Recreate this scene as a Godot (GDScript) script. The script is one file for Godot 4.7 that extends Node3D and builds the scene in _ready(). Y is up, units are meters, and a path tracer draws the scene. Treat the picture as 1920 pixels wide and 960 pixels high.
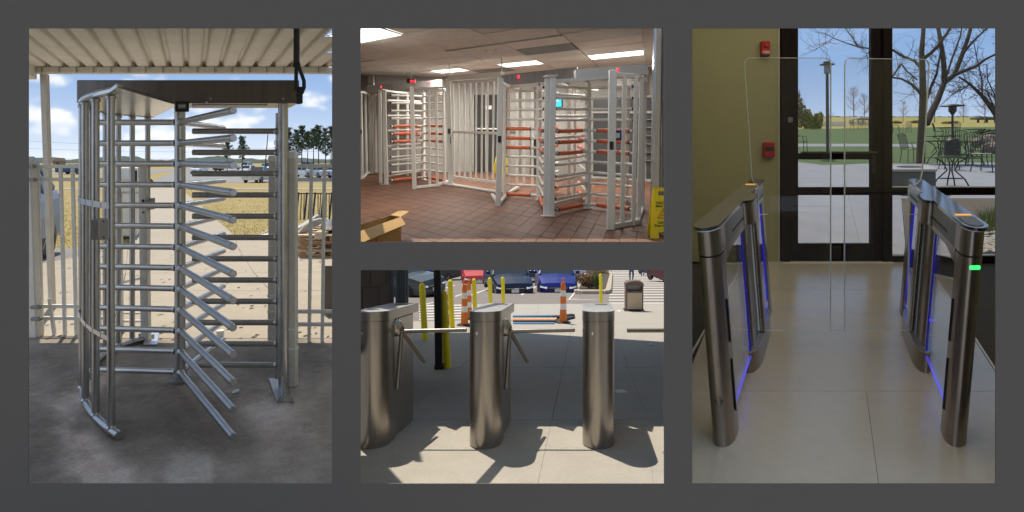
extends Node3D
# A dark grey display wall with four openings; behind each stands a real place with turnstiles:
# a covered yard gate, a tiled plant entrance, a forecourt with tripod posts, and a lobby with glass gates.
# y is up, metres. The yard's ground is y = 0, the camera stands at eye height before the wall.

const EYE := 1.6
const FOC := 1300.0      # focal length in pixels of the 1920 x 960 photograph
const WALL_AT := 2.7     # metres from the camera to the display wall

# How each place lies: its aisle drifts sideways and rises as it recedes, its floor lies «eye» below the camera.
class Site:
	var vx: float
	var vy: float
	var eye: float
	func _init(a: float, b: float, e: float) -> void:
		vx = a
		vy = b
		eye = e
	func w(x: float, y: float, d: float) -> Vector3:
		return Vector3(x + (vx - 960.0) / FOC * d, EYE - eye + y + (300.0 - vy) / FOC * d, -d)
	func fl(u: float, v: float, h := 0.0) -> Vector3:
		var d := FOC * eye / (v - vy)
		return w((u - vx) * d / FOC, h, d)
	func dist(v: float) -> float:
		return FOC * eye / (v - vy)
	func at(u: float, v: float, d: float) -> Vector3:
		return w((u - vx) * d / FOC, eye + (vy - v) * d / FOC, d)
	func along() -> Vector3:
		return w(0, 0, 1) - w(0, 0, 0)
	func hgt(v: float, d: float) -> float:
		return eye + (vy - v) * d / FOC

# Collects triangles for one mesh.
class Shape:
	var v := PackedVector3Array()
	var n := PackedVector3Array()
	var c := PackedColorArray()
	var tint := Color.WHITE
	var tinted := false
	func tri(a: Vector3, b: Vector3, d: Vector3, na: Vector3, nb: Vector3, nd: Vector3) -> void:
		var g := (b - a).cross(d - a)
		if g.length_squared() < 1e-16:
			return
		if g.dot(na + nb + nd) > 0.0:
			v.append_array([a, d, b])
			n.append_array([na, nd, nb])
		else:
			v.append_array([a, b, d])
			n.append_array([na, nb, nd])
		if tinted:
			c.append_array([tint, tint, tint])
	func flat(a: Vector3, b: Vector3, d: Vector3, out: Vector3) -> void:
		var g := (b - a).cross(d - a).normalized()
		if g.dot(out) < 0.0:
			g = -g
		tri(a, b, d, g, g, g)
	func quad(a: Vector3, b: Vector3, d: Vector3, e: Vector3, out: Vector3) -> void:
		flat(a, b, d, out)
		flat(a, d, e, out)
	func box(m: Vector3, ex: Vector3, ey: Vector3, ez: Vector3, bev := 0.0) -> void:
		var half: Array[Vector3] = [ex, ey, ez]
		var small: Array[Vector3] = []
		for h in half:
			small.append(h - h.normalized() * minf(bev, h.length() * 0.9))
		for k in 3:
			var i := (k + 1) % 3
			var j := (k + 2) % 3
			for s: float in [-1.0, 1.0]:
				var q: Array[Vector3] = []
				for t: Vector2 in [Vector2(-1, -1), Vector2(1, -1), Vector2(1, 1), Vector2(-1, 1)]:
					q.append(m + half[k] * s + small[i] * t.x + small[j] * t.y)
				quad(q[0], q[1], q[2], q[3], half[k] * s)
			if bev > 0.0:
				for s: float in [-1.0, 1.0]:
					for t: float in [-1.0, 1.0]:
						var a := m + half[i] * s + small[j] * t
						var b := m + small[i] * s + half[j] * t
						quad(a + small[k], a - small[k], b - small[k], b + small[k], half[i] * s + half[j] * t)
		if bev > 0.0:
			for s: float in [-1.0, 1.0]:
				for t: float in [-1.0, 1.0]:
					for r: float in [-1.0, 1.0]:
						flat(m + half[0] * s + small[1] * t + small[2] * r, m + small[0] * s + half[1] * t + small[2] * r, m + small[0] * s + small[1] * t + half[2] * r, half[0] * s + half[1] * t + half[2] * r)
	# a box of a place: x across, y up, d away
	func sb(s: Site, x0: float, x1: float, y0: float, y1: float, d0: float, d1: float, bev := 0.0) -> void:
		box(s.w((x0 + x1) / 2, (y0 + y1) / 2, (d0 + d1) / 2), Vector3((x1 - x0) / 2, 0, 0), Vector3(0, (y1 - y0) / 2, 0), s.along() * (d1 - d0) / 2, bev)
	# an upright or lying box between two points, w wide and t thick
	func bar(a: Vector3, b: Vector3, w: float, t: float, bev := 0.0, side := Vector3.ZERO) -> void:
		var dir := (b - a).normalized()
		var sx := side
		if sx == Vector3.ZERO:
			sx = Vector3.RIGHT if absf(dir.y) > 0.9 else Vector3.UP
		var ex := (sx - dir * sx.dot(dir)).normalized()
		var ey := dir.cross(ex)
		box((a + b) / 2, ex * w / 2, ey * t / 2, (b - a) / 2, bev)
	func bx(x0: float, x1: float, y0: float, y1: float, z0: float, z1: float, bev := 0.0) -> void:
		box(Vector3((x0 + x1) / 2, (y0 + y1) / 2, (z0 + z1) / 2), Vector3((x1 - x0) / 2, 0, 0), Vector3(0, (y1 - y0) / 2, 0), Vector3(0, 0, (z1 - z0) / 2), bev)
	func frame_of(dir: Vector3) -> Array[Vector3]:
		var e := dir.cross(Vector3.UP if absf(dir.y) < 0.9 else Vector3.RIGHT).normalized()
		return [e, dir.cross(e).normalized()]
	func tube(a: Vector3, b: Vector3, r: float, r2 := -1.0, k := 10, cap := true) -> void:
		if r2 < 0.0:
			r2 = r
		var dir := (b - a).normalized()
		var f := frame_of(dir)
		for i in k:
			var p := TAU * i / k
			var q := TAU * (i + 1) / k
			var np := f[0] * cos(p) + f[1] * sin(p)
			var nq := f[0] * cos(q) + f[1] * sin(q)
			tri(a + np * r, a + nq * r, b + nq * r2, np, nq, nq)
			tri(a + np * r, b + nq * r2, b + np * r2, np, nq, np)
			if cap:
				tri(a, a + np * r, a + nq * r, -dir, -dir, -dir)
				tri(b, b + np * r2, b + nq * r2, dir, dir, dir)
	func pipe(pts: Array, r: float, k := 8, r_end := -1.0) -> void:
		if r_end < 0.0:
			r_end = r
		var m := pts.size()
		var e := Vector3.ZERO
		var rings: Array = []
		var norms: Array = []
		for i in m:
			var p: Vector3 = pts[i]
			var dir: Vector3 = ((pts[mini(i + 1, m - 1)] as Vector3) - (pts[maxi(i - 1, 0)] as Vector3)).normalized()
			if e == Vector3.ZERO:
				e = frame_of(dir)[0]
			e = (e - dir * e.dot(dir)).normalized()
			var g := dir.cross(e)
			var rr := lerpf(r, r_end, float(i) / (m - 1))
			var ring: Array[Vector3] = []
			var nn: Array[Vector3] = []
			for j in k:
				var q := e * cos(TAU * j / k) + g * sin(TAU * j / k)
				ring.append(p + q * rr)
				nn.append(q)
			rings.append(ring)
			norms.append(nn)
			if i == 0 or i == m - 1:
				var o := dir if i else -dir
				for j in k:
					tri(p, ring[j], ring[(j + 1) % k], o, o, o)
		for i in m - 1:
			for j in k:
				var l := (j + 1) % k
				tri(rings[i][j], rings[i][l], rings[i + 1][l], norms[i][j], norms[i][l], norms[i + 1][l])
				tri(rings[i][j], rings[i + 1][l], rings[i + 1][j], norms[i][j], norms[i + 1][l], norms[i + 1][j])
	# prof: [radius, height] pairs from the bottom up
	func lathe(base: Vector3, prof: Array, k := 16, up := Vector3.UP, smooth := false) -> void:
		var f := frame_of(up)
		for i in prof.size() - 1:
			var r0: float = prof[i][0]
			var r1: float = prof[i + 1][0]
			var a: Vector3 = base + up * prof[i][1]
			var b: Vector3 = base + up * prof[i + 1][1]
			var slope := Vector2(prof[i + 1][1] - prof[i][1], r0 - r1).normalized()
			for j in k:
				var cp := f[0] * cos(TAU * j / k) + f[1] * sin(TAU * j / k)
				var cq := f[0] * cos(TAU * (j + 1) / k) + f[1] * sin(TAU * (j + 1) / k)
				var np := (cp * slope.x + up * slope.y).normalized()
				var nq := (cq * slope.x + up * slope.y).normalized()
				tri(a + cp * r0, a + cq * r0, b + cq * r1, np, nq, nq)
				tri(a + cp * r0, b + cq * r1, b + cp * r1, np, nq, np)
	# an outline (in order) carried along «by»; closed at both ends
	func prism(outline: Array, by: Vector3, smooth := false) -> void:
		var m := outline.size()
		var mid := Vector3.ZERO
		for p: Vector3 in outline:
			mid += p / m
		var up := by.normalized()
		var e := frame_of(up)
		var flat2 := PackedVector2Array()
		var area := 0.0
		for p: Vector3 in outline:
			flat2.append(Vector2((p - mid).dot(e[0]), (p - mid).dot(e[1])))
		for i in m:
			area += flat2[i].cross(flat2[(i + 1) % m])
		var sgn := 1.0 if area > 0.0 else -1.0
		var nor: Array[Vector3] = []
		for i in m:
			var t := flat2[(i + 1) % m] - flat2[i]
			var o2 := Vector2(t.y, -t.x).normalized() * sgn
			var o := (e[0] * o2.x + e[1] * o2.y)
			o = (o - by * (o.dot(up) / by.length())).normalized()
			nor.append(o)
		for i in m:
			var a: Vector3 = outline[i]
			var b: Vector3 = outline[(i + 1) % m]
			if smooth:
				var na := (nor[i] + nor[(i + m - 1) % m]).normalized()
				var nb := (nor[i] + nor[(i + 1) % m]).normalized()
				if nor[i].dot(nor[(i + m - 1) % m]) < 0.6:
					na = nor[i]
				if nor[i].dot(nor[(i + 1) % m]) < 0.6:
					nb = nor[i]
				tri(a, b, b + by, na, nb, nb)
				tri(a, b + by, a + by, na, nb, na)
			else:
				quad(a, b, b + by, a + by, nor[i])
		var ids := Geometry2D.triangulate_polygon(flat2)
		for i in range(0, ids.size(), 3):
			var a: Vector3 = outline[ids[i]]
			var b: Vector3 = outline[ids[i + 1]]
			var d: Vector3 = outline[ids[i + 2]]
			flat(a, b, d, -up)
			flat(a + by, b + by, d + by, up)
	func ball(m: Vector3, r: Vector3, k := 8, rough := 0.0, sd := 0) -> void:
		var rng := RandomNumberGenerator.new()
		rng.seed = sd + 77
		var rows: Array = []
		for i in k / 2 + 1:
			var row: Array[Vector3] = []
			for j in k:
				var th := PI * i / (k / 2)
				var ph := TAU * j / k
				var q := Vector3(sin(th) * cos(ph), cos(th), sin(th) * sin(ph))
				var f := 1.0 + rough * (rng.randf() - 0.5)
				if i == 0 or i == k / 2:
					f = 1.0
				row.append(m + q * r * f)
			rows.append(row)
		for i in k / 2:
			for j in k:
				var l := (j + 1) % k
				var a: Vector3 = rows[i][j]
				var b: Vector3 = rows[i][l]
				var d: Vector3 = rows[i + 1][l]
				var e: Vector3 = rows[i + 1][j]
				if rough > 0.0:
					flat(a, b, d, (a + d) / 2 - m)
					flat(a, d, e, (a + d) / 2 - m)
				else:
					tri(a, b, d, (a - m) / r, (b - m) / r, (d - m) / r)
					tri(a, d, e, (a - m) / r, (d - m) / r, (e - m) / r)
	func mesh(org := Vector3.ZERO) -> ArrayMesh:
		var arr := []
		arr.resize(Mesh.ARRAY_MAX)
		var p := v
		if org != Vector3.ZERO:
			p = Transform3D(Basis(), -org) * v
		var nn := PackedVector3Array()
		nn.resize(n.size())
		for i in n.size():
			nn[i] = n[i].normalized()
		arr[Mesh.ARRAY_VERTEX] = p
		arr[Mesh.ARRAY_NORMAL] = nn
		if tinted:
			arr[Mesh.ARRAY_COLOR] = c
		var m := ArrayMesh.new()
		m.add_surface_from_arrays(Mesh.PRIMITIVE_TRIANGLES, arr)
		return m

var used := {}
var M := {}          # materials by name
var rng := RandomNumberGenerator.new()
var yard := Site.new(360, 300, 1.6)
var low := Site.new(360, 300, 2.6)    # the parking lot lies a metre below the yard
var plant := Site.new(960, 215, 1.4)
var lobby := Site.new(1555, 216, 1.5)
var court := Site.new(1100, 488, 1.6)

func numbered(called: String) -> String:
	var k: int = used.get(called, -1) + 1
	used[called] = k
	return called if k == 0 else "%s_%03d" % [called, k]

func tag(o: Node3D, label := "", category := "", group := "", kind := "") -> void:
	if label:
		o.set_meta("label", label)
	if category:
		o.set_meta("category", category)
	if group:
		o.set_meta("group", group)
	if kind:
		o.set_meta("kind", kind)

func thing(called: String, label: String, category: String, where: Vector3, turn := 0.0, group := "") -> Node3D:
	var o := Node3D.new()
	o.name = numbered(called)
	add_child(o)
	o.position = where
	o.rotation.y = turn
	tag(o, label, category, group)
	return o

func top_of(o: Node3D) -> Vector3:
	var p := Vector3.ZERO
	var q: Node = o
	while q != self and q is Node3D:
		p += (q as Node3D).position
		q = q.get_parent()
	return p

# a part whose shape was laid out in the world (the thing stands unturned)
func part(owner_: Node3D, called: String, s: Shape, m: Material, label := "", kind := "") -> MeshInstance3D:
	return piece(owner_, called, s.mesh(top_of(owner_)), m, Vector3.ZERO, label, kind)

# a part whose shape was laid out in the thing's own axes
func own(owner_: Node3D, called: String, s: Shape, m: Material, label := "", kind := "") -> MeshInstance3D:
	return piece(owner_, called, s.mesh(), m, Vector3.ZERO, label, kind)

func piece(owner_: Node3D, called: String, mesh: Mesh, m: Material, where := Vector3.ZERO, label := "", kind := "") -> MeshInstance3D:
	var o := MeshInstance3D.new()
	var k := 0
	o.name = called
	while owner_.has_node(NodePath(o.name)):
		k += 1
		o.name = "%s_%03d" % [called, k]
	o.mesh = mesh
	o.material_override = m
	o.position = where
	owner_.add_child(o, true)
	tag(o, label, "", "", kind)
	return o

func struct(called: String, s: Shape, m: Material, label := "") -> MeshInstance3D:
	var o := MeshInstance3D.new()
	o.name = numbered(called)
	o.mesh = s.mesh()
	o.material_override = m
	add_child(o)
	tag(o, label, "", "", "structure")
	return o

func solo(called: String, label: String, category: String, s: Shape, m: Material, where: Vector3, group := "", kind := "") -> MeshInstance3D:
	var o := MeshInstance3D.new()
	o.name = numbered(called)
	o.mesh = s.mesh(where)
	o.material_override = m
	o.position = where
	add_child(o)
	tag(o, label, category, group, kind)
	return o

func copy_of(src: Node3D, label: String, where: Vector3, turn := 0.0, size := 1.0) -> Node3D:
	var o: Node3D = src.duplicate()
	var base := str(src.name)
	var cut := base.rfind("_0")
	o.name = numbered(base.substr(0, cut) if cut > 0 and base.length() - cut == 4 else base)
	add_child(o)
	o.position = where
	o.rotation = Vector3(0, turn, 0)
	o.scale = Vector3.ONE * size
	o.set_meta("label", label)
	return o

# ---------------------------------------------------------------- materials
func noise_bytes(sd: int, freq: float, octaves: int, size := 512, stretch := 1.0) -> PackedByteArray:
	var f := FastNoiseLite.new()
	f.seed = sd
	f.noise_type = FastNoiseLite.TYPE_SIMPLEX_SMOOTH
	f.frequency = freq
	f.fractal_octaves = octaves
	var im: Image
	if stretch == 1.0:
		im = f.get_seamless_image(size, size)
	else:
		im = f.get_seamless_image(size, int(size / stretch))
		im.resize(size, size, Image.INTERPOLATE_BILINEAR)
	im.convert(Image.FORMAT_L8)
	return im.get_data()

# noise through a ramp of (linear) colours
func ramp_tex(bytes: PackedByteArray, stops: Array, size := 512) -> ImageTexture:
	var lut := PackedByteArray()
	for i in 256:
		var t := i / 255.0 * (stops.size() - 1)
		var k := mini(int(t), stops.size() - 2)
		var a: Color = stops[k]
		var col := a.lerp(stops[k + 1], t - k).linear_to_srgb()
		lut.append_array([int(clampf(col.r, 0, 1) * 255), int(clampf(col.g, 0, 1) * 255), int(clampf(col.b, 0, 1) * 255)])
	var out := PackedByteArray()
	out.resize(bytes.size() * 3)
	for i in bytes.size():
		var b := bytes[i] * 3
		out[i * 3] = lut[b]
		out[i * 3 + 1] = lut[b + 1]
		out[i * 3 + 2] = lut[b + 2]
	return ImageTexture.create_from_image(Image.create_from_data(size, size, false, Image.FORMAT_RGB8, out))

func bump_tex(bytes: PackedByteArray, strength: float, size := 512) -> ImageTexture:
	var im := Image.create_from_data(size, size, false, Image.FORMAT_L8, bytes)
	im.convert(Image.FORMAT_RGBA8)
	im.bump_map_to_normal_map(strength)
	return ImageTexture.create_from_image(im)

func mix_bytes(a: PackedByteArray, b: PackedByteArray, t: float) -> PackedByteArray:
	var o := PackedByteArray()
	o.resize(a.size())
	for i in a.size():
		o[i] = int(a[i] * (1.0 - t) + b[i] * t)
	return o

func gray(g: float) -> Color:
	return Color(g, g, g)

func mat(called: String, col: Color, rough: float, metal := 0.0, tex: Texture2D = null, per_m := 1.0, normal: Texture2D = null, nscale := 0.5, world := true) -> StandardMaterial3D:
	var m := StandardMaterial3D.new()
	m.resource_name = called
	m.albedo_color = col.linear_to_srgb()
	m.roughness = rough
	m.metallic = metal
	if tex:
		m.albedo_texture = tex
	if normal:
		m.normal_enabled = true
		m.normal_texture = normal
		m.normal_scale = nscale
	if tex or normal:
		m.uv1_triplanar = true
		m.uv1_world_triplanar = world
		m.uv1_scale = Vector3.ONE * per_m
	M[called] = m
	return m

func glow(called: String, col: Color, energy: float) -> StandardMaterial3D:
	var m := mat(called, col * 0.5, 0.4)
	m.emission_enabled = true
	m.emission = col.linear_to_srgb()
	m.emission_energy_multiplier = energy
	return m

func glass(called: String, tint: Color, alpha := 0.08) -> StandardMaterial3D:
	var m := StandardMaterial3D.new()
	m.resource_name = called
	m.transparency = BaseMaterial3D.TRANSPARENCY_ALPHA
	m.albedo_color = Color(tint.r, tint.g, tint.b, alpha)
	m.roughness = 0.02
	M[called] = m
	return m

func leaf_mat(called: String, col: Color, rough := 0.7) -> StandardMaterial3D:
	var m := mat(called, col, rough)
	m.vertex_color_use_as_albedo = true
	m.cull_mode = BaseMaterial3D.CULL_DISABLED
	m.backlight_enabled = true
	m.backlight = Color(0.45, 0.45, 0.4)
	return m

func make_materials() -> void:
	var broad := noise_bytes(3, 0.008, 5)
	var fine := noise_bytes(8, 0.05, 4)
	var speck := noise_bytes(21, 0.22, 2)
	var both := mix_bytes(broad, fine, 0.45)
	var grit := mix_bytes(both, speck, 0.35)
	var streak := noise_bytes(5, 0.03, 3, 512, 8.0)
	var n_fine := bump_tex(fine, 4.0)
	var n_speck := bump_tex(speck, 3.0)
	var mottled := ramp_tex(both, [gray(0.72), gray(0.9), gray(1.0)])
	var worn := ramp_tex(grit, [gray(0.5), gray(0.82), gray(1.0), gray(0.92)])
	var brushed := ramp_tex(streak, [gray(0.78), gray(0.92), gray(1.0)])
	M.t_mottled = mottled
	M.t_worn = worn
	M.t_brushed = brushed
	M.n_fine = n_fine
	M.n_speck = n_speck
	mat("wall_paint", Color(0.142, 0.123, 0.102) * 1.0, 0.9, 0.0, ramp_tex(fine, [gray(0.97), gray(1.0)]), 0.6)
	# yard
	mat("yard_concrete", Color.WHITE, 0.88, 0.0, ramp_tex(grit, [Color(0.3, 0.235, 0.18), Color(0.52, 0.42, 0.34), Color(0.7, 0.585, 0.48), Color(0.86, 0.76, 0.67), Color(1.0, 0.93, 0.87)]), 0.33, n_fine, 0.35)
	mat("walk_concrete", Color.WHITE, 0.9, 0.0, ramp_tex(grit, [Color(0.24, 0.205, 0.155), Color(0.34, 0.295, 0.235), Color(0.385, 0.34, 0.275), Color(0.42, 0.375, 0.31)]), 0.45, n_fine, 0.3)
	mat("galvanised", Color(0.57, 0.575, 0.57), 0.3, 1.0, ramp_tex(grit, [gray(0.45), gray(0.8), gray(1.0), gray(0.75)]), 1.6, n_fine, 0.12)
	mat("galvanised_bright", Color(0.7, 0.73, 0.76), 0.3, 0.85, ramp_tex(grit, [gray(0.6), gray(0.9), gray(1.0)]), 1.6)
	mat("dark_stainless", Color(0.21, 0.19, 0.17), 0.28, 0.9, brushed, 0.8)
	mat("mirror_stainless", Color(0.78, 0.74, 0.68), 0.22, 0.95, mottled, 0.9)
	mat("roof_paint", Color(0.85, 0.825, 0.76), 0.5, 0.0, mottled, 0.5)
	mat("cream_paint", Color(0.62, 0.58, 0.5), 0.45, 0.0, worn, 0.8)
	mat("pale_post", Color(0.8, 0.78, 0.71), 0.5, 0.0, mottled, 0.8)
	mat("bracket_grey", Color(0.30, 0.30, 0.29), 0.5, 0.3, mottled, 2.0)
	mat("black_part", gray(0.012), 0.5)
	mat("black_conduit", Color(0.035, 0.035, 0.036), 0.5, 0.2, mottled, 2.0)
	mat("dry_grass", Color.WHITE, 0.95, 0.0, ramp_tex(both, [Color(0.15, 0.14, 0.04), Color(0.27, 0.21, 0.068), Color(0.33, 0.25, 0.095), Color(0.40, 0.32, 0.15)]), 0.16, n_fine, 0.4)
	leaf_mat("dry_blade", Color.WHITE, 0.8)
	mat("asphalt", Color.WHITE, 0.92, 0.0, ramp_tex(grit, [Color(0.17, 0.17, 0.175), Color(0.22, 0.22, 0.22), Color(0.27, 0.265, 0.26)]), 0.12)
	mat("far_wood", Color(0.035, 0.05, 0.022), 0.95, 0.0, worn, 0.02)
	mat("hill_wood", Color(0.04, 0.062, 0.05), 0.95, 0.0, worn, 0.004)
	leaf_mat("needles", Color.WHITE, 0.75)
	mat("bark", Color(0.085, 0.062, 0.045), 0.95, 0.0, worn, 1.5)
	mat("pallet_wood", Color(0.36, 0.22, 0.11), 0.85, 0.0, brushed, 1.3)
	mat("pale_board", Color(0.6, 0.5, 0.37), 0.85, 0.0, brushed, 1.1)
	# cars
	mat("tyre", gray(0.012), 0.85)
	mat("rim", gray(0.45), 0.35, 0.8)
	var gl := mat("car_glass", Color(0.02, 0.028, 0.03), 0.06)
	gl.metallic_specular = 0.7
	mat("lamp_clear", Color(0.75, 0.78, 0.8), 0.12)
	mat("lamp_red", Color(0.5, 0.012, 0.02), 0.2)
	mat("plate", gray(0.75), 0.5)
	mat("trim_black", gray(0.014), 0.45)
	mat("chrome", gray(0.75), 0.12, 1.0)
	# plant
	mat("white_steel", Color(0.74, 0.72, 0.66), 0.35, 0.0, ramp_tex(both, [gray(0.9), gray(1.0)]), 1.0)
	mat("orange_sleeve", Color(0.75, 0.16, 0.055), 0.5, 0.0, mottled, 1.5)
	for k in 3:
		var f: float = [0.9, 1.0, 1.08][k]
		mat("quarry_tile_%d" % k, Color.WHITE * 1.0, 0.5, 0.0, ramp_tex(both, [Color(0.15, 0.07, 0.042) * f, Color(0.185, 0.088, 0.054) * f, Color(0.21, 0.104, 0.067) * f]), 0.7).metallic_specular = 0.3
	mat("grout", Color(0.13, 0.062, 0.042), 0.9)
	for k in 2:
		mat("ceiling_tile_%d" % k, Color(0.76, 0.735, 0.695) * [1.0, 0.95][k], 0.9, 0.0, mottled, 0.9, n_speck, 0.3)
	mat("ceiling_grid", Color(0.55, 0.53, 0.49), 0.6)
	mat("plant_wall", Color(0.37, 0.355, 0.325), 0.6, 0.0, mottled, 0.4)
	mat("plant_dark", Color(0.045, 0.047, 0.048), 0.3)
	mat("stainless", Color(0.6, 0.57, 0.53), 0.27, 0.95, brushed, 0.9)
	mat("housing_steel", Color(0.36, 0.34, 0.32), 0.33, 0.8, brushed, 0.9)
	mat("cardboard", Color(0.46, 0.27, 0.09), 0.85, 0.0, mottled, 1.2)
	mat("yellow_plastic", Color(0.85, 0.66, 0.01), 0.4, 0.0, mottled, 1.2)
	mat("blue_plastic", Color(0.02, 0.035, 0.22), 0.4)
	mat("print_black", gray(0.01), 0.6)
	mat("print_red", Color(0.55, 0.03, 0.015), 0.6)
	# forecourt
	mat("court_concrete", Color.WHITE, 0.88, 0.0, ramp_tex(mix_bytes(both, speck, 0.55), [Color(0.24, 0.222, 0.195), Color(0.35, 0.328, 0.29), Color(0.41, 0.385, 0.345), Color(0.52, 0.495, 0.455)]), 0.55, n_speck, 0.35)
	mat("lot_asphalt", Color.WHITE, 0.9, 0.0, ramp_tex(grit, [Color(0.16, 0.135, 0.12), Color(0.205, 0.18, 0.165), Color(0.25, 0.225, 0.205)]), 0.2)
	mat("line_paint", Color(0.7, 0.68, 0.64), 0.8, 0.0, worn, 1.0)
	mat("cabinet_steel", Color(0.40, 0.365, 0.325), 0.3, 0.95, ramp_tex(streak, [gray(0.86), gray(0.95), gray(1.0)]), 1.1)
	mat("arm_steel", Color(0.3, 0.275, 0.245), 0.42, 0.9, M.t_brushed, 1.1)
	mat("cabinet_top", Color(0.55, 0.56, 0.58), 0.42, 0.9, mottled, 1.4)
	for k in 3:
		mat("block_%d" % k, Color(0.105, 0.08, 0.068) * [0.85, 1.0, 1.15][k], 0.8, 0.0, worn, 1.2, n_speck, 0.5)
	mat("mortar", Color(0.16, 0.13, 0.115), 0.9)
	mat("shutter_steel", Color(0.2, 0.24, 0.27), 0.5, 0.4, mottled, 1.0)
	mat("post_black", Color(0.018, 0.019, 0.021), 0.45, 0.2, mottled, 1.5)
	mat("bollard_yellow", Color(1.0, 0.86, 0.01), 0.4, 0.0, mottled, 1.2)
	mat("cone_orange", Color(0.82, 0.2, 0.02), 0.5, 0.0, mottled, 2.0)
	mat("cone_white", gray(0.78), 0.4)
	mat("rubber", gray(0.03), 0.85, 0.0, mottled, 2.0)
	mat("bin_brown", Color(0.17, 0.11, 0.085), 0.6, 0.0, mottled, 2.0)
	mat("bin_stone", Color.WHITE, 0.9, 0.0, ramp_tex(speck, [Color(0.22, 0.16, 0.09), Color(0.52, 0.4, 0.25), Color(0.62, 0.5, 0.34), Color(0.7, 0.6, 0.45)]), 0.55)
	mat("kerb", Color(0.47, 0.41, 0.33), 0.9, 0.0, worn, 1.0)
	mat("mulch", Color(0.075, 0.056, 0.04), 0.95, 0.0, worn, 1.0)
	leaf_mat("bush_leaf", Color.WHITE, 0.7)
	mat("denim", Color(0.07, 0.11, 0.2), 0.9, 0.0, worn, 6.0)
	mat("skin", Color(0.45, 0.27, 0.19), 0.6)
	mat("shirt", gray(0.55), 0.9)
	mat("litter_blue", Color(0.35, 0.6, 0.72), 0.7)
	mat("blue_strip", Color(0.05, 0.16, 0.3), 0.6)
	# lobby
	var fr := mat("fill_diffuser", gray(0.7), 0.8)  # lets fill light through the unseen roof added over the lobby
	fr.backlight_enabled = true
	fr.backlight = Color(1.0, 0.96, 0.86)
	mat("olive_wall", Color(0.345, 0.328, 0.185), 0.75, 0.0, ramp_tex(fine, [gray(0.93), gray(1.0)]), 1.2)
	for k in 2:
		mat("floor_slab_%d" % k, Color(0.6, 0.54, 0.45) * [1.0, 0.96][k], 0.22, 0.0, ramp_tex(both, [gray(0.86), gray(0.96), gray(1.0)]), 0.35)
	mat("slab_joint", Color(0.2, 0.19, 0.18), 0.8)
	mat("dark_mat", Color(0.055, 0.052, 0.05), 0.95, 0.0, worn, 2.0)
	mat("trim_strip", Color(0.6, 0.58, 0.54), 0.4)
	mat("bronze_frame", Color(0.013, 0.006, 0.007), 0.6, 0.0, mottled, 1.0).metallic_specular = 0.25
	mat("gate_steel", Color(0.38, 0.325, 0.28), 0.3, 0.95, ramp_tex(streak, [gray(0.7), gray(0.92), gray(1.0)]), 2.2)
	mat("gate_panel", Color(0.55, 0.57, 0.62), 0.3, 0.9, brushed, 1.4)
	mat("gate_top", gray(0.012), 0.06).clearcoat_enabled = true
	mat("reader_grey", gray(0.06), 0.4)
	mat("alarm_red", Color(0.42, 0.012, 0.016), 0.4)
	mat("alarm_dark", gray(0.02), 0.4)
	mat("alarm_lens", Color(0.5, 0.4, 0.4), 0.2)
	mat("label_white", gray(0.7), 0.6)
	mat("glint_and_trim", Color(0.75, 0.85, 0.85), 0.15)  # pale colour painted in for glints and a reflection, also for trim
	mat("patio", Color.WHITE, 0.85, 0.0, ramp_tex(both, [Color(0.155, 0.165, 0.19), Color(0.195, 0.205, 0.235), Color(0.23, 0.24, 0.27)]), 0.25)  # blue-grey put into the colour for the tint of open shade
	mat("shaded_green_lawn", Color.WHITE, 0.95, 0.0, ramp_tex(grit, [Color(0.022, 0.045, 0.010), Color(0.05, 0.088, 0.018), Color(0.085, 0.13, 0.032)]), 0.14, n_speck, 0.5)  # green grass, its colour darkened for the shade lying on it
	mat("sunlit_gold_lawn", Color.WHITE, 0.95, 0.0, ramp_tex(grit, [Color(0.16, 0.15, 0.03), Color(0.24, 0.21, 0.045), Color(0.32, 0.26, 0.07)]), 0.1)  # dry grass, its golden colour standing in for sun on the far lawn
	mat("table_metal", Color(0.03, 0.032, 0.036), 0.45, 0.4, mottled, 1.0)
	mat("planter_stone", Color(0.075, 0.075, 0.07), 0.8, 0.0, worn, 1.0)
	mat("planter_lid", Color(0.3, 0.29, 0.28), 0.6, 0.0, mottled, 1.0)
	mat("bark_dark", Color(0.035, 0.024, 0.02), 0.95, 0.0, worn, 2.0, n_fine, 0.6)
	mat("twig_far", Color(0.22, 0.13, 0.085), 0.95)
	mat("rock", Color.WHITE, 0.9, 0.0, ramp_tex(grit, [Color(0.11, 0.085, 0.065), Color(0.19, 0.15, 0.115), Color(0.26, 0.215, 0.17)]), 0.8, n_fine, 0.6)
	mat("pebble", Color(0.3, 0.28, 0.26), 0.85, 0.0, worn, 3.0)
	mat("far_roof", Color(0.5, 0.48, 0.45), 0.7)
	mat("far_wall", Color(0.6, 0.55, 0.48), 0.8)
	mat("litter_white", gray(0.75), 0.7)
	glass("pane", Color(0.92, 0.97, 0.96), 0.012)
	glass("door_pane", Color(0.9, 0.95, 1.0), 0.01)
	glow("tube_light", Color(1.0, 0.985, 0.95), 1.6)
	glow("red_lamp", Color(1.0, 0.03, 0.05), 1.4)
	glow("screen_blue", Color(0.02, 0.62, 0.85), 0.9)
	glow("blue_led", Color(0.02, 0.02, 0.7), 0.28)
	glow("blue_led_dim", Color(0.015, 0.015, 0.5), 0.14)
	glow("blue_led_line", Color(0.06, 0.06, 1.0), 0.8)
	mat("bounce_paint", Color(0.62, 0.68, 0.76), 0.8)  # pale blue so that the added underside throws light down
	mat("dead_leaf", Color(0.09, 0.06, 0.035), 0.9)
	glow("green_led", Color(0.05, 1.0, 0.2), 1.1)
	glow("amber_led", Color(1.0, 0.5, 0.1), 0.5)

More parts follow.
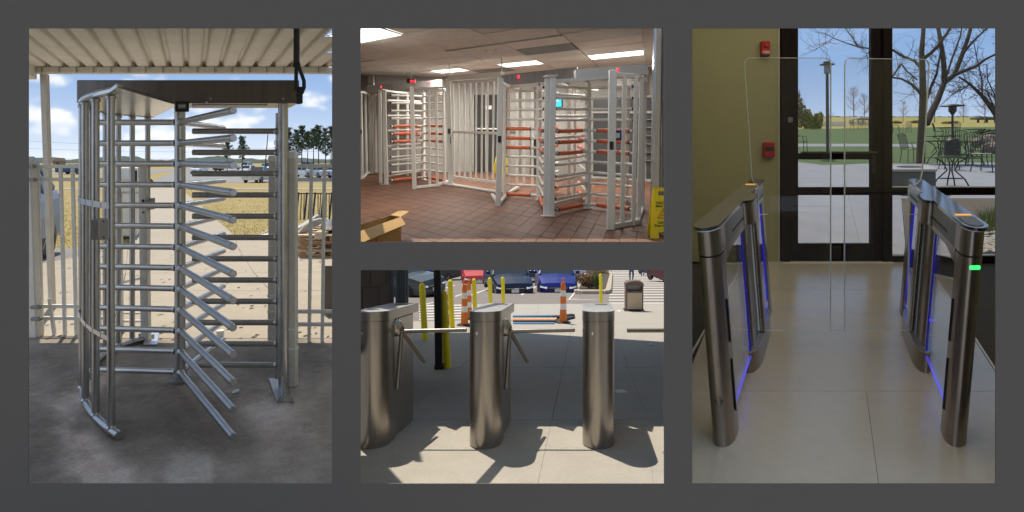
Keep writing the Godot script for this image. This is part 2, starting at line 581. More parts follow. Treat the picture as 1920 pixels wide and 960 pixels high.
# ---------------------------------------------------------------- sky
func make_sky() -> PanoramaSkyMaterial:
	var wide := 2048
	var tall := 1024
	var big := FastNoiseLite.new()
	big.seed = 11
	big.noise_type = FastNoiseLite.TYPE_SIMPLEX_SMOOTH
	big.frequency = 1.0
	big.fractal_octaves = 6
	big.fractal_gain = 0.52
	var cover := FastNoiseLite.new()
	cover.seed = 4
	cover.frequency = 0.55
	cover.fractal_octaves = 2
	var bytes := PackedFloat32Array()
	bytes.resize(wide * tall * 3)
	for j in tall:
		var el := (0.5 - (j + 0.5) / tall) * PI
		for i in wide:
			var k := (j * wide + i) * 3
			if el < 0.0:
				bytes[k] = 0.26
				bytes[k + 1] = 0.25
				bytes[k + 2] = 0.23
				continue
			var az := (fposmod((i + 0.5) / wide + 0.5, 1.0) - 0.5) * TAU
			var up := sin(el)
			var q := pow(1.0 - up, 5.0)
			var col := Color(0.15, 0.33, 0.66).lerp(Color(0.24, 0.36, 0.55), smoothstep(0.25, 0.6, up)).lerp(Color(0.76, 0.84, 0.94), pow(q, 2.4)) * 0.9
			var p := Vector3(sin(az) * cos(el), up * 2.1, -cos(az) * cos(el))
			if up < 0.75:
				var fq := lerpf(9.0, 3.0, smoothstep(0.1, 0.5, up))
				var m := cover.get_noise_3dv(p * 1.3) * 0.4 + smoothstep(0.15, 0.6, up) * 0.25 - smoothstep(-0.05, 0.25, az) * smoothstep(2.6, 1.4, absf(az)) * 0.9
				var d := big.get_noise_3dv(p * fq) + m + 0.03
				var dense := smoothstep(0.0, 0.26, d) * (1.0 - 0.9 * smoothstep(0.0, 0.22, az) * smoothstep(2.4, 1.6, absf(az)))
				var lit := big.get_noise_3dv(p * fq + Vector3(0.0, 0.12, 0.0))
				var shade := clampf(0.5 + (d - m - lit - 0.1) * 1.6, 0.0, 1.0)
				var cl := Color(0.60, 0.67, 0.78).lerp(Color(0.98, 0.97, 0.95), shade)
				col = col.lerp(cl, dense * 0.92)
			bytes[k] = col.r
			bytes[k + 1] = col.g
			bytes[k + 2] = col.b
	var im := Image.create_from_data(wide, tall, false, Image.FORMAT_RGBF, bytes.to_byte_array())
	var m := PanoramaSkyMaterial.new()
	m.panorama = ImageTexture.create_from_image(im)
	return m

func _ready() -> void:
	rng.seed = 2024
	# camera: looks straight at the wall, lens shifted down so that the horizon lies where the yard's is
	var cam := Camera3D.new()
	cam.name = "camera"
	cam.projection = Camera3D.PROJECTION_FRUSTUM
	cam.near = 0.1
	cam.far = 6000.0
	cam.size = 2.0 * 0.1 * 480.0 / FOC
	cam.frustum_offset = Vector2(0, -0.1 * 180.0 / FOC)
	cam.position = Vector3(0, EYE, 0)
	add_child(cam)
	cam.current = true
	# sky
	var env := Environment.new()
	env.background_mode = Environment.BG_SKY
	var sky := Sky.new()
	sky.sky_material = make_sky()
	env.sky = sky
	env.background_energy_multiplier = 1.0
	env.tonemap_mode = Environment.TONE_MAPPER_LINEAR
	env.tonemap_exposure = 1.25
	env.sdfgi_enabled = true
	env.ssao_enabled = true
	env.ssil_enabled = true
	var we := WorldEnvironment.new()
	we.name = "environment"
	we.environment = env
	add_child(we)
	# sun: high, from behind the scene and a little from the left
	var sun := DirectionalLight3D.new()
	sun.name = "sun"
	var el := deg_to_rad(62.0)
	var az := deg_to_rad(-28.0)
	var to_sun := Vector3(sin(az) * cos(el), sin(el), -cos(az) * cos(el))
	sun.look_at_from_position(to_sun * 50.0, Vector3.ZERO)
	sun.light_energy = 1.25
	sun.light_color = Color(1.0, 0.955, 0.88)
	sun.light_angular_distance = 0.5
	sun.shadow_enabled = true
	add_child(sun)
	make_materials()
	display_wall()
	yard_setting()
	plant_setting()
	court_setting()
	lobby_setting()
	yard_things()
	plant_things()
	court_things()
	lobby_things()

# ---------------------------------------------------------------- the display wall
func display_wall() -> void:
	var holes := [[53, 53, 622.5, 907], [676, 53, 1245, 453.5], [676, 506.5, 1245, 907], [1298, 53, 1867, 907]]
	var us := [-900.0, 53, 622.5, 676, 1245, 1298, 1867, 2700.0]
	var vs := [-500.0, 53, 453.5, 506.5, 907, 1250.0]
	var s := Shape.new()
	var q := func(u: float, v: float, back: float) -> Vector3:
		return Vector3((u - 960.0) * WALL_AT / FOC, EYE + (300.0 - v) * WALL_AT / FOC, -WALL_AT - back)
	for i in us.size() - 1:
		for j in vs.size() - 1:
			var mid := Vector2((us[i] + us[i + 1]) / 2, (vs[j] + vs[j + 1]) / 2)
			var open := false
			for h: Array in holes:
				if mid.x > h[0] and mid.x < h[2] and mid.y > h[1] and mid.y < h[3]:
					open = true
			if open:
				continue
			for b: float in [0.0, 0.004]:
				s.quad(q.call(us[i], vs[j], b), q.call(us[i + 1], vs[j], b), q.call(us[i + 1], vs[j + 1], b), q.call(us[i], vs[j + 1], b), Vector3(0, 0, 1.0 - b * 500))
	# the reveals of the openings and the outer edges
	var rims := holes.duplicate()
	rims.append([-900, -500, 2700, 1250])
	for h: Array in rims:
		var c := [Vector2(h[0], h[1]), Vector2(h[2], h[1]), Vector2(h[2], h[3]), Vector2(h[0], h[3])]
		for k in 4:
			var a: Vector2 = c[k]
			var b: Vector2 = c[(k + 1) % 4]
			var m := Vector2((h[0] + h[2]) / 2, (h[1] + h[3]) / 2)
			var o := m - (a + b) / 2
			s.quad(q.call(a.x, a.y, 0), q.call(b.x, b.y, 0), q.call(b.x, b.y, 0.004), q.call(a.x, a.y, 0.004), Vector3(o.x, -o.y, 0))
	struct("display_wall", s, M.wall_paint, "dark grey wall with four rectangular openings onto the turnstile entrances")

# ================================================================ the covered yard gate
func ground_poly(s: Shape, site: Site, uv: Array, h: float) -> void:
	var pts := PackedVector2Array()
	var world: Array[Vector3] = []
	for p: Vector2 in uv:
		var q := site.fl(p.x, p.y, h)
		world.append(q)
		pts.append(Vector2(q.x, q.z))
	var ids := Geometry2D.triangulate_polygon(pts)
	for i in range(0, ids.size(), 3):
		s.flat(world[ids[i]], world[ids[i + 1]], world[ids[i + 2]], Vector3.UP)

# slabs of a pavement, each with its own edges, over a darker bed
func slab(owner_: Node3D, site: Site, uv: Array, h: float, thick: float, m: Material) -> void:
	var world: Array = []
	var mid := Vector3.ZERO
	for p: Vector2 in uv:
		world.append(site.fl(p.x, p.y, h - thick))
	for p: Vector3 in world:
		mid += p / world.size()
	for i in world.size():
		world[i] = world[i] + (mid - world[i]).normalized() * 0.006
	var s := Shape.new()
	s.prism(world, Vector3(0, thick, 0))
	part(owner_, "slab", s, m)

func yard_setting() -> void:
	var s := Shape.new()
	ground_poly(s, yard, [Vector2(-420, 351.0), Vector2(649, 351.0), Vector2(649, 5000), Vector2(-420, 5000)], -0.07)
	ground_poly(s, low, [Vector2(-420, 306.2), Vector2(649, 306.2), Vector2(649, 342), Vector2(-420, 342)], -0.07)
	for k in 2:
		var ul: float = [-420.0, 649.0][k]
		if k == 0:
			s.quad(yard.fl(ul, 351, -0.07), yard.fl(649, 351, -0.07), low.fl(649, 342, -0.07), low.fl(ul, 342, -0.07), Vector3.UP)
	struct("ground", s, M.dry_grass)
	# roads and the parking lot
	s = Shape.new()
	ground_poly(s, low, [Vector2(345, 314), Vector2(649, 313), Vector2(649, 341.5), Vector2(330, 341.5), Vector2(280, 341)], -0.055)
	struct("parking_lot", s, M.asphalt)
	s = Shape.new()
	ground_poly(s, yard, [Vector2(-200, 351.5), Vector2(649, 351.5), Vector2(649, 353.5), Vector2(-200, 353.5)], -0.05)
	struct("road", s, M.walk_concrete)
	s = Shape.new()
	ground_poly(s, low, [Vector2(-200, 318), Vector2(255, 319), Vector2(330, 316), Vector2(345, 314), Vector2(345, 318), Vector2(280, 326), Vector2(-200, 327)], -0.052)
	struct("road", s, M.asphalt)
	# the apron under the roof and the path
	s = Shape.new()
	ground_poly(s, yard, [Vector2(-330, 463), Vector2(250, 462), Vector2(282, 350), Vector2(336, 350), Vector2(420, 424), Vector2(442, 444), Vector2(649, 466), Vector2(649, 5000), Vector2(-330, 5000)], -0.03)
	var bed := struct("pavement", s, M.slab_joint)
	var rows := [[Vector2(282, 351), Vector2(336, 351), Vector2(352, 365), Vector2(275, 365)], [Vector2(275, 365), Vector2(352, 365), Vector2(380, 389), Vector2(265, 389)], [Vector2(265, 389), Vector2(380, 389), Vector2(422, 426), Vector2(252, 426)], [Vector2(252, 426), Vector2(422, 426), Vector2(442, 444), Vector2(445, 462), Vector2(240, 462)]]
	for r: Array in rows:
		slab(bed, yard, r, 0.0, 0.04, M.walk_concrete)
	for r: Array in [
		[Vector2(-330, 500), Vector2(60, 498), Vector2(142, 482), Vector2(240, 462), Vector2(236, 512), Vector2(-330, 516)], [Vector2(240, 462), Vector2(445, 462), Vector2(476, 511), Vector2(236, 512)], [Vector2(445, 462), Vector2(442, 444), Vector2(649, 466), Vector2(649, 509), Vector2(476, 511)],
		[Vector2(-330, 516), Vector2(236, 512), Vector2(228, 545), Vector2(-330, 546)], [Vector2(236, 512), Vector2(476, 511), Vector2(507, 545), Vector2(228, 545)], [Vector2(476, 511), Vector2(649, 509), Vector2(649, 545), Vector2(507, 545)],
		[Vector2(-330, 546), Vector2(228, 545), Vector2(205, 634), Vector2(-330, 634)], [Vector2(228, 545), Vector2(507, 545), Vector2(560, 634), Vector2(205, 634)], [Vector2(507, 545), Vector2(649, 545), Vector2(649, 634), Vector2(560, 634)]]:
		slab(bed, yard, r, 0.0, 0.04, M.walk_concrete)
	# the shaded slab carries pale dust, thickest round the feet of the cage
	var sl := Shape.new()
	sl.tinted = true
	var dz := FastNoiseLite.new()
	dz.seed = 71
	dz.frequency = 1.4
	dz.fractal_octaves = 4
	var cols := 70
	var rws := 60
	var grid: Array = []
	var tone: Array = []
	for j in rws + 1:
		var d := lerpf(yard.dist(634.5), 2.2, float(j) / rws)
		for i in cols + 1:
			var u := lerpf(-250, 649, float(i) / cols)
			var x := (u - 360) * d / FOC
			grid.append(yard.w(x, 0, d))
			var true_d := (d - 4.6) / 2.0
			var arc := absf(Vector2(x + 0.1, true_d).length() - 0.66)
			var f := 0.95 + dz.get_noise_2d(x, true_d) * 0.75
			if x < 0.1 and d < 5.3:
				f += 1.1 * exp(-pow(arc / 0.13, 2)) * (0.8 + dz.get_noise_2d(x * 3.0, true_d * 3.0))
			f += 0.8 * exp(-pow((x - 0.62) / 0.3, 2) - pow((d - 4.3) / 0.5, 2)) + 0.5 * exp(-pow((x - 0.0) / 0.3, 2) - pow((d - 3.7) / 0.25, 2))
			tone.append(clampf(0.3 + 0.7 * f + maxf(0.0, f - 1.15) * 0.9, 0.55, 2.5))
	for j in rws:
		for i in cols:
			var k := j * (cols + 1) + i
			for tr: Array in [[k, k + 1, k + cols + 2], [k, k + cols + 2, k + cols + 1]]:
				var a: Vector3 = grid[tr[0]]
				var b: Vector3 = grid[tr[1]]
				var c: Vector3 = grid[tr[2]]
				var flip := (b - a).cross(c - a).y > 0.0
				sl.v.append_array([a, c, b] if flip else [a, b, c])
				sl.n.append_array([Vector3.UP, Vector3.UP, Vector3.UP])
				for id: int in ([tr[0], tr[2], tr[1]] if flip else tr):
					var f: float = tone[id]
					sl.c.append(Color(f, f, f * (1.0 + 0.06 * (f - 1.0))) / 2.6)
	M.yard_concrete.vertex_color_use_as_albedo = true
	part(bed, "slab", sl, M.yard_concrete)
	# dry leaves blown over the sunny walk
	sl = Shape.new()
	var lr := RandomNumberGenerator.new()
	lr.seed = 8
	for k in 230:
		var v := lr.randf_range(455, 640)
		var p := yard.fl(lr.randf_range(40, 648), v, 0.006)
		var a := lr.randf() * TAU
		var z := lr.randf_range(0.010, 0.028)
		var e := Vector3(cos(a), 0.1, sin(a) * 2.0) * z
		var g := Vector3(-sin(a), 0, cos(a) * 2.0) * z * 0.5
		sl.flat(p - e, p + g, p + e, Vector3.UP)
		sl.flat(p - e, p + e, p - g, Vector3.UP)
	var lo := struct("leaf_litter", sl, M.dead_leaf)
	tag(lo, "small dry leaves scattered over the sunlit walk", "leaves", "", "stuff")
	# far wooded hills and the line of trees before them
	for layer in 2:
		s = Shape.new()
		var d: float = [1500.0, 540.0][layer]
		var f := FastNoiseLite.new()
		f.seed = 60 + layer
		f.frequency = [0.011, 0.05][layer]
		f.fractal_octaves = 4
		var step := 2.0
		var u := -180.0
		while u < 648.0:
			var tops: Array[float] = []
			for uu: float in [u, u + step]:
				tops.append([296.8, 302.8][layer] - f.get_noise_1d(uu) * [7.0, 2.6][layer] - [2.2 * exp(-pow((uu - 225.0) / 40.0, 2)), 0.0][layer])
			var a := yard.at(u, tops[0], d * 1.15)
			var b := yard.at(u + step, tops[1], d * 1.15)
			var a0 := low.fl(u, 300 + 3380.0 / d, -3.0)
			var b0 := low.fl(u + step, 300 + 3380.0 / d, -3.0)
			s.quad(a0, b0, b, a, Vector3(0, 1, 1))
			s.quad(a, b, yard.at(u + step, 303, d * 1.5), yard.at(u, 303, d * 1.5), Vector3(0, 1, -1))
			u += step
		struct(["hills", "treeline"][layer], s, [M.hill_wood, M.far_wood][layer])
	# the roof overhead
	var t := thing("canopy_roof", "cream painted corrugated metal roof over the turnstile yard", "roof", yard.w(0, 2.5, 6))
	var pitch := 0.178
	var k := 0
	var x := -1.62
	while x < 1.4:
		var sheet := Shape.new()
		var pf := [[0.0, 0.0], [0.098, 0.0], [0.112, 0.012], [0.122, 0.048], [0.154, 0.048], [0.164, 0.012], [0.178, 0.0]]
		for j in pf.size() - 1:
			var d0 := maxf(3.2, (x + 0.178) / 0.2223)
			var hr := lerpf(2.60, 2.562, (d0 - 3.2) / 4.02)
			var a := yard.w(x + pf[j][0], hr + pf[j][1], d0)
			var b := yard.w(x + pf[j + 1][0], hr + pf[j + 1][1], d0)
			var c := yard.w(x + pf[j + 1][0], 2.562 + pf[j + 1][1], 7.22)
			var e := yard.w(x + pf[j][0], 2.562 + pf[j][1], 7.22)
			sheet.quad(a, b, c, e, Vector3.DOWN)
			sheet.quad(a + Vector3(0, 0.003, 0), b + Vector3(0, 0.003, 0), c + Vector3(0, 0.003, 0), e + Vector3(0, 0.003, 0), Vector3.UP)
		part(t, "roof_sheet", sheet, M.roof_paint)
		x += pitch
		k += 1
	s = Shape.new()
	s.sb(yard, -1.62, 1.58, 2.495, 2.562, 7.14, 7.24, 0.008)
	part(t, "edge_beam", s, M.roof_paint)
	s = Shape.new()
	s.sb(yard, -1.62, 1.55, 2.562, 2.625, 7.23, 7.26)
	part(t, "closure_strip", s, M.pallet_wood)
	for j in 18:
		s = Shape.new()
		s.sb(yard, -1.55 + j * 0.178, -1.545 + j * 0.178, 2.497, 2.56, 7.125, 7.138)
		part(t, "seam", s, M.bracket_grey)
	s = Shape.new()
	s.box(yard.w(-1.66, 2.54, 5.2), Vector3(0.05, 0, 0), Vector3(0, 0.085, 0), yard.along() * 2.0 - Vector3(0, 0.02, 0), 0.006)
	part(t, "side_beam", s, M.roof_paint)
	s = Shape.new()
	s.bar(yard.at(98, 574, 7.5), yard.at(82, 134, 7.22), 0.06, 0.05, 0.006)
	s.bar(yard.at(100.5, 573, 7.44), yard.at(88, 140, 7.16), 0.014, 0.06, 0.003)
	part(t, "post", s, M.cream_paint)

func fence_rail(o: Node3D, u0: float, u1: float, v: float, d: float, thick := 0.032) -> void:
	var s := Shape.new()
	s.bar(yard.at(u0, v, d), yard.at(u1, v, d), thick, 0.03, 0.003)
	part(o, "rail", s, M.pale_post)

func picket(o: Node3D, u0: float, v0: float, u1: float, v1: float, d: float) -> void:
	var s := Shape.new()
	s.bar(yard.at(u0, v0, d), yard.at(u1, v1, d), 0.026, 0.022, 0.0)
	part(o, "picket", s, M.pale_post)

func square_post(called: String, label: String, u: float, v_foot: float, v_top: float, wide: float, lean: float, group: String) -> Node3D:
	var d := yard.dist(v_foot)
	var a := yard.at(u + lean, v_foot, d)
	var b := yard.at(u, v_top, d)
	var t := thing(called, label, "post", a, 0, group)
	var s := Shape.new()
	s.bar(a, b, wide, wide, 0.008)
	part(t, "shaft", s, M.cream_paint)
	s = Shape.new()
	var q := (b - a).normalized()
	s.box(b + q * 0.02, Vector3(wide * 0.56, 0, 0), q * 0.028, Vector3(0, 0, wide * 0.56), 0.012)
	part(t, "cap", s, M.pale_post)
	s = Shape.new()
	s.box(a + q * 0.27, Vector3(wide * 0.53, 0, 0), q * 0.009, Vector3(0, 0, wide * 0.53), 0.003)
	s.box(a + q * 0.41, Vector3(wide * 0.53, 0, 0), q * 0.009, Vector3(0, 0, wide * 0.53), 0.003)
	part(t, "collar", s, M.pale_post)
	return t

func yard_things() -> void:
	yard_turnstile()
	yard_fences()
	yard_far()

func yard_turnstile() -> void:
	var t := thing("turnstile", "full height galvanised steel turnstile under the corrugated roof", "turnstile", yard.fl(337, 716))
	var g: Material = M.galvanised
	# rotor
	var c0 := yard.fl(337.5, 716)
	var top := c0 + Vector3(0, 1.985, 0)
	var s := Shape.new()
	s.tube(c0 + Vector3(0, 0.03, 0), top, 0.037, -1, 16)
	var rotor := part(t, "rotor_column", s, g)
	s = Shape.new()
	s.lathe(c0, [[0.0, 0.0], [0.075, 0.0], [0.078, 0.02], [0.072, 0.04], [0.05, 0.045], [0.045, 0.07], [0.037, 0.072]], 18)
	part(t, "floor_bearing", s, M.bracket_grey)
	for i in 13:
		var h := 0.072 + i * 0.15
		var c := c0 + Vector3(0, h, 0)
		var wob := (rng.randf() - 0.5) * 0.006
		var e1 := yard.w(0.227, 0.0, 3.83)
		var e2 := yard.w(0.268, 0.0, 5.9)
		var e3 := yard.w(-0.70, 0.0, 5.06)
		for e: Vector3 in [e1, e2, e3]:
			var f := Vector3(e.x, c.y + wob, e.z)
			var dir := (f - c).normalized()
			s = Shape.new()
			s.tube(c + dir * 0.03, f, 0.0215, -1, 12)
			s.tube(f, f + dir * 0.006, 0.0215, 0.0185, 12)
			s.lathe(c + dir * 0.034, [[0.029, 0.0], [0.024, 0.012], [0.0215, 0.02]], 12, dir)
			part(t, "rotor_arm", s, M.galvanised_bright if e == e2 else g)
	# right-hand post with its fixed arms
	var p0 := yard.w(0.632, 0, 4.84)
	s = Shape.new()
	s.tube(p0 + Vector3(0.006, 0.01, 0), p0 + Vector3(0.004, 1.985, 0), 0.034, -1, 16)
	part(t, "barrier_post", s, g)
	s = Shape.new()
	s.tube(p0 + Vector3(-0.05, 0.06, -0.05), p0 + Vector3(-0.045, 1.93, -0.05), 0.02, -1, 10)
	part(t, "barrier_post", s, g)
	s = Shape.new()
	s.box(p0 + Vector3(0, 0.006, 0.03), Vector3(0.06, 0, 0), Vector3(0, 0.006, 0), yard.along() * 0.24, 0.002)
	s.box(p0 + Vector3(0.035, 0.05, 0.11), Vector3(0.004, 0, 0), Vector3(0, 0.07, 0), yard.along() * 0.06, 0.001)
	part(t, "foot_plate", s, M.galvanised)
	for q: Vector2 in [Vector2(-0.035, 0.24), Vector2(0.038, 0.28)]:
		s = Shape.new()
		s.lathe(p0 + Vector3(q.x, 0.012, 0.03) - yard.along() * q.y, [[0.014, 0.0], [0.014, 0.016], [0.006, 0.018], [0.006, 0.035], [0.0, 0.036]], 6)
		part(t, "anchor_bolt", s, M.bracket_grey)
	for i in 12:
		var h := 0.157 + i * 0.1496
		s = Shape.new()
		var a := yard.w(0.0075, h, 4.88)
		var b := yard.w(0.60, h, 4.88)
		s.tube(a, b, 0.0205, -1, 12)
		s.lathe(b, [[0.0205, -0.02], [0.027, -0.004], [0.027, 0.0]], 12, Vector3.RIGHT)
		part(t, "barrier_arm", s, g)
	# curved cage on the left
	var front: Array[Vector2] = [Vector2(223, 826), Vector2(208, 816), Vector2(194, 804.5), Vector2(179.5, 791), Vector2(168, 776), Vector2(159, 758), Vector2(154, 738)]
	var back: Array[Vector2] = [Vector2(167, 712), Vector2(180, 685), Vector2(198, 668), Vector2(222, 656), Vector2(248, 647), Vector2(286, 636)]
	for arc in 2:
		var uv: Array[Vector2] = [front, back][arc]
		var low: Array = []
		var high: Array = []
		for p in uv:
			low.append(yard.fl(p.x, p.y, 0.028))
			high.append(yard.fl(p.x, p.y, 2.0))
		s = Shape.new()
		s.pipe(low, 0.024, 12)
		part(t, "bottom_rail", s, g)
		s = Shape.new()
		s.pipe(high, 0.024, 12)
		part(t, "top_rail", s, g)
	var spots: Array[Vector2] = [Vector2(208, 816), Vector2(179.5, 791), Vector2(160, 763), Vector2(154, 738), Vector2(171, 704), Vector2(180, 688), Vector2(198, 668), Vector2(222, 656), Vector2(248, 647), Vector2(277, 638.5)]
	for p in spots:
		s = Shape.new()
		var a := yard.fl(p.x, p.y)
		s.tube(a + Vector3(0, 0.04, 0), a + Vector3(0, 2.0, 0), 0.0215, -1, 12, false)
		for y: float in [0.045, 1.97]:
			s.lathe(a + Vector3(0, y, 0), [[0.028, -0.012], [0.028, 0.0], [0.0215, 0.014]], 12)
		part(t, "cage_bar", s, g)
	for y: float in [1.335, 0.565]:
		var pts: Array = []
		for p in front:
			if p.x < 212.0:
				pts.append(yard.fl(p.x, p.y, y))
		s = Shape.new()
		for i in pts.size() - 1:
			var a: Vector3 = pts[i]
			var b: Vector3 = pts[i + 1]
			var o := (a + b) / 2 - c0
			o = Vector3(o.x, 0, o.z).normalized() * 0.024
			s.bar(a + o, b + o, 0.036 if y > 1.0 else 0.026, 0.005, 0.0, Vector3.UP)
		part(t, "strap", s, M.galvanised_bright)
	s = Shape.new()
	s.box(yard.fl(284, 637, 0.008), Vector3(0.06, 0, 0), Vector3(0, 0.006, 0), yard.along() * 0.2, 0.002)
	part(t, "foot_plate", s, M.galvanised_bright)
	for q: Vector2 in [Vector2(262, 641), Vector2(281, 635)]:
		s = Shape.new()
		s.lathe(yard.fl(q.x, q.y, 0.014), [[0.02, 0.0], [0.02, 0.03], [0.01, 0.032], [0.01, 0.06], [0.0, 0.062]], 6)
		part(t, "anchor_bolt", s, M.galvanised_bright)
	s = Shape.new()
	s.tube(yard.fl(199, 800, 0.0), yard.fl(199, 800, 0.045), 0.014)
	part(t, "anchor_bolt", s, M.bracket_grey)
	# housing over the rotor
	s = Shape.new()
	s.sb(yard, -0.79, 0.735, 1.99, 2.148, 4.75, 5.2, 0.006)
	part(t, "housing", s, M.dark_stainless)
	s = Shape.new()
	var under: Array = [yard.w(-0.10, 1.985, 4.9), yard.w(-0.40, 1.985, 3.68), yard.w(-0.47, 1.985, 3.95), yard.w(-0.60, 1.985, 4.2), yard.w(-0.70, 1.985, 4.55), yard.w(-0.74, 1.985, 4.9), yard.w(-0.72, 1.985, 5.4), yard.w(-0.64, 1.985, 5.8), yard.w(-0.36, 1.985, 6.35)]
	s.prism(under, Vector3(0, 0.02, 0))
	part(t, "cover_plate", s, M.mirror_stainless)
	s = Shape.new()
	s.sb(yard, 0.0, 0.53, 1.982, 1.989, 4.85, 5.1)
	part(t, "cover_plate", s, M.roof_paint)
	s = Shape.new()
	s.sb(yard, -0.115, -0.02, 1.93, 2.0, 4.72, 4.76, 0.004)
	part(t, "badge_mount", s, M.black_part)
	s = Shape.new()
	s.sb(yard, -0.095, -0.04, 1.95, 1.982, 4.714, 4.718, 0.001)
	var badge := part(t, "badge", s, M.bracket_grey)
	lettering(badge, "badge_lettering", "AXA", 0.016, M.label_white, yard.w(-0.0675, 1.966, 4.712), Basis())
	for x: float in [0.13, 0.625, 0.10]:
		s = Shape.new()
		s.lathe(yard.w(x, 2.02 if x > 0.11 else 1.995, 4.745), [[0.008, 0.0], [0.006, 0.005], [0.0, 0.006]], 8, Vector3.BACK)
		part(t, "rivet", s, M.galvanised_bright)
	# control box on the cage
	var b := thing("control_box", "small grey steel control box strapped to the curved cage bars", "box", yard.at(191, 430, 4.0))
	s = Shape.new()
	s.box(yard.at(189, 429, 4.05), Vector3(0.042, 0, 0), Vector3(0, 0.058, 0), Vector3(-0.012, 0, -0.055), 0.004)
	part(b, "case", s, M.bracket_grey)
	s = Shape.new()
	var face := yard.at(194.5, 429, 3.955)
	s.box(face, Vector3(0.031, 0.001, 0), Vector3(0, 0.056, 0), Vector3(0, 0, 0.003), 0.001)
	part(b, "cover", s, M.galvanised_bright)
	for q: Vector2 in [Vector2(0.0, 0.042), Vector2(0.002, -0.046)]:
		s = Shape.new()
		s.lathe(face + Vector3(q.x, q.y, 0.003), [[0.005, 0.0], [0.004, 0.003], [0.0, 0.0035]], 8, Vector3.BACK)
		part(b, "screw", s, M.black_part)
	s = Shape.new()
	s.bar(yard.at(169, 427, 4.2), yard.at(180, 432, 4.08), 0.04, 0.006, 0.0, Vector3.UP)
	part(b, "bracket", s, M.galvanised_bright)
	# conduit from the roof
	var cd := thing("conduit", "black electrical conduit with a looped flexible hose dropping from the roof", "pipe", yard.at(556, 160, 4.7))
	s = Shape.new()
	s.tube(yard.at(556.5, 40, 4.72), yard.at(556, 122, 4.72), 0.021, -1, 10)
	s.tube(yard.at(555.5, 122, 4.72), yard.at(555, 170, 4.72), 0.013, -1, 10)
	part(cd, "pipe", s, M.black_conduit)
	s = Shape.new()
	s.tube(yard.at(556, 119, 4.72), yard.at(556, 126, 4.72), 0.026, -1, 10)
	part(cd, "clamp", s, M.black_part)
	s = Shape.new()
	s.pipe([yard.at(559, 118, 4.7), yard.at(561, 128, 4.69), yard.at(566, 140, 4.68), yard.at(570, 152, 4.68), yard.at(570, 164, 4.68), yard.at(566, 174, 4.69), yard.at(559, 180, 4.7)], 0.013, 10)
	part(cd, "hose", s, M.black_part)
	s = Shape.new()
	s.sb(yard, 0.715, 0.755, 1.985, 2.10, 4.72, 4.8, 0.005)
	part(cd, "junction_box", s, M.black_conduit)

func lettering(owner_: Node3D, called: String, text: String, size: float, m: Material, where: Vector3, turn: Basis, depth := 0.002) -> MeshInstance3D:
	var f := SystemFont.new()
	f.font_names = PackedStringArray(["Droid Sans"])
	f.font_weight = 700
	var tm := TextMesh.new()
	tm.text = text
	tm.font = f
	tm.font_size = 24
	tm.pixel_size = size / 17.5
	tm.depth = depth
	var o := piece(owner_, called, tm, m)
	o.position = where - top_of(owner_)
	o.basis = turn
	return o

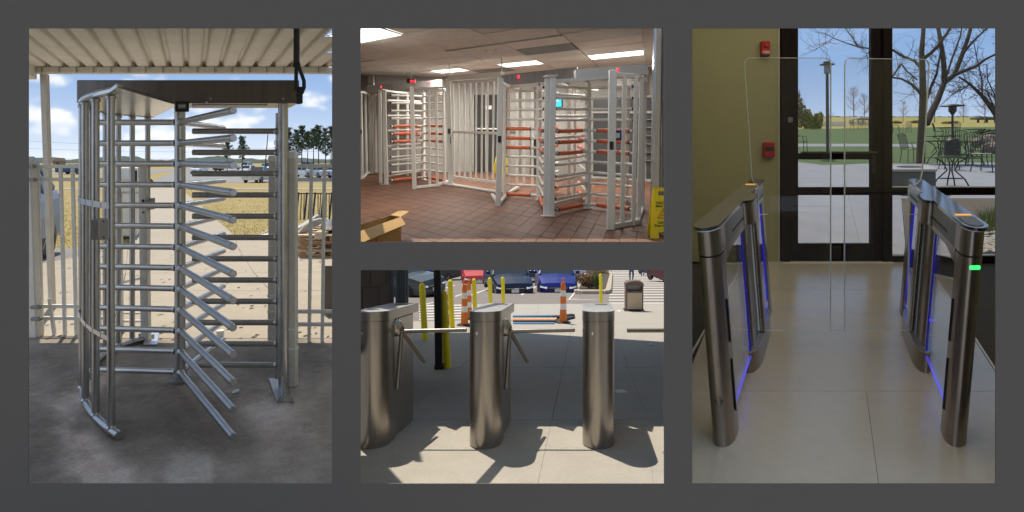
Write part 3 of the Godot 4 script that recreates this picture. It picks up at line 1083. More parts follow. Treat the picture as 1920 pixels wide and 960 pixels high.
func yard_fences() -> void:
	var d := yard.dist(628)
	# left: gate post and panel
	var gp := yard.dist(632)
	var t := thing("gate_post", "thick cream gate post with hinges at the left edge of the yard", "post", yard.fl(63, 632))
	var s := Shape.new()
	s.bar(yard.at(66, 633, gp), yard.at(54, 300, gp), 0.085, 0.085, 0.01)
	part(t, "shaft", s, M.pale_post)
	s = Shape.new()
	s.ball(yard.at(54, 303, gp), Vector3(0.05, 0.035, 0.05), 10)
	part(t, "cap", s, M.pale_post)
	for v: float in [312, 337, 576, 598]:
		var uu := 54.0 + (v - 300.0) / 333.0 * 12.0
		s = Shape.new()
		s.bar(yard.at(uu - 6, v, gp - 0.08), yard.at(uu + 13, v, gp - 0.08), 0.032, 0.04, 0.006)
		s.tube(yard.at(uu + 8, v - 4.0, gp - 0.1), yard.at(uu + 8, v + 4.0, gp - 0.1), 0.014)
		part(t, "hinge", s, M.bracket_grey)
	t = thing("picket_fence", "cream metal picket fence left of the turnstile, a parked car behind it", "fence", yard.fl(110, 628))
	for v: float in [312, 336.5, 574, 596.5]:
		fence_rail(t, 64 + (v - 312) * 0.03, 196, v, d)
	for q: Vector2 in [Vector2(71, 79), Vector2(113.5, 122), Vector2(136, 143.5), Vector2(158, 165), Vector2(181, 187)]:
		picket(t, q.x, 312, q.y, 627, d)
	picket(t, 93, 560, 102, 627, d)
	t = thing("picket_fence", "short cream picket fence behind the caged side of the turnstile", "fence", yard.fl(230, 622), 0, "")
	var d2 := yard.dist(618)
	for v: float in [361, 587, 602]:
		fence_rail(t, 196, 272, v, d2, 0.02)
	for q: Vector2 in [Vector2(206, 209), Vector2(226, 228.5), Vector2(247, 248)]:
		picket(t, q.x, 361, q.y, 617, d2)
	t = thing("gate_cabinet", "cream upright gate motor cabinet beyond the caged bars", "cabinet", yard.fl(236, 430))
	s = Shape.new()
	s.sb(yard, (216 - 360) * 14.5 / FOC, (257 - 360) * 14.5 / FOC, 0.0, yard.hgt(314, 14.5), 14.5, 15.4, 0.02)
	part(t, "body", s, M.pale_post)
	s = Shape.new()
	s.sb(yard, (214 - 360) * 14.4 / FOC, (258 - 360) * 14.4 / FOC, yard.hgt(336, 14.4), yard.hgt(333, 14.4), 14.4, 14.45)
	part(t, "ledge", s, M.pale_post)
	t = thing("latch_post", "cream square post with lock boxes, left of the path through the turnstile", "post", yard.fl(270, 640))
	var d3 := yard.dist(640)
	s = Shape.new()
	s.bar(yard.at(274, 641, d3), yard.at(269, 306, d3), 0.07, 0.06, 0.006)
	part(t, "shaft", s, M.pale_post)
	s = Shape.new()
	s.box(yard.at(284, 382, d3), Vector3(0.013, 0, 0), Vector3(0, 0.05, 0), Vector3(0, 0, 0.04), 0.004)
	part(t, "lock", s, M.bracket_grey)
	for q: Vector2 in [Vector2(268, 377), Vector2(268.5, 398)]:
		s = Shape.new()
		s.box(yard.at(q.x, q.y, d3 - 0.045), Vector3(0.008, 0, 0), Vector3(0, 0.014 if q.y < 380 else 0.006, 0), Vector3(0, 0, 0.004))
		part(t, "keyhole", s, M.black_part)
	s = Shape.new()
	s.box(yard.at(252, 330, d3), Vector3(0.010, 0, 0), Vector3(0, 0.05, 0), Vector3(0, 0, 0.03), 0.004)
	part(t, "card_reader", s, M.black_part)
	s = Shape.new()
	s.bar(yard.at(220, 532, d3), yard.at(272, 520, d3 - 0.06), 0.018, 0.01)
	part(t, "stay", s, M.pale_post)
	# right
	square_post("fence_post", "cream square post close behind the right-hand turnstile post", 549, 724, 297, 0.058, 1, "")
	var pd := square_post("fence_post", "cream square post farther back, seen behind the tips of the arms", 516, 640, 302, 0.09, -2, "")
	s = Shape.new()
	s.bar(yard.at(508, 320, 6.0), yard.at(508, 330, 6.0), 0.03, 0.04)
	s.bar(yard.at(520, 583, 5.98), yard.at(518, 606, 5.98), 0.02, 0.03)
	part(pd, "hinge", s, M.bracket_grey)
	t = thing("picket_fence", "cream metal picket fence right of the turnstile, pallets behind it", "fence", yard.fl(590, 641))
	var d4 := yard.dist(641)
	for v: float in [311, 337, 584, 608]:
		fence_rail(t, 556, 646, v, d4)
	s = Shape.new()
	s.bar(yard.at(556, 646, d4), yard.at(646, 646, d4), 0.012, 0.04)
	part(t, "rail", s, M.bracket_grey)
	for q: Vector2 in [Vector2(584, 579.5), Vector2(608.5, 604), Vector2(632, 627.5)]:
		picket(t, q.x, 311, q.y, 648, d4)

func yard_far() -> void:
	var s: Shape
	# pallets with scrap on them
	var pz := yard.dist(483)
	for k in 3:
		var y0 := k * 0.125
		var t := thing("pallet", ["bottom wooden pallet of the stack right of the turnstile", "middle wooden pallet of the stack beyond the right fence", "topmost wooden pallet, under the scrap metal"][k], "pallet", yard.w((562 - 360) * pz / FOC, y0, pz), 0, "stacked pallets")
		var x0 := (560 - 360) * pz / FOC + (rng.randf() - 0.5) * 0.08
		for j in 3:
			s = Shape.new()
			s.sb(yard, x0 + 0.02 + j * 0.5, x0 + 0.12 + j * 0.5, y0 + 0.02, y0 + 0.1, pz + 0.02, pz + 1.6)
			part(t, "bearer", s, M.pallet_wood)
		for j in 5:
			s = Shape.new()
			s.sb(yard, x0, x0 + 1.15, y0 + 0.1, y0 + 0.12, pz + j * 0.4, pz + 0.18 + j * 0.4)
			part(t, "board", s, M.pallet_wood if (j + k) % 2 else M.pale_board)
		s = Shape.new()
		s.sb(yard, x0, x0 + 1.15, y0, y0 + 0.02, pz, pz + 0.2)
		part(t, "board", s, M.pallet_wood)
	var t := thing("scrap_frame", "grey steel frames of slats heaped on the pallet stack", "scrap", yard.w((580 - 360) * pz / FOC, 0.63, pz))
	for k in 9:
		s = Shape.new()
		s.bar(yard.at(558, 424 - k * 2.0 + 20, pz + 0.3), yard.at(604 - k, 404 - k * 1.6 + 12, pz + 1.0), 0.02, 0.06)
		part(t, "slat", s, M.galvanised)
	s = Shape.new()
	s.pipe([yard.at(560, 436, pz + 0.2), yard.at(570, 424, pz + 0.25), yard.at(585, 414, pz + 0.3), yard.at(600, 411, pz + 0.4), yard.at(616, 413, pz + 0.5)], 0.02, 8)
	part(t, "hoop", s, M.pale_post)
	s = Shape.new()
	s.ball(yard.at(617, 424, pz + 0.4), Vector3(0.13, 0.11, 0.2), 12)
	part(t, "tank", s, M.black_conduit)
	s = Shape.new()
	s.lathe(yard.at(617, 422, pz + 0.2), [[0.07, 0.0], [0.09, 0.01], [0.09, 0.03], [0.0, 0.04]], 14, Vector3.BACK)
	part(t, "lid", s, M.galvanised_bright)
	s = Shape.new()
	s.box(yard.at(603, 440, pz + 0.1), Vector3(0.09, 0, 0), Vector3(0, 0.06, 0), Vector3(0, 0, 0.1), 0.01)
	part(t, "carton", s, M.pale_board)
	t = thing("slatted_bench", "dark slatted metal racks standing upright behind the pallets", "rack", yard.w((590 - 360) * (pz + 1.2) / FOC, 0.6, pz + 1.2))
	for k in 15:
		s = Shape.new()
		var u := 560.0 + k * 5.2
		s.bar(yard.at(u, 362, pz + 1.3), yard.at(u - 3 + (k % 4), 412, pz + 1.2), 0.012, 0.02) if k % 3 else s.bar(yard.at(u, 361, pz + 1.3), yard.at(u - 5, 412, pz + 1.2), 0.03, 0.02)
		part(t, "slat", s, M.black_conduit)
	s = Shape.new()
	s.bar(yard.at(556, 363, pz + 1.32), yard.at(646, 363, pz + 1.32), 0.02, 0.02)
	part(t, "crossbar", s, M.black_conduit)
	s = Shape.new()
	s.box(yard.fl(502, 442, 0.02), Vector3(0.16, 0.02, 0), Vector3(0, 0.01, 0), Vector3(0.05, 0, 0.2))
	s.box(yard.fl(497, 438, 0.03), Vector3(0.1, 0.05, 0), Vector3(0, 0.01, 0), Vector3(0.02, 0, 0.1))
	solo("paper_scrap", "crumpled white paper lying on the dry grass beside the path", "litter", s, M.litter_white, yard.fl(502, 442))
	s = Shape.new()
	var cup := yard.fl(413, 634)
	s.lathe(cup, [[0.0, 0.0], [0.028, 0.0], [0.036, 0.07], [0.0, 0.07]], 10)
	solo("paper_cup", "small white cup on the ground in line with the rear arms", "cup", s, M.litter_white, cup)
	s = Shape.new()
	s.box(yard.fl(442, 737, 0.012), Vector3(0.022, 0.008, 0), Vector3(0, 0.004, 0.004), Vector3(0.01, 0, 0.03))
	solo("paper_scrap", "tiny pale scrap on the shaded concrete right of the lowest arms", "litter", s, M.litter_white, yard.fl(442, 737))
	# round bushes beside the path
	for q: Array in [[281.5, 342, 5.5, "round clipped bush left of the path mouth"], [333, 344, 4.5, "round clipped bush right of the path mouth"]]:
		var dd := yard.dist(q[1] + 4.0)
		bush(yard.fl(q[0], q[1] + 4.0), q[2] * 2.3 * dd / FOC, q[2] * 2.0 * dd / FOC, q[3], "", [Color(0.03, 0.045, 0.012), Color(0.1, 0.1, 0.02), Color(0.26, 0.24, 0.04)], 260, 0.06 * dd / 30.0)
	# cars
	var suv := car("suv", Color(0.20, 0.25, 0.32), "pale blue grey parked car seen from behind beyond the left fence", "car")
	suv.position = yard.w(-3.70, -0.05, 9.99)
	suv.rotation.y = 0.243
	var row := [
		["suv", Color(0.7, 0.7, 0.7), 373, 325, 0.0, "white car parked alone nearest the rotor column"], ["suv", Color(0.5, 0.52, 0.55), 432, 326.5, 0.5, "silver estate car behind the upper rotor arms"],
		["van", Color(0.75, 0.75, 0.75), 462, 317.5, 0.05, "tall white van in the middle of the lot"], ["suv", Color(0.6, 0.6, 0.6), 464, 326.5, 0.0, "white car in front of the tall white van"],
		["pickup", Color(0.5, 0.55, 0.58), 485, 341, PI, "pale pickup truck backed to the near edge of the lot"], ["sedan", Color(0.05, 0.05, 0.06), 447, 319, 0.2, "small dark car left of the tall white van"],
		["sedan", Color(0.02, 0.02, 0.025), 418, 320, 1.4, "black car side on, left in the lot"], ["suv", Color(0.45, 0.47, 0.5), 497, 318, 0.1, "silver car right of the white van, far row"],
		["van", Color(0.3, 0.36, 0.42), 507, 322, 0.1, "blue grey van beside the rear cream post"], ["suv", Color(0.7, 0.7, 0.7), 577, 331, 1.0, "white car beside the right fence post, angled left"],
		["pickup", Color(0.4, 0.43, 0.47), 598, 333, 0.7, "silver pickup truck behind the right fence pickets"], ["suv", Color(0.65, 0.65, 0.65), 618, 331, 0.4, "white car at the far right of the lot"],
		["van", Color(0.65, 0.67, 0.68), 579, 313.5, 1.2, "white van parked under the pine trees"], ["suv", Color(0.1, 0.11, 0.13), 622, 316, 0.3, "dark car under the pine trees at the right edge"],
		["pickup", Color(0.03, 0.07, 0.16), 136, 326, 1.5, "blue pickup truck on the far road left of the cage"], ["sedan", Color(0.1, 0.1, 0.1), 257, 321, 1.5, "dark car on the far road behind the latch post"]]
	for r: Array in row:
		var o := car(r[0], r[1], r[5], "van" if r[0] == "van" else "pickup" if r[0] == "pickup" else "car", "cars in the yard's parking lot")
		o.position = low.fl(r[2], r[3], -0.055)
		o.rotation.y = r[4]
	# a house, poles and wires
	var hd := low.dist(321)
	var t2 := thing("house", "low brown roofed house far beyond the left fence", "house", low.fl(108, 321))
	var hx := (108 - 360) * hd / FOC
	s = Shape.new()
	s.sb(yard, hx - 1.1, hx + 1.0, 0, 1.35, hd, hd + 5)
	part(t2, "wall", s, M.pallet_wood)
	s = Shape.new()
	s.prism([yard.w(hx - 1.5, 1.3, hd - 0.4), yard.w(hx + 1.3, 1.3, hd - 0.4), yard.w(hx + 0.5, 2.1, hd + 1), yard.w(hx - 0.4, 2.1, hd + 1)], yard.along() * 5.0)
	part(t2, "roof", s, M.bark)
	s = Shape.new()
	s.sb(yard, hx - 0.3, hx + 0.2, 0.4, 1.1, hd - 0.05, hd)
	part(t2, "window", s, M.car_glass)
	s = Shape.new()
	s.tube(yard.fl(497, 315), yard.at(502.5, 249, yard.dist(315)), 0.12, 0.08, 8)
	solo("pole", "bare leaning utility pole between the lone trees and the pine stand", "pole", s, M.bark, yard.fl(497, 315))
	for q: Vector2 in [Vector2(258, 280), Vector2(274, 283)]:
		s = Shape.new()
		var pts: Array = []
		for i in 15:
			var f := i / 14.0
			pts.append(yard.at(lerpf(-60, 645, f), lerpf(q.x, q.y, f) + sin(f * PI) * 6.0, 160.0))
		s.pipe(pts, 0.022, 5)
		solo("power_line", ["upper thin overhead wire crossing the sky behind the turnstile", "lower thin overhead wire crossing the sky behind the turnstile"][0 if q.x < 260 else 1], "wire", s, M.black_part, pts[0])
	# pines
	var pines: Array = []
	for k in 3:
		pines.append(pine(900 + k))
	var stand := [[541, 318, 236, 1, "pine at the left end of the stand, beside the turnstile's right post"], [556, 317, 240, 0, "tall narrow pine behind the right fence post"], [566, 318, 233, 1, "broad pine just right of the fence post"], [577, 319, 244, 2, "thin pine in the middle of the stand"],
		[588, 318, 238, 2, "slim pine over the right fence's first picket"], [597, 319, 232, 1, "broad pine second from the right end"], [610, 318, 237, 0, "pine near the right end of the stand"], [621, 319, 234, 1, "tall pine at the right edge of the yard"], [640, 318, 230, 1, "pine past the right edge of the yard view"],
		[426, 330, 262, 2, "lone small pine left of the forked pair beyond the lot"], [454, 331, 252, 1, "lone pine standing above the white van"], [526, 325, 252, 2, "small pine left of the turnstile's right post"]]
	for i in stand.size():
		var r: Array = stand[i]
		var dd := low.dist(r[1])
		var tall: float = (r[1] - r[2]) * dd / FOC
		var src: Node3D = pines[r[3]]
		var o := copy_of(src, r[4], low.fl(r[0], r[1], -0.1), i * 1.3, tall / 10.0)
		o.set_meta("group", "pines beyond the parking lot")
	for o: Node3D in pines:
		remove_child(o)
		o.free()
	grass_tufts()

# tufts of dry grass along the path and before the fence
func grass_tufts() -> void:
	var s := Shape.new()
	s.tinted = true
	var r := RandomNumberGenerator.new()
	r.seed = 5
	for k in 14000:
		var v := 352.0 + 108.0 * pow(r.randf(), 0.8)
		var u := r.randf_range(56, 648)
		var lo := 282.0 - (v - 350.0) * 0.36
		var hi := 336.0 + (v - 350.0) * 1.13
		if u > lo - 3 and u < hi + 3:
			continue
		if v > 444 and u > 300 and v > 444 + (u - 442) * 0.106:
			continue
		var p := yard.fl(u, v, -0.07)
		var f := r.randf()
		s.tint = Color(0.5, 0.39, 0.17).lerp(Color(0.3, 0.27, 0.08), f * f * f)
		var a := r.randf() * TAU
		var w := Vector3(cos(a), 0, sin(a)) * 0.008
		var h := Vector3(r.randf_range(-0.05, 0.05), r.randf_range(0.02, 0.06), r.randf_range(-0.05, 0.05))
		s.flat(p - w, p + w, p + h, Vector3(0, 1, 0.4))
	var o := struct("grass", s, M.dry_blade)
	tag(o, "tufts of dry yellow grass beside the path", "grass", "", "stuff")

# ================================================================ the tiled plant entrance
const K := 1.094   # the room was measured at an eye height of 1.28 m and stands a little larger

func pp(x: float, y: float, d: float) -> Vector3:
	return plant.w(x * K, y * K, d * K)

# the ceiling falls a little towards the back
func cp(x: float, d: float, h := 0.0) -> Vector3:
	var z := 1.53 / (1.18 / (d * K) + 0.0364)
	return plant.w(x * K * z / (d * K), 1.4 + 1.53 - 0.0364 * z + h, z)

const BACK := [Vector2(-3.95, 16.6), Vector2(-0.9, 17.0), Vector2(3.36, 14.2)]

# how far the back wall stands in the direction of a point of the photograph
func back_d(u: float) -> float:
	var t := (u - 960.0) / FOC
	var k := 0 if t < -0.9 / 17.0 else 1
	var a: Vector2 = BACK[k]
	var b: Vector2 = BACK[k + 1]
	var m := (b.y - a.y) / (b.x - a.x)
	return (a.y - m * a.x) / (1.0 - m * t)

func plant_setting() -> void:
	var s := Shape.new()
	# floor slab under the tiles, walls and the slab over the ceiling: a room that widens with depth
	var f0 := 6.8
	var fr := [plant.w(-308.0 / FOC * f0 * K, 0, f0 * K), plant.w(308.0 / FOC * f0 * K, 0, f0 * K), plant.w(3.36, 0, 14.24), plant.w(-0.9, 0, 17.04), plant.w(-3.95, 0, 16.64)]
	var low: Array = []
	for p: Vector3 in fr:
		low.append(p + Vector3(0, -0.085, 0))
	s.prism(low, Vector3(0, 0.07, 0))
	var floor_ := struct("floor", s, M.grout)
	s = Shape.new()
	var under: Array = []
	for p: Vector3 in fr:
		under.append(p + Vector3(0, -0.12, 0))
	s.prism(under, Vector3(0, 0.03, 0))
	struct("soffit", s, M.bounce_paint)  # pale underside added to bounce light onto the shaded forecourt
	# quarry tiles laid in diagonal rows
	var a := Vector2(0.46, 2.255) * 0.15
	var b := Vector2(0.889, -1.166) * 0.15
	var spots: Array = []
	for i in range(-70, 70):
		for j in range(-70, 70):
			var q := a * i + b * j + Vector2(0.194, 7.2)
			if q.y < f0 or q.y * K > 16.9:
				continue
			if absf(q.x) > 304.0 / FOC * q.y - 0.03:
				continue
			if q.y * K > back_d(960.0 + q.x / q.y * FOC) - 0.06:
				continue
			spots.append(q)
	spots.sort_custom(func(p, q): return p.y < q.y)
	var kinds: Array = []
	for k in 3:
		s = Shape.new()
		var g := 0.962 + 0.006 * k
		var c: Array = []
		for t: Vector2 in [Vector2(-1, -1), Vector2(1, -1), Vector2(1, 1), Vector2(-1, 1)]:
			var q: Vector2 = (a * t.x + b * t.y) * 0.5 * g
			c.append(plant.w(q.x * K, -0.014, q.y * K) - plant.w(0, 0, 0))
		s.prism(c, Vector3(0, 0.014, 0))
		kinds.append(s.mesh())
	var rest: Array = [Shape.new(), Shape.new(), Shape.new()]
	for i in spots.size():
		var q: Vector2 = spots[i]
		var k := rng.randi() % 3
		var at := pp(q.x, 0, q.y) + Vector3(0, rng.randf() * 0.002, 0)
		if i < 300:
			piece(floor_, "tile", kinds[k], M["quarry_tile_%d" % k], at)
		else:
			var r: Shape = rest[k]
			var src: ArrayMesh = kinds[k]
			var arr := src.surface_get_arrays(0)
			r.v.append_array(Transform3D(Basis(), at) * (arr[Mesh.ARRAY_VERTEX] as PackedVector3Array))
			r.n.append_array(arr[Mesh.ARRAY_NORMAL])
	for k in 3:
		part(floor_, "tiles", rest[k], M["quarry_tile_%d" % k], "", "stuff")
	# ceiling
	s = Shape.new()
	var c0 := 8.35
	var up: Array = []
	for p: Vector2 in [Vector2(-308.0 / FOC * c0 * K, c0 * K), Vector2(308.0 / FOC * c0 * K, c0 * K), Vector2(3.36, 14.24), Vector2(-0.9, 17.04), Vector2(-3.95, 16.64)]:
		up.append(plant.w(p.x, 2.93 - 0.0364 * p.y + 0.014, p.y))
	s.prism(up, Vector3(0, 0.12, 0))
	var ceiling := struct("ceiling", s, M.ceiling_grid)
	var cb := Vector2(0.845, -1.108)
	var ca := Vector2(0.2185, 1.071)
	var co := Vector2(1.33, 12.5)
	var lit := [Vector2i(0, 0), Vector2i(-2, 0), Vector2i(-4, 0), Vector2i(-3, -6), Vector2i(-1, -5), Vector2i(-6, 1)]
	var vents := [Vector2i(-1, -2), Vector2i(-3, 1)]
	var where := ["long ceiling light at the right, over the rightmost turnstile", "long ceiling light over the middle turnstile, behind the gate's hanging rod", "distant ceiling light over the left turnstile and gate", "large ceiling light at the upper left corner of the plant room", "ceiling light just above the top edge, before the square vent", "ceiling light out of view at the far left of the plant room"]
	for i in range(-9, 9):
		for j in range(-9, 9):
			var q := co + cb * i + ca * j
			var mid := q + (cb + ca) / 2
			if mid.y < c0 + 0.3 or absf(mid.x) > 300.0 / FOC * mid.y:
				continue
			if 1.53 / (1.18 / (mid.y * K) + 0.0364) > back_d(960.0 + mid.x / mid.y * FOC) - 0.15:
				continue
			var cell := Vector2i(i, j)
			var is_lamp := cell in lit
			var is_vent := cell in vents
			var c: Array = []
			for t: Vector2 in [Vector2(0.012, 0.02), Vector2(0.988, 0.02), Vector2(0.988, 0.98), Vector2(0.012, 0.98)]:
				var z := q + cb * t.x + ca * t.y
				c.append(cp(z.x, z.y, -0.002 - 0.004 * rng.randf()))
			s = Shape.new()
			s.prism(c, Vector3(0, 0.014, 0))
			if is_lamp:
				var base := cp(mid.x, mid.y)
				var t := thing("ceiling_light", where[lit.find(cell)], "light", base, 0, "ceiling lights in the plant room")
				part(t, "diffuser", s, M.tube_light)
				s = Shape.new()
				for e in 4:
					s.bar(c[e], c[(e + 1) % 4], 0.014, 0.02)
				part(t, "frame", s, M.ceiling_grid)
				var lamp := AreaLight3D.new()
				lamp.name = "ceiling_light_lamp"
				lamp.area_size = Vector2(0.9, 0.9)
				lamp.light_energy = 6.4
				lamp.light_color = Color(1.0, 0.99, 0.965)
				lamp.area_range = 30.0
				lamp.shadow_enabled = true
				t.add_child(lamp)
				lamp.position = Vector3(0, -0.03, 0)
				lamp.rotation.x = -PI / 2
			elif is_vent:
				var t := thing("ceiling_vent", "square dark grille in the ceiling before the right-hand light" if cell.x == -1 else "small grille in the ceiling beyond the gate", "vent", cp(mid.x, mid.y), 0, "")
				part(t, "tray", s, M.housing_steel)
				for n in 7:
					var e0: Vector3 = (c[0] as Vector3).lerp(c[3], (n + 0.5) / 7.0)
					var e1: Vector3 = (c[1] as Vector3).lerp(c[2], (n + 0.5) / 7.0)
					s = Shape.new()
					s.bar(e0 - Vector3(0, 0.006, 0), e1 - Vector3(0, 0.006, 0), 0.01, 0.05)
					part(t, "slat", s, M.bracket_grey)
			else:
				part(ceiling, "ceiling_panel", s, M["ceiling_tile_%d" % (rng.randi() % 2)])
	# walls (the left back wall, the right back wall, the two sides)
	var wall := func(called: String, a0: Vector2, a1: Vector2, off: Vector2, tall0: float, tall1: float) -> void:
		var sh := Shape.new()
		var e: Array = [a0, a1, a1 + off, a0 + off]
		var c8: Array = []
		for i in 4:
			var q: Vector2 = e[i]
			c8.append(plant.w(q.x, 0.0, q.y))
		for i in 4:
			var q: Vector2 = e[i]
			c8.append(plant.w(q.x, tall0 if i in [0, 3] else tall1, q.y))
		var m := Vector3.ZERO
		for q: Vector3 in c8:
			m += q / 8.0
		for f: Array in [[0, 1, 5, 4], [1, 2, 6, 5], [2, 3, 7, 6], [3, 0, 4, 7], [4, 5, 6, 7], [0, 1, 2, 3]]:
			sh.quad(c8[f[0]], c8[f[1]], c8[f[2]], c8[f[3]], ((c8[f[0]] as Vector3) + c8[f[2]]) / 2 - m)
		struct(called, sh, M.plant_wall)
	wall.call("back_wall", BACK[0], BACK[1], Vector2(0, 0.12), 2.34, 2.325)
	wall.call("back_wall", BACK[1], BACK[2], Vector2(0, 0.12), 2.325, 2.43)
	wall.call("side_wall", Vector2(-304.0 / FOC * 7.44, 7.44), Vector2(-304.0 / FOC * 16.62, 16.62), Vector2(-0.06, 0), 2.66, 2.34)
	wall.call("side_wall", Vector2(304.0 / FOC * 7.44, 7.44), Vector2(304.0 / FOC * 14.22, 14.22), Vector2(0.06, 0), 2.66, 2.42)

func pd(v: float) -> float:
	return plant.dist(v)

# a round arm with a black end, or with an orange grip sleeve
func arm(t: Node3D, a: Vector3, b: Vector3, r: float, sleeve: bool) -> void:
	var s := Shape.new()
	s.tube(a, b, r, -1, 10)
	var o := part(t, "arm", s, M.white_steel)
	var dir := (b - a).normalized()
	if sleeve:
		s = Shape.new()
		s.tube(a.lerp(b, 0.2), a.lerp(b, 0.93), r * 1.45, -1, 12)
		part(o, "sleeve", s, M.orange_sleeve)
		s = Shape.new()
		s.tube(a.lerp(b, 0.93), a.lerp(b, 0.945), r * 1.5, -1, 12)
		s.tube(a.lerp(b, 0.185), a.lerp(b, 0.2), r * 1.5, -1, 12)
		part(o, "sleeve_ring", s, M.black_part)
	s = Shape.new()
	s.tube(b, b + dir * 0.008, r * 0.86, -1, 10)
	part(o, "end_cap", s, M.black_part)

func post(t: Node3D, called: String, u: float, v: float, top: float, wide: float, u_top := -1.0) -> void:
	var d := pd(v)
	var s := Shape.new()
	var a := plant.fl(u, v)
	var b := a + Vector3(0, top * K, 0)
	if u_top > 0.0:
		b.x += (u_top - u) * d / FOC
	s.bar(a, b, wide, wide, 0.006)
	part(t, called, s, M.white_steel)

func rails(t: Node3D, path: Array, hs: Array, thick := 0.05) -> void:
	for h: float in hs:
		for i in path.size() - 1:
			var s := Shape.new()
			var p: Vector2 = path[i]
			var q: Vector2 = path[i + 1]
			s.bar(plant.fl(p.x, p.y, h * K), plant.fl(q.x, q.y, h * K), thick, thick, 0.005)
			part(t, "rail", s, M.white_steel)

func plant_rotor(t: Node3D, cu: float, cv: float, ends: Array, orange: Array) -> void:
	var c := plant.fl(cu, cv)
	var s := Shape.new()
	s.tube(c, c + Vector3(0, 1.71 * K, 0), 0.046, -1, 16)
	s.lathe(c, [[0.075, 0.0], [0.075, 0.012], [0.05, 0.02]], 16)
	part(t, "rotor_column", s, M.white_steel)
	s = Shape.new()
	s.tube(c + Vector3(0, 1.71 * K, 0), c + Vector3(0, 1.76 * K, 0), 0.02)
	part(t, "spindle", s, M.bracket_grey)
	for i in 12:
		var h := (0.066 + 0.143 * i) * K
		for e: Vector2 in ends:
			var f := plant.fl(e.x, e.y, h)
			var a := c + Vector3(0, h, 0)
			arm(t, a + (f - a).normalized() * 0.04, f, 0.021, i in orange)

func channel(t: Node3D, called: String, a: Vector3, b: Vector3, tall: float, deep: float, m: Material) -> void:
	var s := Shape.new()
	s.bar(a, b, tall, deep, 0.004, Vector3.UP)
	part(t, called, s, m)

func reader(t: Node3D, u: float, v: float, d: float) -> void:
	var s := Shape.new()
	s.box(plant.at(u, v, d), Vector3(0.024, 0, 0), Vector3(0, 0.05, 0), Vector3(0, 0, 0.02), 0.006)
	part(t, "card_reader", s, M.black_part)

func beacon(t: Node3D, u: float, v: float, d: float, r := 0.02) -> void:
	var s := Shape.new()
	s.ball(plant.at(u, v, d), Vector3(r, r * 1.3, r), 8)
	part(t, "red_lamp", s, M.red_lamp)

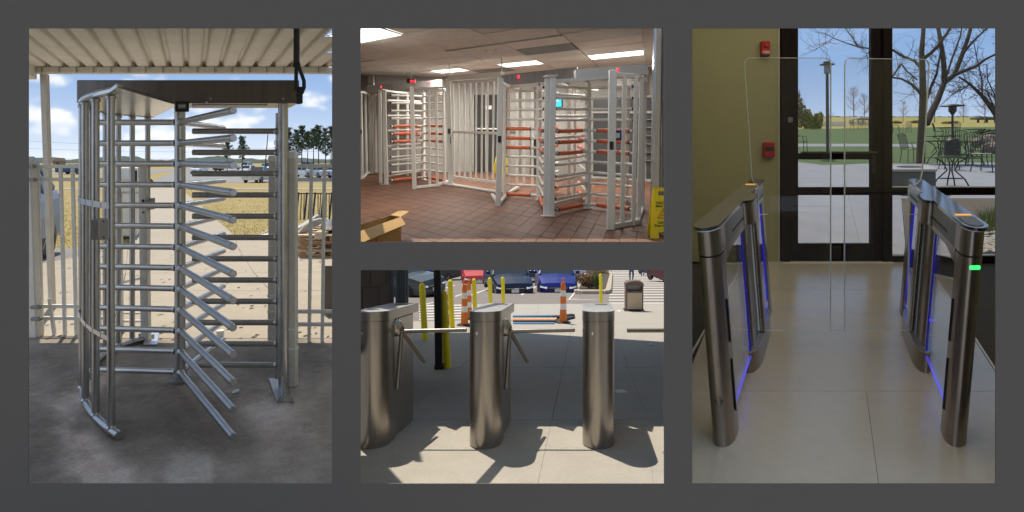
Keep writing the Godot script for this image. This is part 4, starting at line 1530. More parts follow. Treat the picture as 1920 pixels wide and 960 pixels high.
func plant_things() -> void:
	var s: Shape
	var orange := [0, 5, 6, 7]
	# ---- left turnstile
	var t := thing("full_height_turnstile", "left white turnstile with orange sleeves, beside the barred gate", "turnstile", plant.fl(793, 338))
	plant_rotor(t, 793.5, 338, [Vector2(733, 345), Vector2(832, 344.5), Vector2(790, 327)], orange)
	post(t, "barrier_post", 724.5, 346, 1.73, 0.075, 720)
	post(t, "barrier_post", 714, 344, 1.74, 0.06, 712)
	s = Shape.new()
	s.box(plant.fl(722, 346, 0.006), Vector3(0.085, 0, 0), Vector3(0, 0.006, 0), Vector3(0, 0, 0.08), 0.002)
	part(t, "foot_plate", s, M.white_steel)
	for h: float in [0.141, 0.42, 0.7, 0.983, 1.262, 1.543]:
		arm(t, plant.fl(726, 345, h * K), plant.fl(788, 334, h * K), 0.02, false)
	for h: float in [0.28, 0.84, 0.91, 1.02]:
		arm(t, plant.fl(735, 325, h * K), plant.fl(790, 325, h * K), 0.02, h > 0.8)
	rails(t, [Vector2(777, 355), Vector2(820, 350), Vector2(843, 342)], [0.03, 1.735])
	post(t, "cage_bar", 777, 355, 1.76, 0.075, 772)
	post(t, "cage_bar", 806, 351.5, 1.74, 0.05, 804)
	post(t, "cage_bar", 820, 350, 1.74, 0.05, 818.5)
	post(t, "cage_bar", 834, 345, 1.74, 0.05, 831)
	rails(t, [Vector2(716, 345), Vector2(745, 333), Vector2(790, 326), Vector2(832, 330)], [1.735], 0.04)
	for u: float in [746, 764]:
		post(t, "cage_bar", u, 330, 1.72, 0.05)
	channel(t, "housing", plant.at(690, 168, pd(330)), plant.at(830, 157, pd(330)), 0.16, 0.3, M.housing_steel)
	beacon(t, 714.5, 163, pd(345))
	beacon(t, 805, 155, pd(330) - 0.2, 0.024)
	# ---- middle turnstile
	t = thing("full_height_turnstile", "middle white turnstile with orange sleeves, right of the gate post", "turnstile", plant.fl(1011, 375))
	plant_rotor(t, 1011, 375, [Vector2(945, 371), Vector2(1019.5, 399), Vector2(1046, 361)], orange)
	post(t, "cage_bar", 934, 387, 1.79, 0.085, 938.5)
	post(t, "cage_bar", 946, 372, 1.73, 0.05)
	post(t, "cage_bar", 954, 365, 1.73, 0.05)
	rails(t, [Vector2(923, 369), Vector2(936, 387)], [0.03], 0.05)
	rails(t, [Vector2(938, 385), Vector2(950, 369), Vector2(972, 355)], [0.04, 1.735])
	for u: float in [969, 982, 998]:
		post(t, "cage_bar", u, 349, 1.72, 0.05)
	reader(t, 936.5, 261, pd(387) - 0.05)
	channel(t, "housing", plant.at(942, 153, pd(362)), plant.at(1082, 138, pd(362)), 0.2, 0.3, M.housing_steel)
	channel(t, "header", plant.at(942, 164, pd(366)), plant.at(1030, 157, pd(366)), 0.06, 0.06, M.white_steel)
	beacon(t, 972, 144, pd(364) - 0.3, 0.026)
	# ---- right turnstile
	t = thing("full_height_turnstile", "largest white turnstile at the right, nearest the stainless column", "turnstile", plant.fl(1103, 391))
	plant_rotor(t, 1103, 391, [Vector2(1041.7, 403), Vector2(1186, 402), Vector2(1084, 366)], orange)
	post(t, "barrier_post", 1023, 404, 1.74, 0.07, 1026)
	post(t, "barrier_post", 1033.5, 405.5, 1.74, 0.085, 1037)
	s = Shape.new()
	s.box(plant.fl(1027.5, 405.5, 0.006), Vector3(0.085, 0, 0), Vector3(0, 0.006, 0), Vector3(0.02, 0, 0.08), 0.002)
	part(t, "foot_plate", s, M.white_steel)
	s = Shape.new()
	s.box(plant.at(1032.5, 142.5, pd(405)), Vector3(0.08, 0, 0), Vector3(0, 0.006, 0), Vector3(0.02, 0, 0.1), 0.002)
	part(t, "top_plate", s, M.white_steel)
	for h: float in [0.141, 0.43, 0.7, 0.983, 1.262, 1.543]:
		arm(t, plant.fl(1034, 404, h * K), plant.fl(1098, 385, h * K), 0.021, false)
	rails(t, [Vector2(1145, 430), Vector2(1195, 421), Vector2(1205, 392)], [0.03, 1.725], 0.06)
	post(t, "cage_bar", 1145, 430.5, 1.775, 0.09, 1149)
	post(t, "cage_bar", 1166, 426, 1.72, 0.05, 1171)
	post(t, "cage_bar", 1187, 423, 1.72, 0.05, 1193)
	post(t, "cage_bar", 1197.5, 416, 1.72, 0.055, 1203)
	post(t, "cage_bar", 1204, 394, 1.72, 0.06, 1209)
	post(t, "cage_bar", 1175, 380, 1.7, 0.05, 1178)
	for u: float in [1066, 1077]:
		post(t, "cage_bar", u, 364, 1.7, 0.055, u + 2)
	rails(t, [Vector2(1036, 404), Vector2(1066, 364), Vector2(1120, 352)], [1.72], 0.045)
	rails(t, [Vector2(1175, 380), Vector2(1197, 386)], [0.06], 0.04)
	reader(t, 1146.5, 273, pd(430) - 0.06)
	channel(t, "housing", plant.at(1078, 142, pd(398)), plant.at(1212, 132, pd(398)), 0.15, 0.3, M.white_steel)
	channel(t, "header", plant.at(1036, 153, pd(402)), plant.at(1150, 144, pd(402)), 0.05, 0.05, M.white_steel)
	beacon(t, 1158.5, 131, pd(430) - 0.02, 0.02)
	var sg := thing("notice", "small blue notice fixed between the bars of the right turnstile", "sign", plant.at(1159, 254, pd(429)))
	s = Shape.new()
	s.box(plant.at(1158.5, 254, pd(429)), Vector3(0.045, 0, 0), Vector3(0, 0.062, 0), Vector3(0, 0, 0.006), 0.003)
	part(sg, "board", s, M.blue_plastic)
	s = Shape.new()
	s.box(plant.at(1158.5, 254, pd(429) - 0.01), Vector3(0.022, 0, 0), Vector3(0, 0.03, 0), Vector3(0, 0, 0.001))
	part(sg, "print", s, M.label_white)
	# ---- gate
	t = thing("barred_gate", "white barred swing gate in a frame between the turnstiles", "gate", plant.fl(885, 352))
	post(t, "gate_post", 845, 347, 1.93, 0.09, 840)
	post(t, "gate_post", 937, 361, 1.93, 0.09, 941)
	channel(t, "header", plant.fl(843, 347, 1.94 * K) , plant.fl(942, 361, 1.94 * K), 0.10, 0.1, M.white_steel)
	s = Shape.new()
	s.bar(plant.fl(840, 347, 0.02), plant.fl(938, 362, 0.02), 0.03, 0.2, 0.004, Vector3.UP)
	part(t, "threshold", s, M.white_steel)
	var leaf: Array = [Vector2(851, 347.5), Vector2(934, 359)]
	rails(t, leaf, [0.15, 0.97, 1.86], 0.05)
	for k in 9:
		var f := k / 8.0
		var p: Vector2 = (leaf[0] as Vector2).lerp(leaf[1], f)
		s = Shape.new()
		var w := 0.05 if k == 0 or k == 8 else 0.036
		s.bar(plant.fl(p.x, p.y, 0.12 * K), plant.fl(p.x + lerpf(-2.5, 3.0, f), p.y, 1.88 * K), w, w, 0.003)
		part(t, "gate_bar", s, M.white_steel)
	reader(t, 842, 246, pd(347) - 0.06)
	s = Shape.new()
	s.box(plant.at(845, 263, pd(347) - 0.06), Vector3(0.008, 0, 0), Vector3(0, 0.07, 0), Vector3(0, 0, 0.01))
	part(t, "latch", s, M.black_part)
	for q: Array in [[842.5, 93, 147, pd(347)], [941, 80, 141, pd(361)]]:
		s = Shape.new()
		s.tube(plant.at(q[0], q[1], q[3]), plant.at(q[0], q[2], q[3]), 0.011)
		var h := solo("hanging_rod", "thin white rod from the ceiling to the gate frame's left post" if q[0] < 900 else "thin white rod from the ceiling to the gate frame's right post", "rod", s, M.white_steel, plant.at(q[0], q[2], q[3]))
		h.set_meta("group", "rods holding the gate frame")
	# ---- bits on the ceiling
	s = Shape.new()
	s.bar(cp(-1.1, 11.6, -0.015), cp(0.66, 9.3, -0.015), 0.04, 0.02, 0.0, Vector3.RIGHT)
	solo("ceiling_track", "dark slotted track across the ceiling above the gate", "track", s, M.bracket_grey, cp(-1.1, 11.6))
	t = thing("hanging_plug", "grey cord and plug dangling from the ceiling above the gate", "cord", plant.at(928, 98, 11.6))
	s = Shape.new()
	s.pipe([plant.at(892, 89, 12.0), plant.at(900, 93.5, 11.9), plant.at(911, 95, 11.8), plant.at(921, 90, 11.7), plant.at(929, 88, 11.6), plant.at(930.5, 93, 11.6)], 0.008, 6)
	part(t, "cord", s, M.bracket_grey)
	s = Shape.new()
	s.box(plant.at(928, 98, 11.6), Vector3(0.025, 0, 0), Vector3(0.006, 0.04, 0), Vector3(0, 0, 0.02), 0.008)
	part(t, "plug", s, M.white_steel)
	t = thing("sprinkler", "small dark sprinkler head under the ceiling beyond the square vent", "sprinkler", plant.at(1063.5, 101, 13.4))
	s = Shape.new()
	s.lathe(plant.at(1063.5, 99.6, 13.4), [[0.008, -0.05], [0.02, -0.045], [0.03, -0.03], [0.035, 0.0]], 10)
	part(t, "head", s, M.black_part)
	# ---- things at the left
	t = thing("barred_fence", "white barred fence panel at the left edge of the plant room", "fence", plant.fl(690, 330))
	rails(t, [Vector2(660, 341), Vector2(681, 337), Vector2(688, 328), Vector2(717, 321)], [0.04, 1.72])
	for q: Vector2 in [Vector2(679, 337), Vector2(688, 328), Vector2(697, 326), Vector2(706, 324)]:
		post(t, "bar", q.x, q.y, 1.72, 0.06 if q.x < 680 else 0.045, q.x - 3)
	reader(t, 676, 247, pd(337) - 0.05)
	var col_d := 16.3
	s = Shape.new()
	s.bar(plant.w(-264.0 / FOC * col_d, 0, col_d), plant.w(-264.0 / FOC * col_d, 2.33, col_d), 0.17, 0.14, 0.015)
	solo("column", "stainless clad column by the left wall, behind the barred panel", "column", s, M.stainless, plant.w(-264.0 / FOC * col_d, 0, col_d))
	s = Shape.new()
	s.bar(plant.at(703, 145, 16.35), plant.at(838, 153, 16.8), 0.34, 0.1, 0.0, Vector3.UP)
	solo("bulkhead", "pale bulkhead panel under the ceiling behind the left turnstile", "panel", s, M.plant_wall, plant.at(703, 145, 16.35))
	t = thing("exit_display", "black box with two red lit squares above the left turnstile", "sign", plant.at(771, 152, 14.9))
	s = Shape.new()
	s.box(plant.at(771, 152, 14.9), Vector3(0.09, 0, 0), Vector3(0, 0.045, 0), Vector3(0, 0, 0.05), 0.006)
	part(t, "case", s, M.black_part)
	for u: float in [771, 776.5]:
		s = Shape.new()
		s.box(plant.at(u, 152.3, 14.84), Vector3(0.024, 0, 0), Vector3(0, 0.026, 0), Vector3(0, 0, 0.004))
		part(t, "red_lamp", s, M.red_lamp)
	s = Shape.new()
	s.tube(plant.at(771.5, 149, 14.9), plant.at(770.5, 131, 14.9), 0.006, -1, 6)
	part(t, "hanger", s, M.bracket_grey)
	# ---- back wall: door, glazing, screen
	var bw := func(u: float, h: float, off := 0.03) -> Vector3:
		var d := back_d(u) - off
		return plant.w((u - 960.0) / FOC * d, h, d)
	t = thing("glazed_door", "dark glazed double door in the back wall behind the gate", "door", bw.call(912, 0))
	for q: Array in [[889, 909], [914, 936]]:
		s = Shape.new()
		var a0: Vector3 = bw.call(q[0], 0.02)
		var a1: Vector3 = bw.call(q[1], 0.02)
		s.prism([a0, a1, a1 + Vector3(0, 1.86, 0), a0 + Vector3(0, 1.86, 0)], Vector3(0, 0, 0.02))
		part(t, "pane", s, M.plant_dark)
	for u: float in [887, 911.5, 938]:
		s = Shape.new()
		s.bar(bw.call(u, 0.0, 0.06), bw.call(u, 1.92, 0.06), 0.05, 0.04, 0.004)
		part(t, "frame", s, M.plant_wall)
	s = Shape.new()
	s.bar(bw.call(891, 1.06, 0.12), bw.call(968, 1.06, 0.12), 0.035, 0.04, 0.006)
	part(t, "push_bar", s, M.white_steel)
	s = Shape.new()
	s.box(plant.at(918, 201.5, back_d(918) - 0.08), Vector3(0.09, 0, 0), Vector3(0, 0.045, 0), Vector3(0, 0, 0.004))
	part(t, "paper_notice", s, M.label_white)
	# pilaster joints of the wall panels
	for k in 7:
		var wu: float = [947, 972, 1000, 1062, 1098, 1150, 1212][k]
		var w0: Vector3 = bw.call(wu, 0.0, 0.04)
		s = Shape.new()
		s.bar(w0, w0 + Vector3(0, 2.3, 0), 0.05, 0.05, 0.004)
		solo("wall_batten", ["first pale batten on the back wall, counted from the glazed door", "second pale batten on the back wall from the glazed door", "third pale batten on the back wall, left of the blue screen", "batten on the back wall just right of the blue screen", "batten at the dark glazing's left side", "batten inside the dark glazing behind the right turnstile", "rightmost batten on the back wall near the stainless column"][k], "batten", s, M.plant_wall, w0, "battens on the back wall")
	t = thing("glazed_partition", "wide dark glazed partition behind the right turnstile", "window", bw.call(1160, 0))
	for k in 4:
		s = Shape.new()
		var a0: Vector3 = bw.call(1112 + k * 31, 0.04, 0.05)
		var a1: Vector3 = bw.call(1140 + k * 31, 0.04, 0.05)
		s.prism([a0, a1, a1 + Vector3(0, 1.72, 0), a0 + Vector3(0, 1.72, 0)], Vector3(0, 0, 0.02))
		part(t, "pane", s, M.plant_dark)
	for h: float in [0.03, 1.45, 1.78]:
		s = Shape.new()
		s.bar(bw.call(1110, h, 0.09), bw.call(1236, h, 0.09), 0.05, 0.05, 0.004)
		part(t, "frame", s, M.plant_wall)
	for k in 6:
		s = Shape.new()
		s.bar(bw.call(1209, 0.45 + 0.17 * k, 0.12), bw.call(1228, 0.45 + 0.17 * k, 0.12), 0.012, 0.08)
		part(t, "shelf", s, M.bracket_grey)
	t = thing("wall_screen", "bright blue screen on the back wall behind the twin white posts", "screen", plant.at(1041, 192, back_d(1041) - 0.08))
	s = Shape.new()
	s.box(plant.at(1041, 192.5, back_d(1041) - 0.08), Vector3(0.2, 0, 0), Vector3(0, 0.105, 0), Vector3(0, 0, 0.03), 0.006)
	part(t, "case", s, M.black_part)
	s = Shape.new()
	s.box(plant.at(1039, 192.5, back_d(1041) - 0.115), Vector3(0.165, 0, 0), Vector3(0, 0.09, 0), Vector3(0, 0, 0.003))
	part(t, "screen", s, M.screen_blue)
	t = thing("dark_cabinet", "low dark cabinet against the back wall beyond the middle turnstile", "cabinet", plant.fl(1005, 332))
	s = Shape.new()
	s.box(plant.fl(1004, 332, 0.5 * K), Vector3(0.12, 0, 0), Vector3(0, 0.5 * K, 0), Vector3(0, 0, 0.1), 0.01)
	part(t, "body", s, M.plant_dark)
	s = Shape.new()
	s.box(plant.fl(1004, 333, 0.86 * K), Vector3(0.1, 0, 0), Vector3(0, 0.1, 0), Vector3(0, 0, 0.12), 0.005)
	part(t, "panel", s, M.bracket_grey)
	t = thing("wall_notice", "white notice with dark printed lines above the right turnstile's bars", "sign", plant.at(1176, 152, 14.55))
	s = Shape.new()
	s.box(plant.at(1176, 151, 14.55), Vector3(0.25, 0, 0), Vector3(0, 0.13, 0), Vector3(0, 0, 0.006))
	part(t, "board", s, M.label_white)
	for q: Array in [[1168, 146, 8, 1.4], [1187, 145, 9, 1.6], [1169, 151, 9, 1.4], [1188, 150.5, 8, 1.6], [1172, 160, 7, 1.4], [1187, 159, 7, 1.4]]:
		s = Shape.new()
		s.box(plant.at(q[0], q[1], 14.53), Vector3(q[2] * 0.5 * 14.9 / FOC, 0, 0), Vector3(0, q[3] * 0.5 * 14.9 / FOC, 0), Vector3(0, 0, 0.004))
		part(t, "print", s, M.bracket_grey)
	# ---- right: stainless column
	var cd := 8.25
	s = Shape.new()
	s.bar(plant.w(267.5 / FOC * cd, 0, cd), plant.w(274.5 / FOC * cd, 2.6 * K, cd), 0.10, 0.14, 0.02)
	solo("column", "brushed stainless column at the right edge, behind the yellow wet floor sign", "column", s, M.stainless, plant.w(267.5 / FOC * cd, 0, cd))
	s = Shape.new()
	s.bar(plant.w(292.0 / FOC * cd, 0, cd + 0.1), plant.w(292.0 / FOC * cd, 2.6 * K, cd + 0.1), 0.12, 0.1, 0.004)
	solo("wall_return", "narrow white wall end right of the stainless column", "wall", s, M.plant_wall, plant.w(292.0 / FOC * cd, 0, cd + 0.1))
	# ---- wet floor signs
	wet_sign(1247, 447, 352.5, 0.0, "yellow wet floor sign standing at the right edge by the stainless column", true)
	wet_sign(948, 331, 278, 0.9, "yellow wet floor sign far back, seen behind the gate's right post", false)
	# ---- cardboard box
	cardboard()

func wet_sign(u: float, v: float, v_top: float, turn: float, label: String, print_it: bool) -> void:
	var d := pd(v)
	var tall := (v - v_top) * d / FOC
	var half := tall * 0.29
	var t := thing("wet_floor_sign", label, "sign", plant.fl(u, v), turn, "")
	for side in 2:
		var zf := 0.0 if side == 0 else -tall * 0.42
		var zt := -tall * 0.18
		var n := Vector3(0, 0, 0.012 if side == 0 else -0.012)
		var e := func(x: float, y: float) -> Vector3:
			return Vector3(x * (1.0 - 0.3 * y / tall), y, lerpf(zf, zt, y / tall))
		# the panel is cut away at the foot and has a slot for a handle
		for q: Array in [[-half, half, tall * 0.12, tall * 0.84], [-half, -half * 0.42, 0.0, tall * 0.12], [half * 0.42, half, 0.0, tall * 0.12], [-half, -half * 0.5, tall * 0.84, tall * 0.93], [half * 0.5, half, tall * 0.84, tall * 0.93], [-half, half, tall * 0.93, tall]]:
			var s := Shape.new()
			s.prism([e.call(q[0], q[2]), e.call(q[1], q[2]), e.call(q[1], q[3]), e.call(q[0], q[3])], -n)
			own(t, "panel", s, M.yellow_plastic)
	var slope := atan2(tall * 0.18, tall)
	var turn_b := Basis(Vector3.RIGHT, -slope)
	if print_it:
		var rows := [["CAUTION", 0.70, 0.052], ["Wet Floor", 0.635, 0.052], ["Cuidado", 0.315, 0.052], ["Piso Mojado", 0.25, 0.05]]
		for r: Array in rows:
			var y: float = tall * r[1]
			lettering(t, "lettering", r[0], tall * r[2], M.print_black, t.position + Vector3(0, y, -tall * 0.18 * y / tall + 0.003), turn_b)
		var s := Shape.new()
		var tri3: Array = []
		for q: Vector2 in [Vector2(-0.13, 0.4), Vector2(0.13, 0.4), Vector2(0.0, 0.6)]:
			tri3.append(Vector3(q.x * tall, q.y * tall, -0.18 * q.y * tall + 0.004))
		for k in 3:
			s.tube(tri3[k], tri3[(k + 1) % 3], tall * 0.006, -1, 6)
		own(t, "warning_triangle", s, M.print_red)
		s = Shape.new()
		for q: Array in [[-0.02, 0.46, 0.015, 0.5], [0.015, 0.5, 0.02, 0.54], [0.015, 0.5, 0.06, 0.43], [-0.02, 0.46, -0.06, 0.44], [0.018, 0.53, -0.03, 0.52]]:
			s.tube(Vector3(q[0] * tall, q[1] * tall, -0.18 * q[1] * tall + 0.004), Vector3(q[2] * tall, q[3] * tall, -0.18 * q[3] * tall + 0.004), tall * 0.008, -1, 6)
		s.ball(Vector3(0.03 * tall, 0.555 * tall, -0.1 * tall + 0.004), Vector3.ONE * tall * 0.014, 8)
		own(t, "falling_figure", s, M.print_red)

func cardboard() -> void:
	var t := thing("cardboard_box", "open brown cardboard box at the lower left of the tiled floor", "box", plant.fl(720, 455))
	# corners of the rim: near right, far right, and the rim running off to the left
	var h := 0.262
	var a := plant.at(751.5, 407.5, 7.63)     # near right rim corner
	var b := plant.at(732, 404, 7.77)         # far right rim corner
	var c := a + (plant.at(676, 434, 6.71) - a) * 1.12
	var e := b + (plant.at(676, 421, 7.13) - b) * 1.2
	var dn3 := Vector3(0, -h, 0)
	for w: Array in [[a, c], [b, e], [a, b], [c, e]]:
		var s := Shape.new()
		var o: Vector3 = (w[1] - w[0]).cross(Vector3.UP).normalized() * 0.006
		s.prism([w[0], w[1], (w[1] as Vector3) + dn3, (w[0] as Vector3) + dn3], o)
		part(t, "side", s, M.cardboard)
	var s := Shape.new()
	s.prism([a + dn3, b + dn3, e + dn3, c + dn3], Vector3(0, 0.008, 0))
	part(t, "bottom", s, M.cardboard)
	# flaps: the long near one folded out and down, the end one folded out flat
	var f1 := plant.at(761, 421.5, 7.42)
	var f2: Vector3 = f1 + (c - a)
	s = Shape.new()
	s.prism([a, c, f2 + Vector3(0, -0.015, 0), f1], Vector3(0, 0.006, 0.003))
	part(t, "flap", s, M.cardboard)
	s = Shape.new()
	s.prism([a, b, plant.at(750, 394, 8.05), plant.at(768, 397, 7.85)], Vector3(0, 0.005, 0.004))
	part(t, "flap", s, M.cardboard)
	s = Shape.new()
	var m := a.lerp(c, 0.62)
	s.pipe([m, m + Vector3(-0.03, 0.03, 0.0), m + Vector3(-0.09, 0.035, 0), m + Vector3(-0.12, 0.0, 0)], 0.004, 6)
	part(t, "handle", s, M.cardboard)
	s = Shape.new()
	var pr := a.lerp(c, 0.72) + dn3 * 0.62 + Vector3(0.02, 0, 0.02)
	for k in 3:
		s.box(pr + Vector3(0.05 * k, 0.01 * (k % 2), 0.012 - 0.01 * k), Vector3(0.014, 0, 0), Vector3(0.01, 0.05, 0), Vector3(0, 0, 0.002))
	part(t, "print", s, M.print_red)

# ================================================================ the forecourt with tripod posts
func court_setting() -> void:
	var s := Shape.new()
	ground_poly(s, court, [Vector2(652, 492), Vector2(1268, 492), Vector2(1268, 569.5), Vector2(884, 570.5), Vector2(872, 600), Vector2(652, 603)], -0.012)
	var lot := struct("parking_lot", s, M.lot_asphalt)
	s = Shape.new()
	ground_poly(s, court, [Vector2(652, 606), Vector2(872, 602), Vector2(884, 569), Vector2(1268, 568), Vector2(1268, 2600), Vector2(652, 2600)], -0.04)
	var bed := struct("pavement", s, M.mortar)
	var cols := [-5.2, -3.35, -1.9, -0.35, 0.62, 2.2, 4.2]
	var vs := [1500.0, 787.0, 689.0, 641.0, 606.0]
	for r in vs.size() - 1:
		var d0 := court.dist(vs[r])
		var d1 := court.dist(vs[r + 1])
		for c in cols.size() - 1:
			var uv: Array = []
			for q: Vector2 in [Vector2(cols[c], d0), Vector2(cols[c + 1], d0), Vector2(cols[c + 1], d1), Vector2(cols[c], d1)]:
				var u: float = clampf(court.vx + q.x * FOC / q.y, 652.0, 1268.0)
				uv.append(Vector2(u, 488.0 + 2080.0 / q.y))
			if (uv[1] as Vector2).x - (uv[0] as Vector2).x < 2.0 and (uv[2] as Vector2).x - (uv[3] as Vector2).x < 2.0:
				continue
			slab(bed, court, uv, 0.0, 0.05, M.court_concrete)
	for uv: Array in [[Vector2(652, 606), Vector2(872, 606), Vector2(874, 601), Vector2(652, 603.5)], [Vector2(872, 606), Vector2(1005, 606), Vector2(1010, 570), Vector2(884, 570.5)], [Vector2(1005, 606), Vector2(1268, 606), Vector2(1268, 569.5), Vector2(1010, 570)]]:
		slab(bed, court, uv, 0.0, 0.05, M.court_concrete)
	# painted stripes
	var v := 567.0
	var k := 0
	while v > 506.0:
		var d := court.dist(v)
		var thick := 0.0042 * d * d / 9.0
		s = Shape.new()
		var l := lerpf(1141, 1147, (568 - v) / 60.0)
		var rr := 1268.0 if v > 535 else lerpf(1205, 1268, (v - 505) / 30.0)
		ground_poly(s, court, [Vector2(l, v), Vector2(rr, v), Vector2(rr, v + 1.7 - (568 - v) * 0.014), Vector2(l, v + 1.7 - (568 - v) * 0.014)], -0.008)
		part(lot, "stripe", s, M.line_paint)
		v -= 5.6 - (568 - v) * 0.05
	v = 572.0
	while v < 600.0:
		s = Shape.new()
		ground_poly(s, court, [Vector2(786, v), Vector2(880 - (v - 570) * 0.3, v - 1.5), Vector2(880 - (v - 570) * 0.3, v + 0.4), Vector2(786, v + 2.0)], -0.008)
		part(lot, "stripe", s, M.line_paint)
		v += 5.0
	for q: Array in [[796, 552, 852, 534, 1.0], [852, 555, 868, 550, 1.0], [880, 553, 914, 541, 1.2], [976, 552, 1007, 535, 1.2], [786, 572, 812, 566, 1.0], [1066, 560, 1092, 530, 1.0], [1062, 561, 1120, 561.5, 0.8], [1073, 558.5, 1086, 558.5, 0.7]]:
		s = Shape.new()
		ground_poly(s, court, [Vector2(q[0], q[1]), Vector2(q[2], q[3]), Vector2(q[2] + 2.0, q[3] + q[4] * 0.5), Vector2(q[0] + 2.5, q[1] + q[4])], -0.008)
		part(lot, "stripe", s, M.line_paint)
	# planted island with its kerb
	s = Shape.new()
	var island := struct("island", s, M.mulch) if false else null
	var rim := [Vector2(1080, 547), Vector2(1084, 550.5), Vector2(1136, 550.5), Vector2(1141, 547), Vector2(1146, 516), Vector2(1142, 510), Vector2(1102, 510), Vector2(1096, 516)]
	s = Shape.new()
	ground_poly(s, court, rim, 0.11)
	island = struct("ground", s, M.mulch)
	for i in rim.size():
		s = Shape.new()
		s.bar(court.fl(rim[i].x, rim[i].y, 0.07), court.fl(rim[(i + 1) % rim.size()].x, rim[(i + 1) % rim.size()].y, 0.07), 0.2, 0.3, 0.03, Vector3.UP)
		part(island, "kerb", s, M.kerb)
	for u: float in [1087, 1131]:
		s = Shape.new()
		s.box(court.fl(u, 551.5, 0.09), Vector3(0.085, 0, 0), Vector3(0, 0.075, 0), Vector3(0, 0, 0.01))
		var lab := part(island, "number_plate", s, M.label_white)
		lettering(lab, "lettering", "2", 0.1, M.print_black, court.fl(u, 551.5, 0.09) + Vector3(0, 0, 0.02), Basis())
	# block wall at the left with a steel shutter
	var t := thing("block_wall", "dark brown block wall at the left edge behind the first steel cabinet", "wall", court.at(680, 720, 8.0))
	var w0 := court.at(640, 488, 7.2) - Vector3(0, 1.6, 0)
	var w1 := court.at(731, 488, 9.25) - Vector3(0, 1.6, 0)
	s = Shape.new()
	var dir := w1 - w0
	var side := dir.cross(Vector3.UP).normalized()
	s.prism([w0 - side * 0.014, w1 - side * 0.014, w1 - side * 0.2, w0 - side * 0.2], Vector3(0, 1.54, 0))
	part(t, "mortar_bed", s, M.mortar)
	for row in 6:
		var y0 := 0.08 + row * 0.3 - 0.3
		var off := 0.175 * (row % 2)
		for c in 4:
			var f0 := clampf(-0.35 + c * 0.36 + off, 0, 1)
			var f1 := clampf(-0.35 + (c + 1) * 0.36 + off, 0, 1)
			if f1 - f0 < 0.02:
				continue
			s = Shape.new()
			var a := w0 + dir * (f0 + 0.006)
			var b := w0 + dir * (f1 - 0.006)
			var lo := maxf(0.0, y0 + 0.005)
			var hi := minf(1.54, y0 + 0.295)
			if hi - lo < 0.02:
				continue
			s.prism([a, b, b - side * 0.1, a - side * 0.1], Vector3(0, hi - lo, 0))
			for i in s.v.size():
				s.v[i] += Vector3(0, lo, 0)
			part(t, "block", s, M["block_%d" % (rng.randi() % 3)])
	t = thing("folding_shutter", "blue grey folded steel shutter standing at the end of the block wall", "shutter", court.at(748, 700, 9.5))
	for q: Array in [[731, 9.3, 0], [742, 9.45, 1], [746, 9.5, 2], [750, 9.5, 2], [754, 9.5, 2], [758, 9.5, 2], [762.5, 9.55, 1]]:
		s = Shape.new()
		var a := court.at(q[0] + 1.5, 488, q[1]) - Vector3(0, 1.6, 0)
		var wd: float = [0.08, 0.022, 0.026][q[2]]
		s.bar(a, a + Vector3(0, 1.8, 0), wd, 0.06, 0.003)
		part(t, "leaf", s, M.shutter_steel)
	for h: float in [0.3, 1.2]:
		s = Shape.new()
		var a := court.at(733, 488, 9.56) + Vector3(0, h - 1.6, 0)
		s.bar(a, court.at(764, 488, 9.62) + Vector3(0, h - 1.6, 0), 0.05, 0.02)
		part(t, "rail", s, M.shutter_steel)

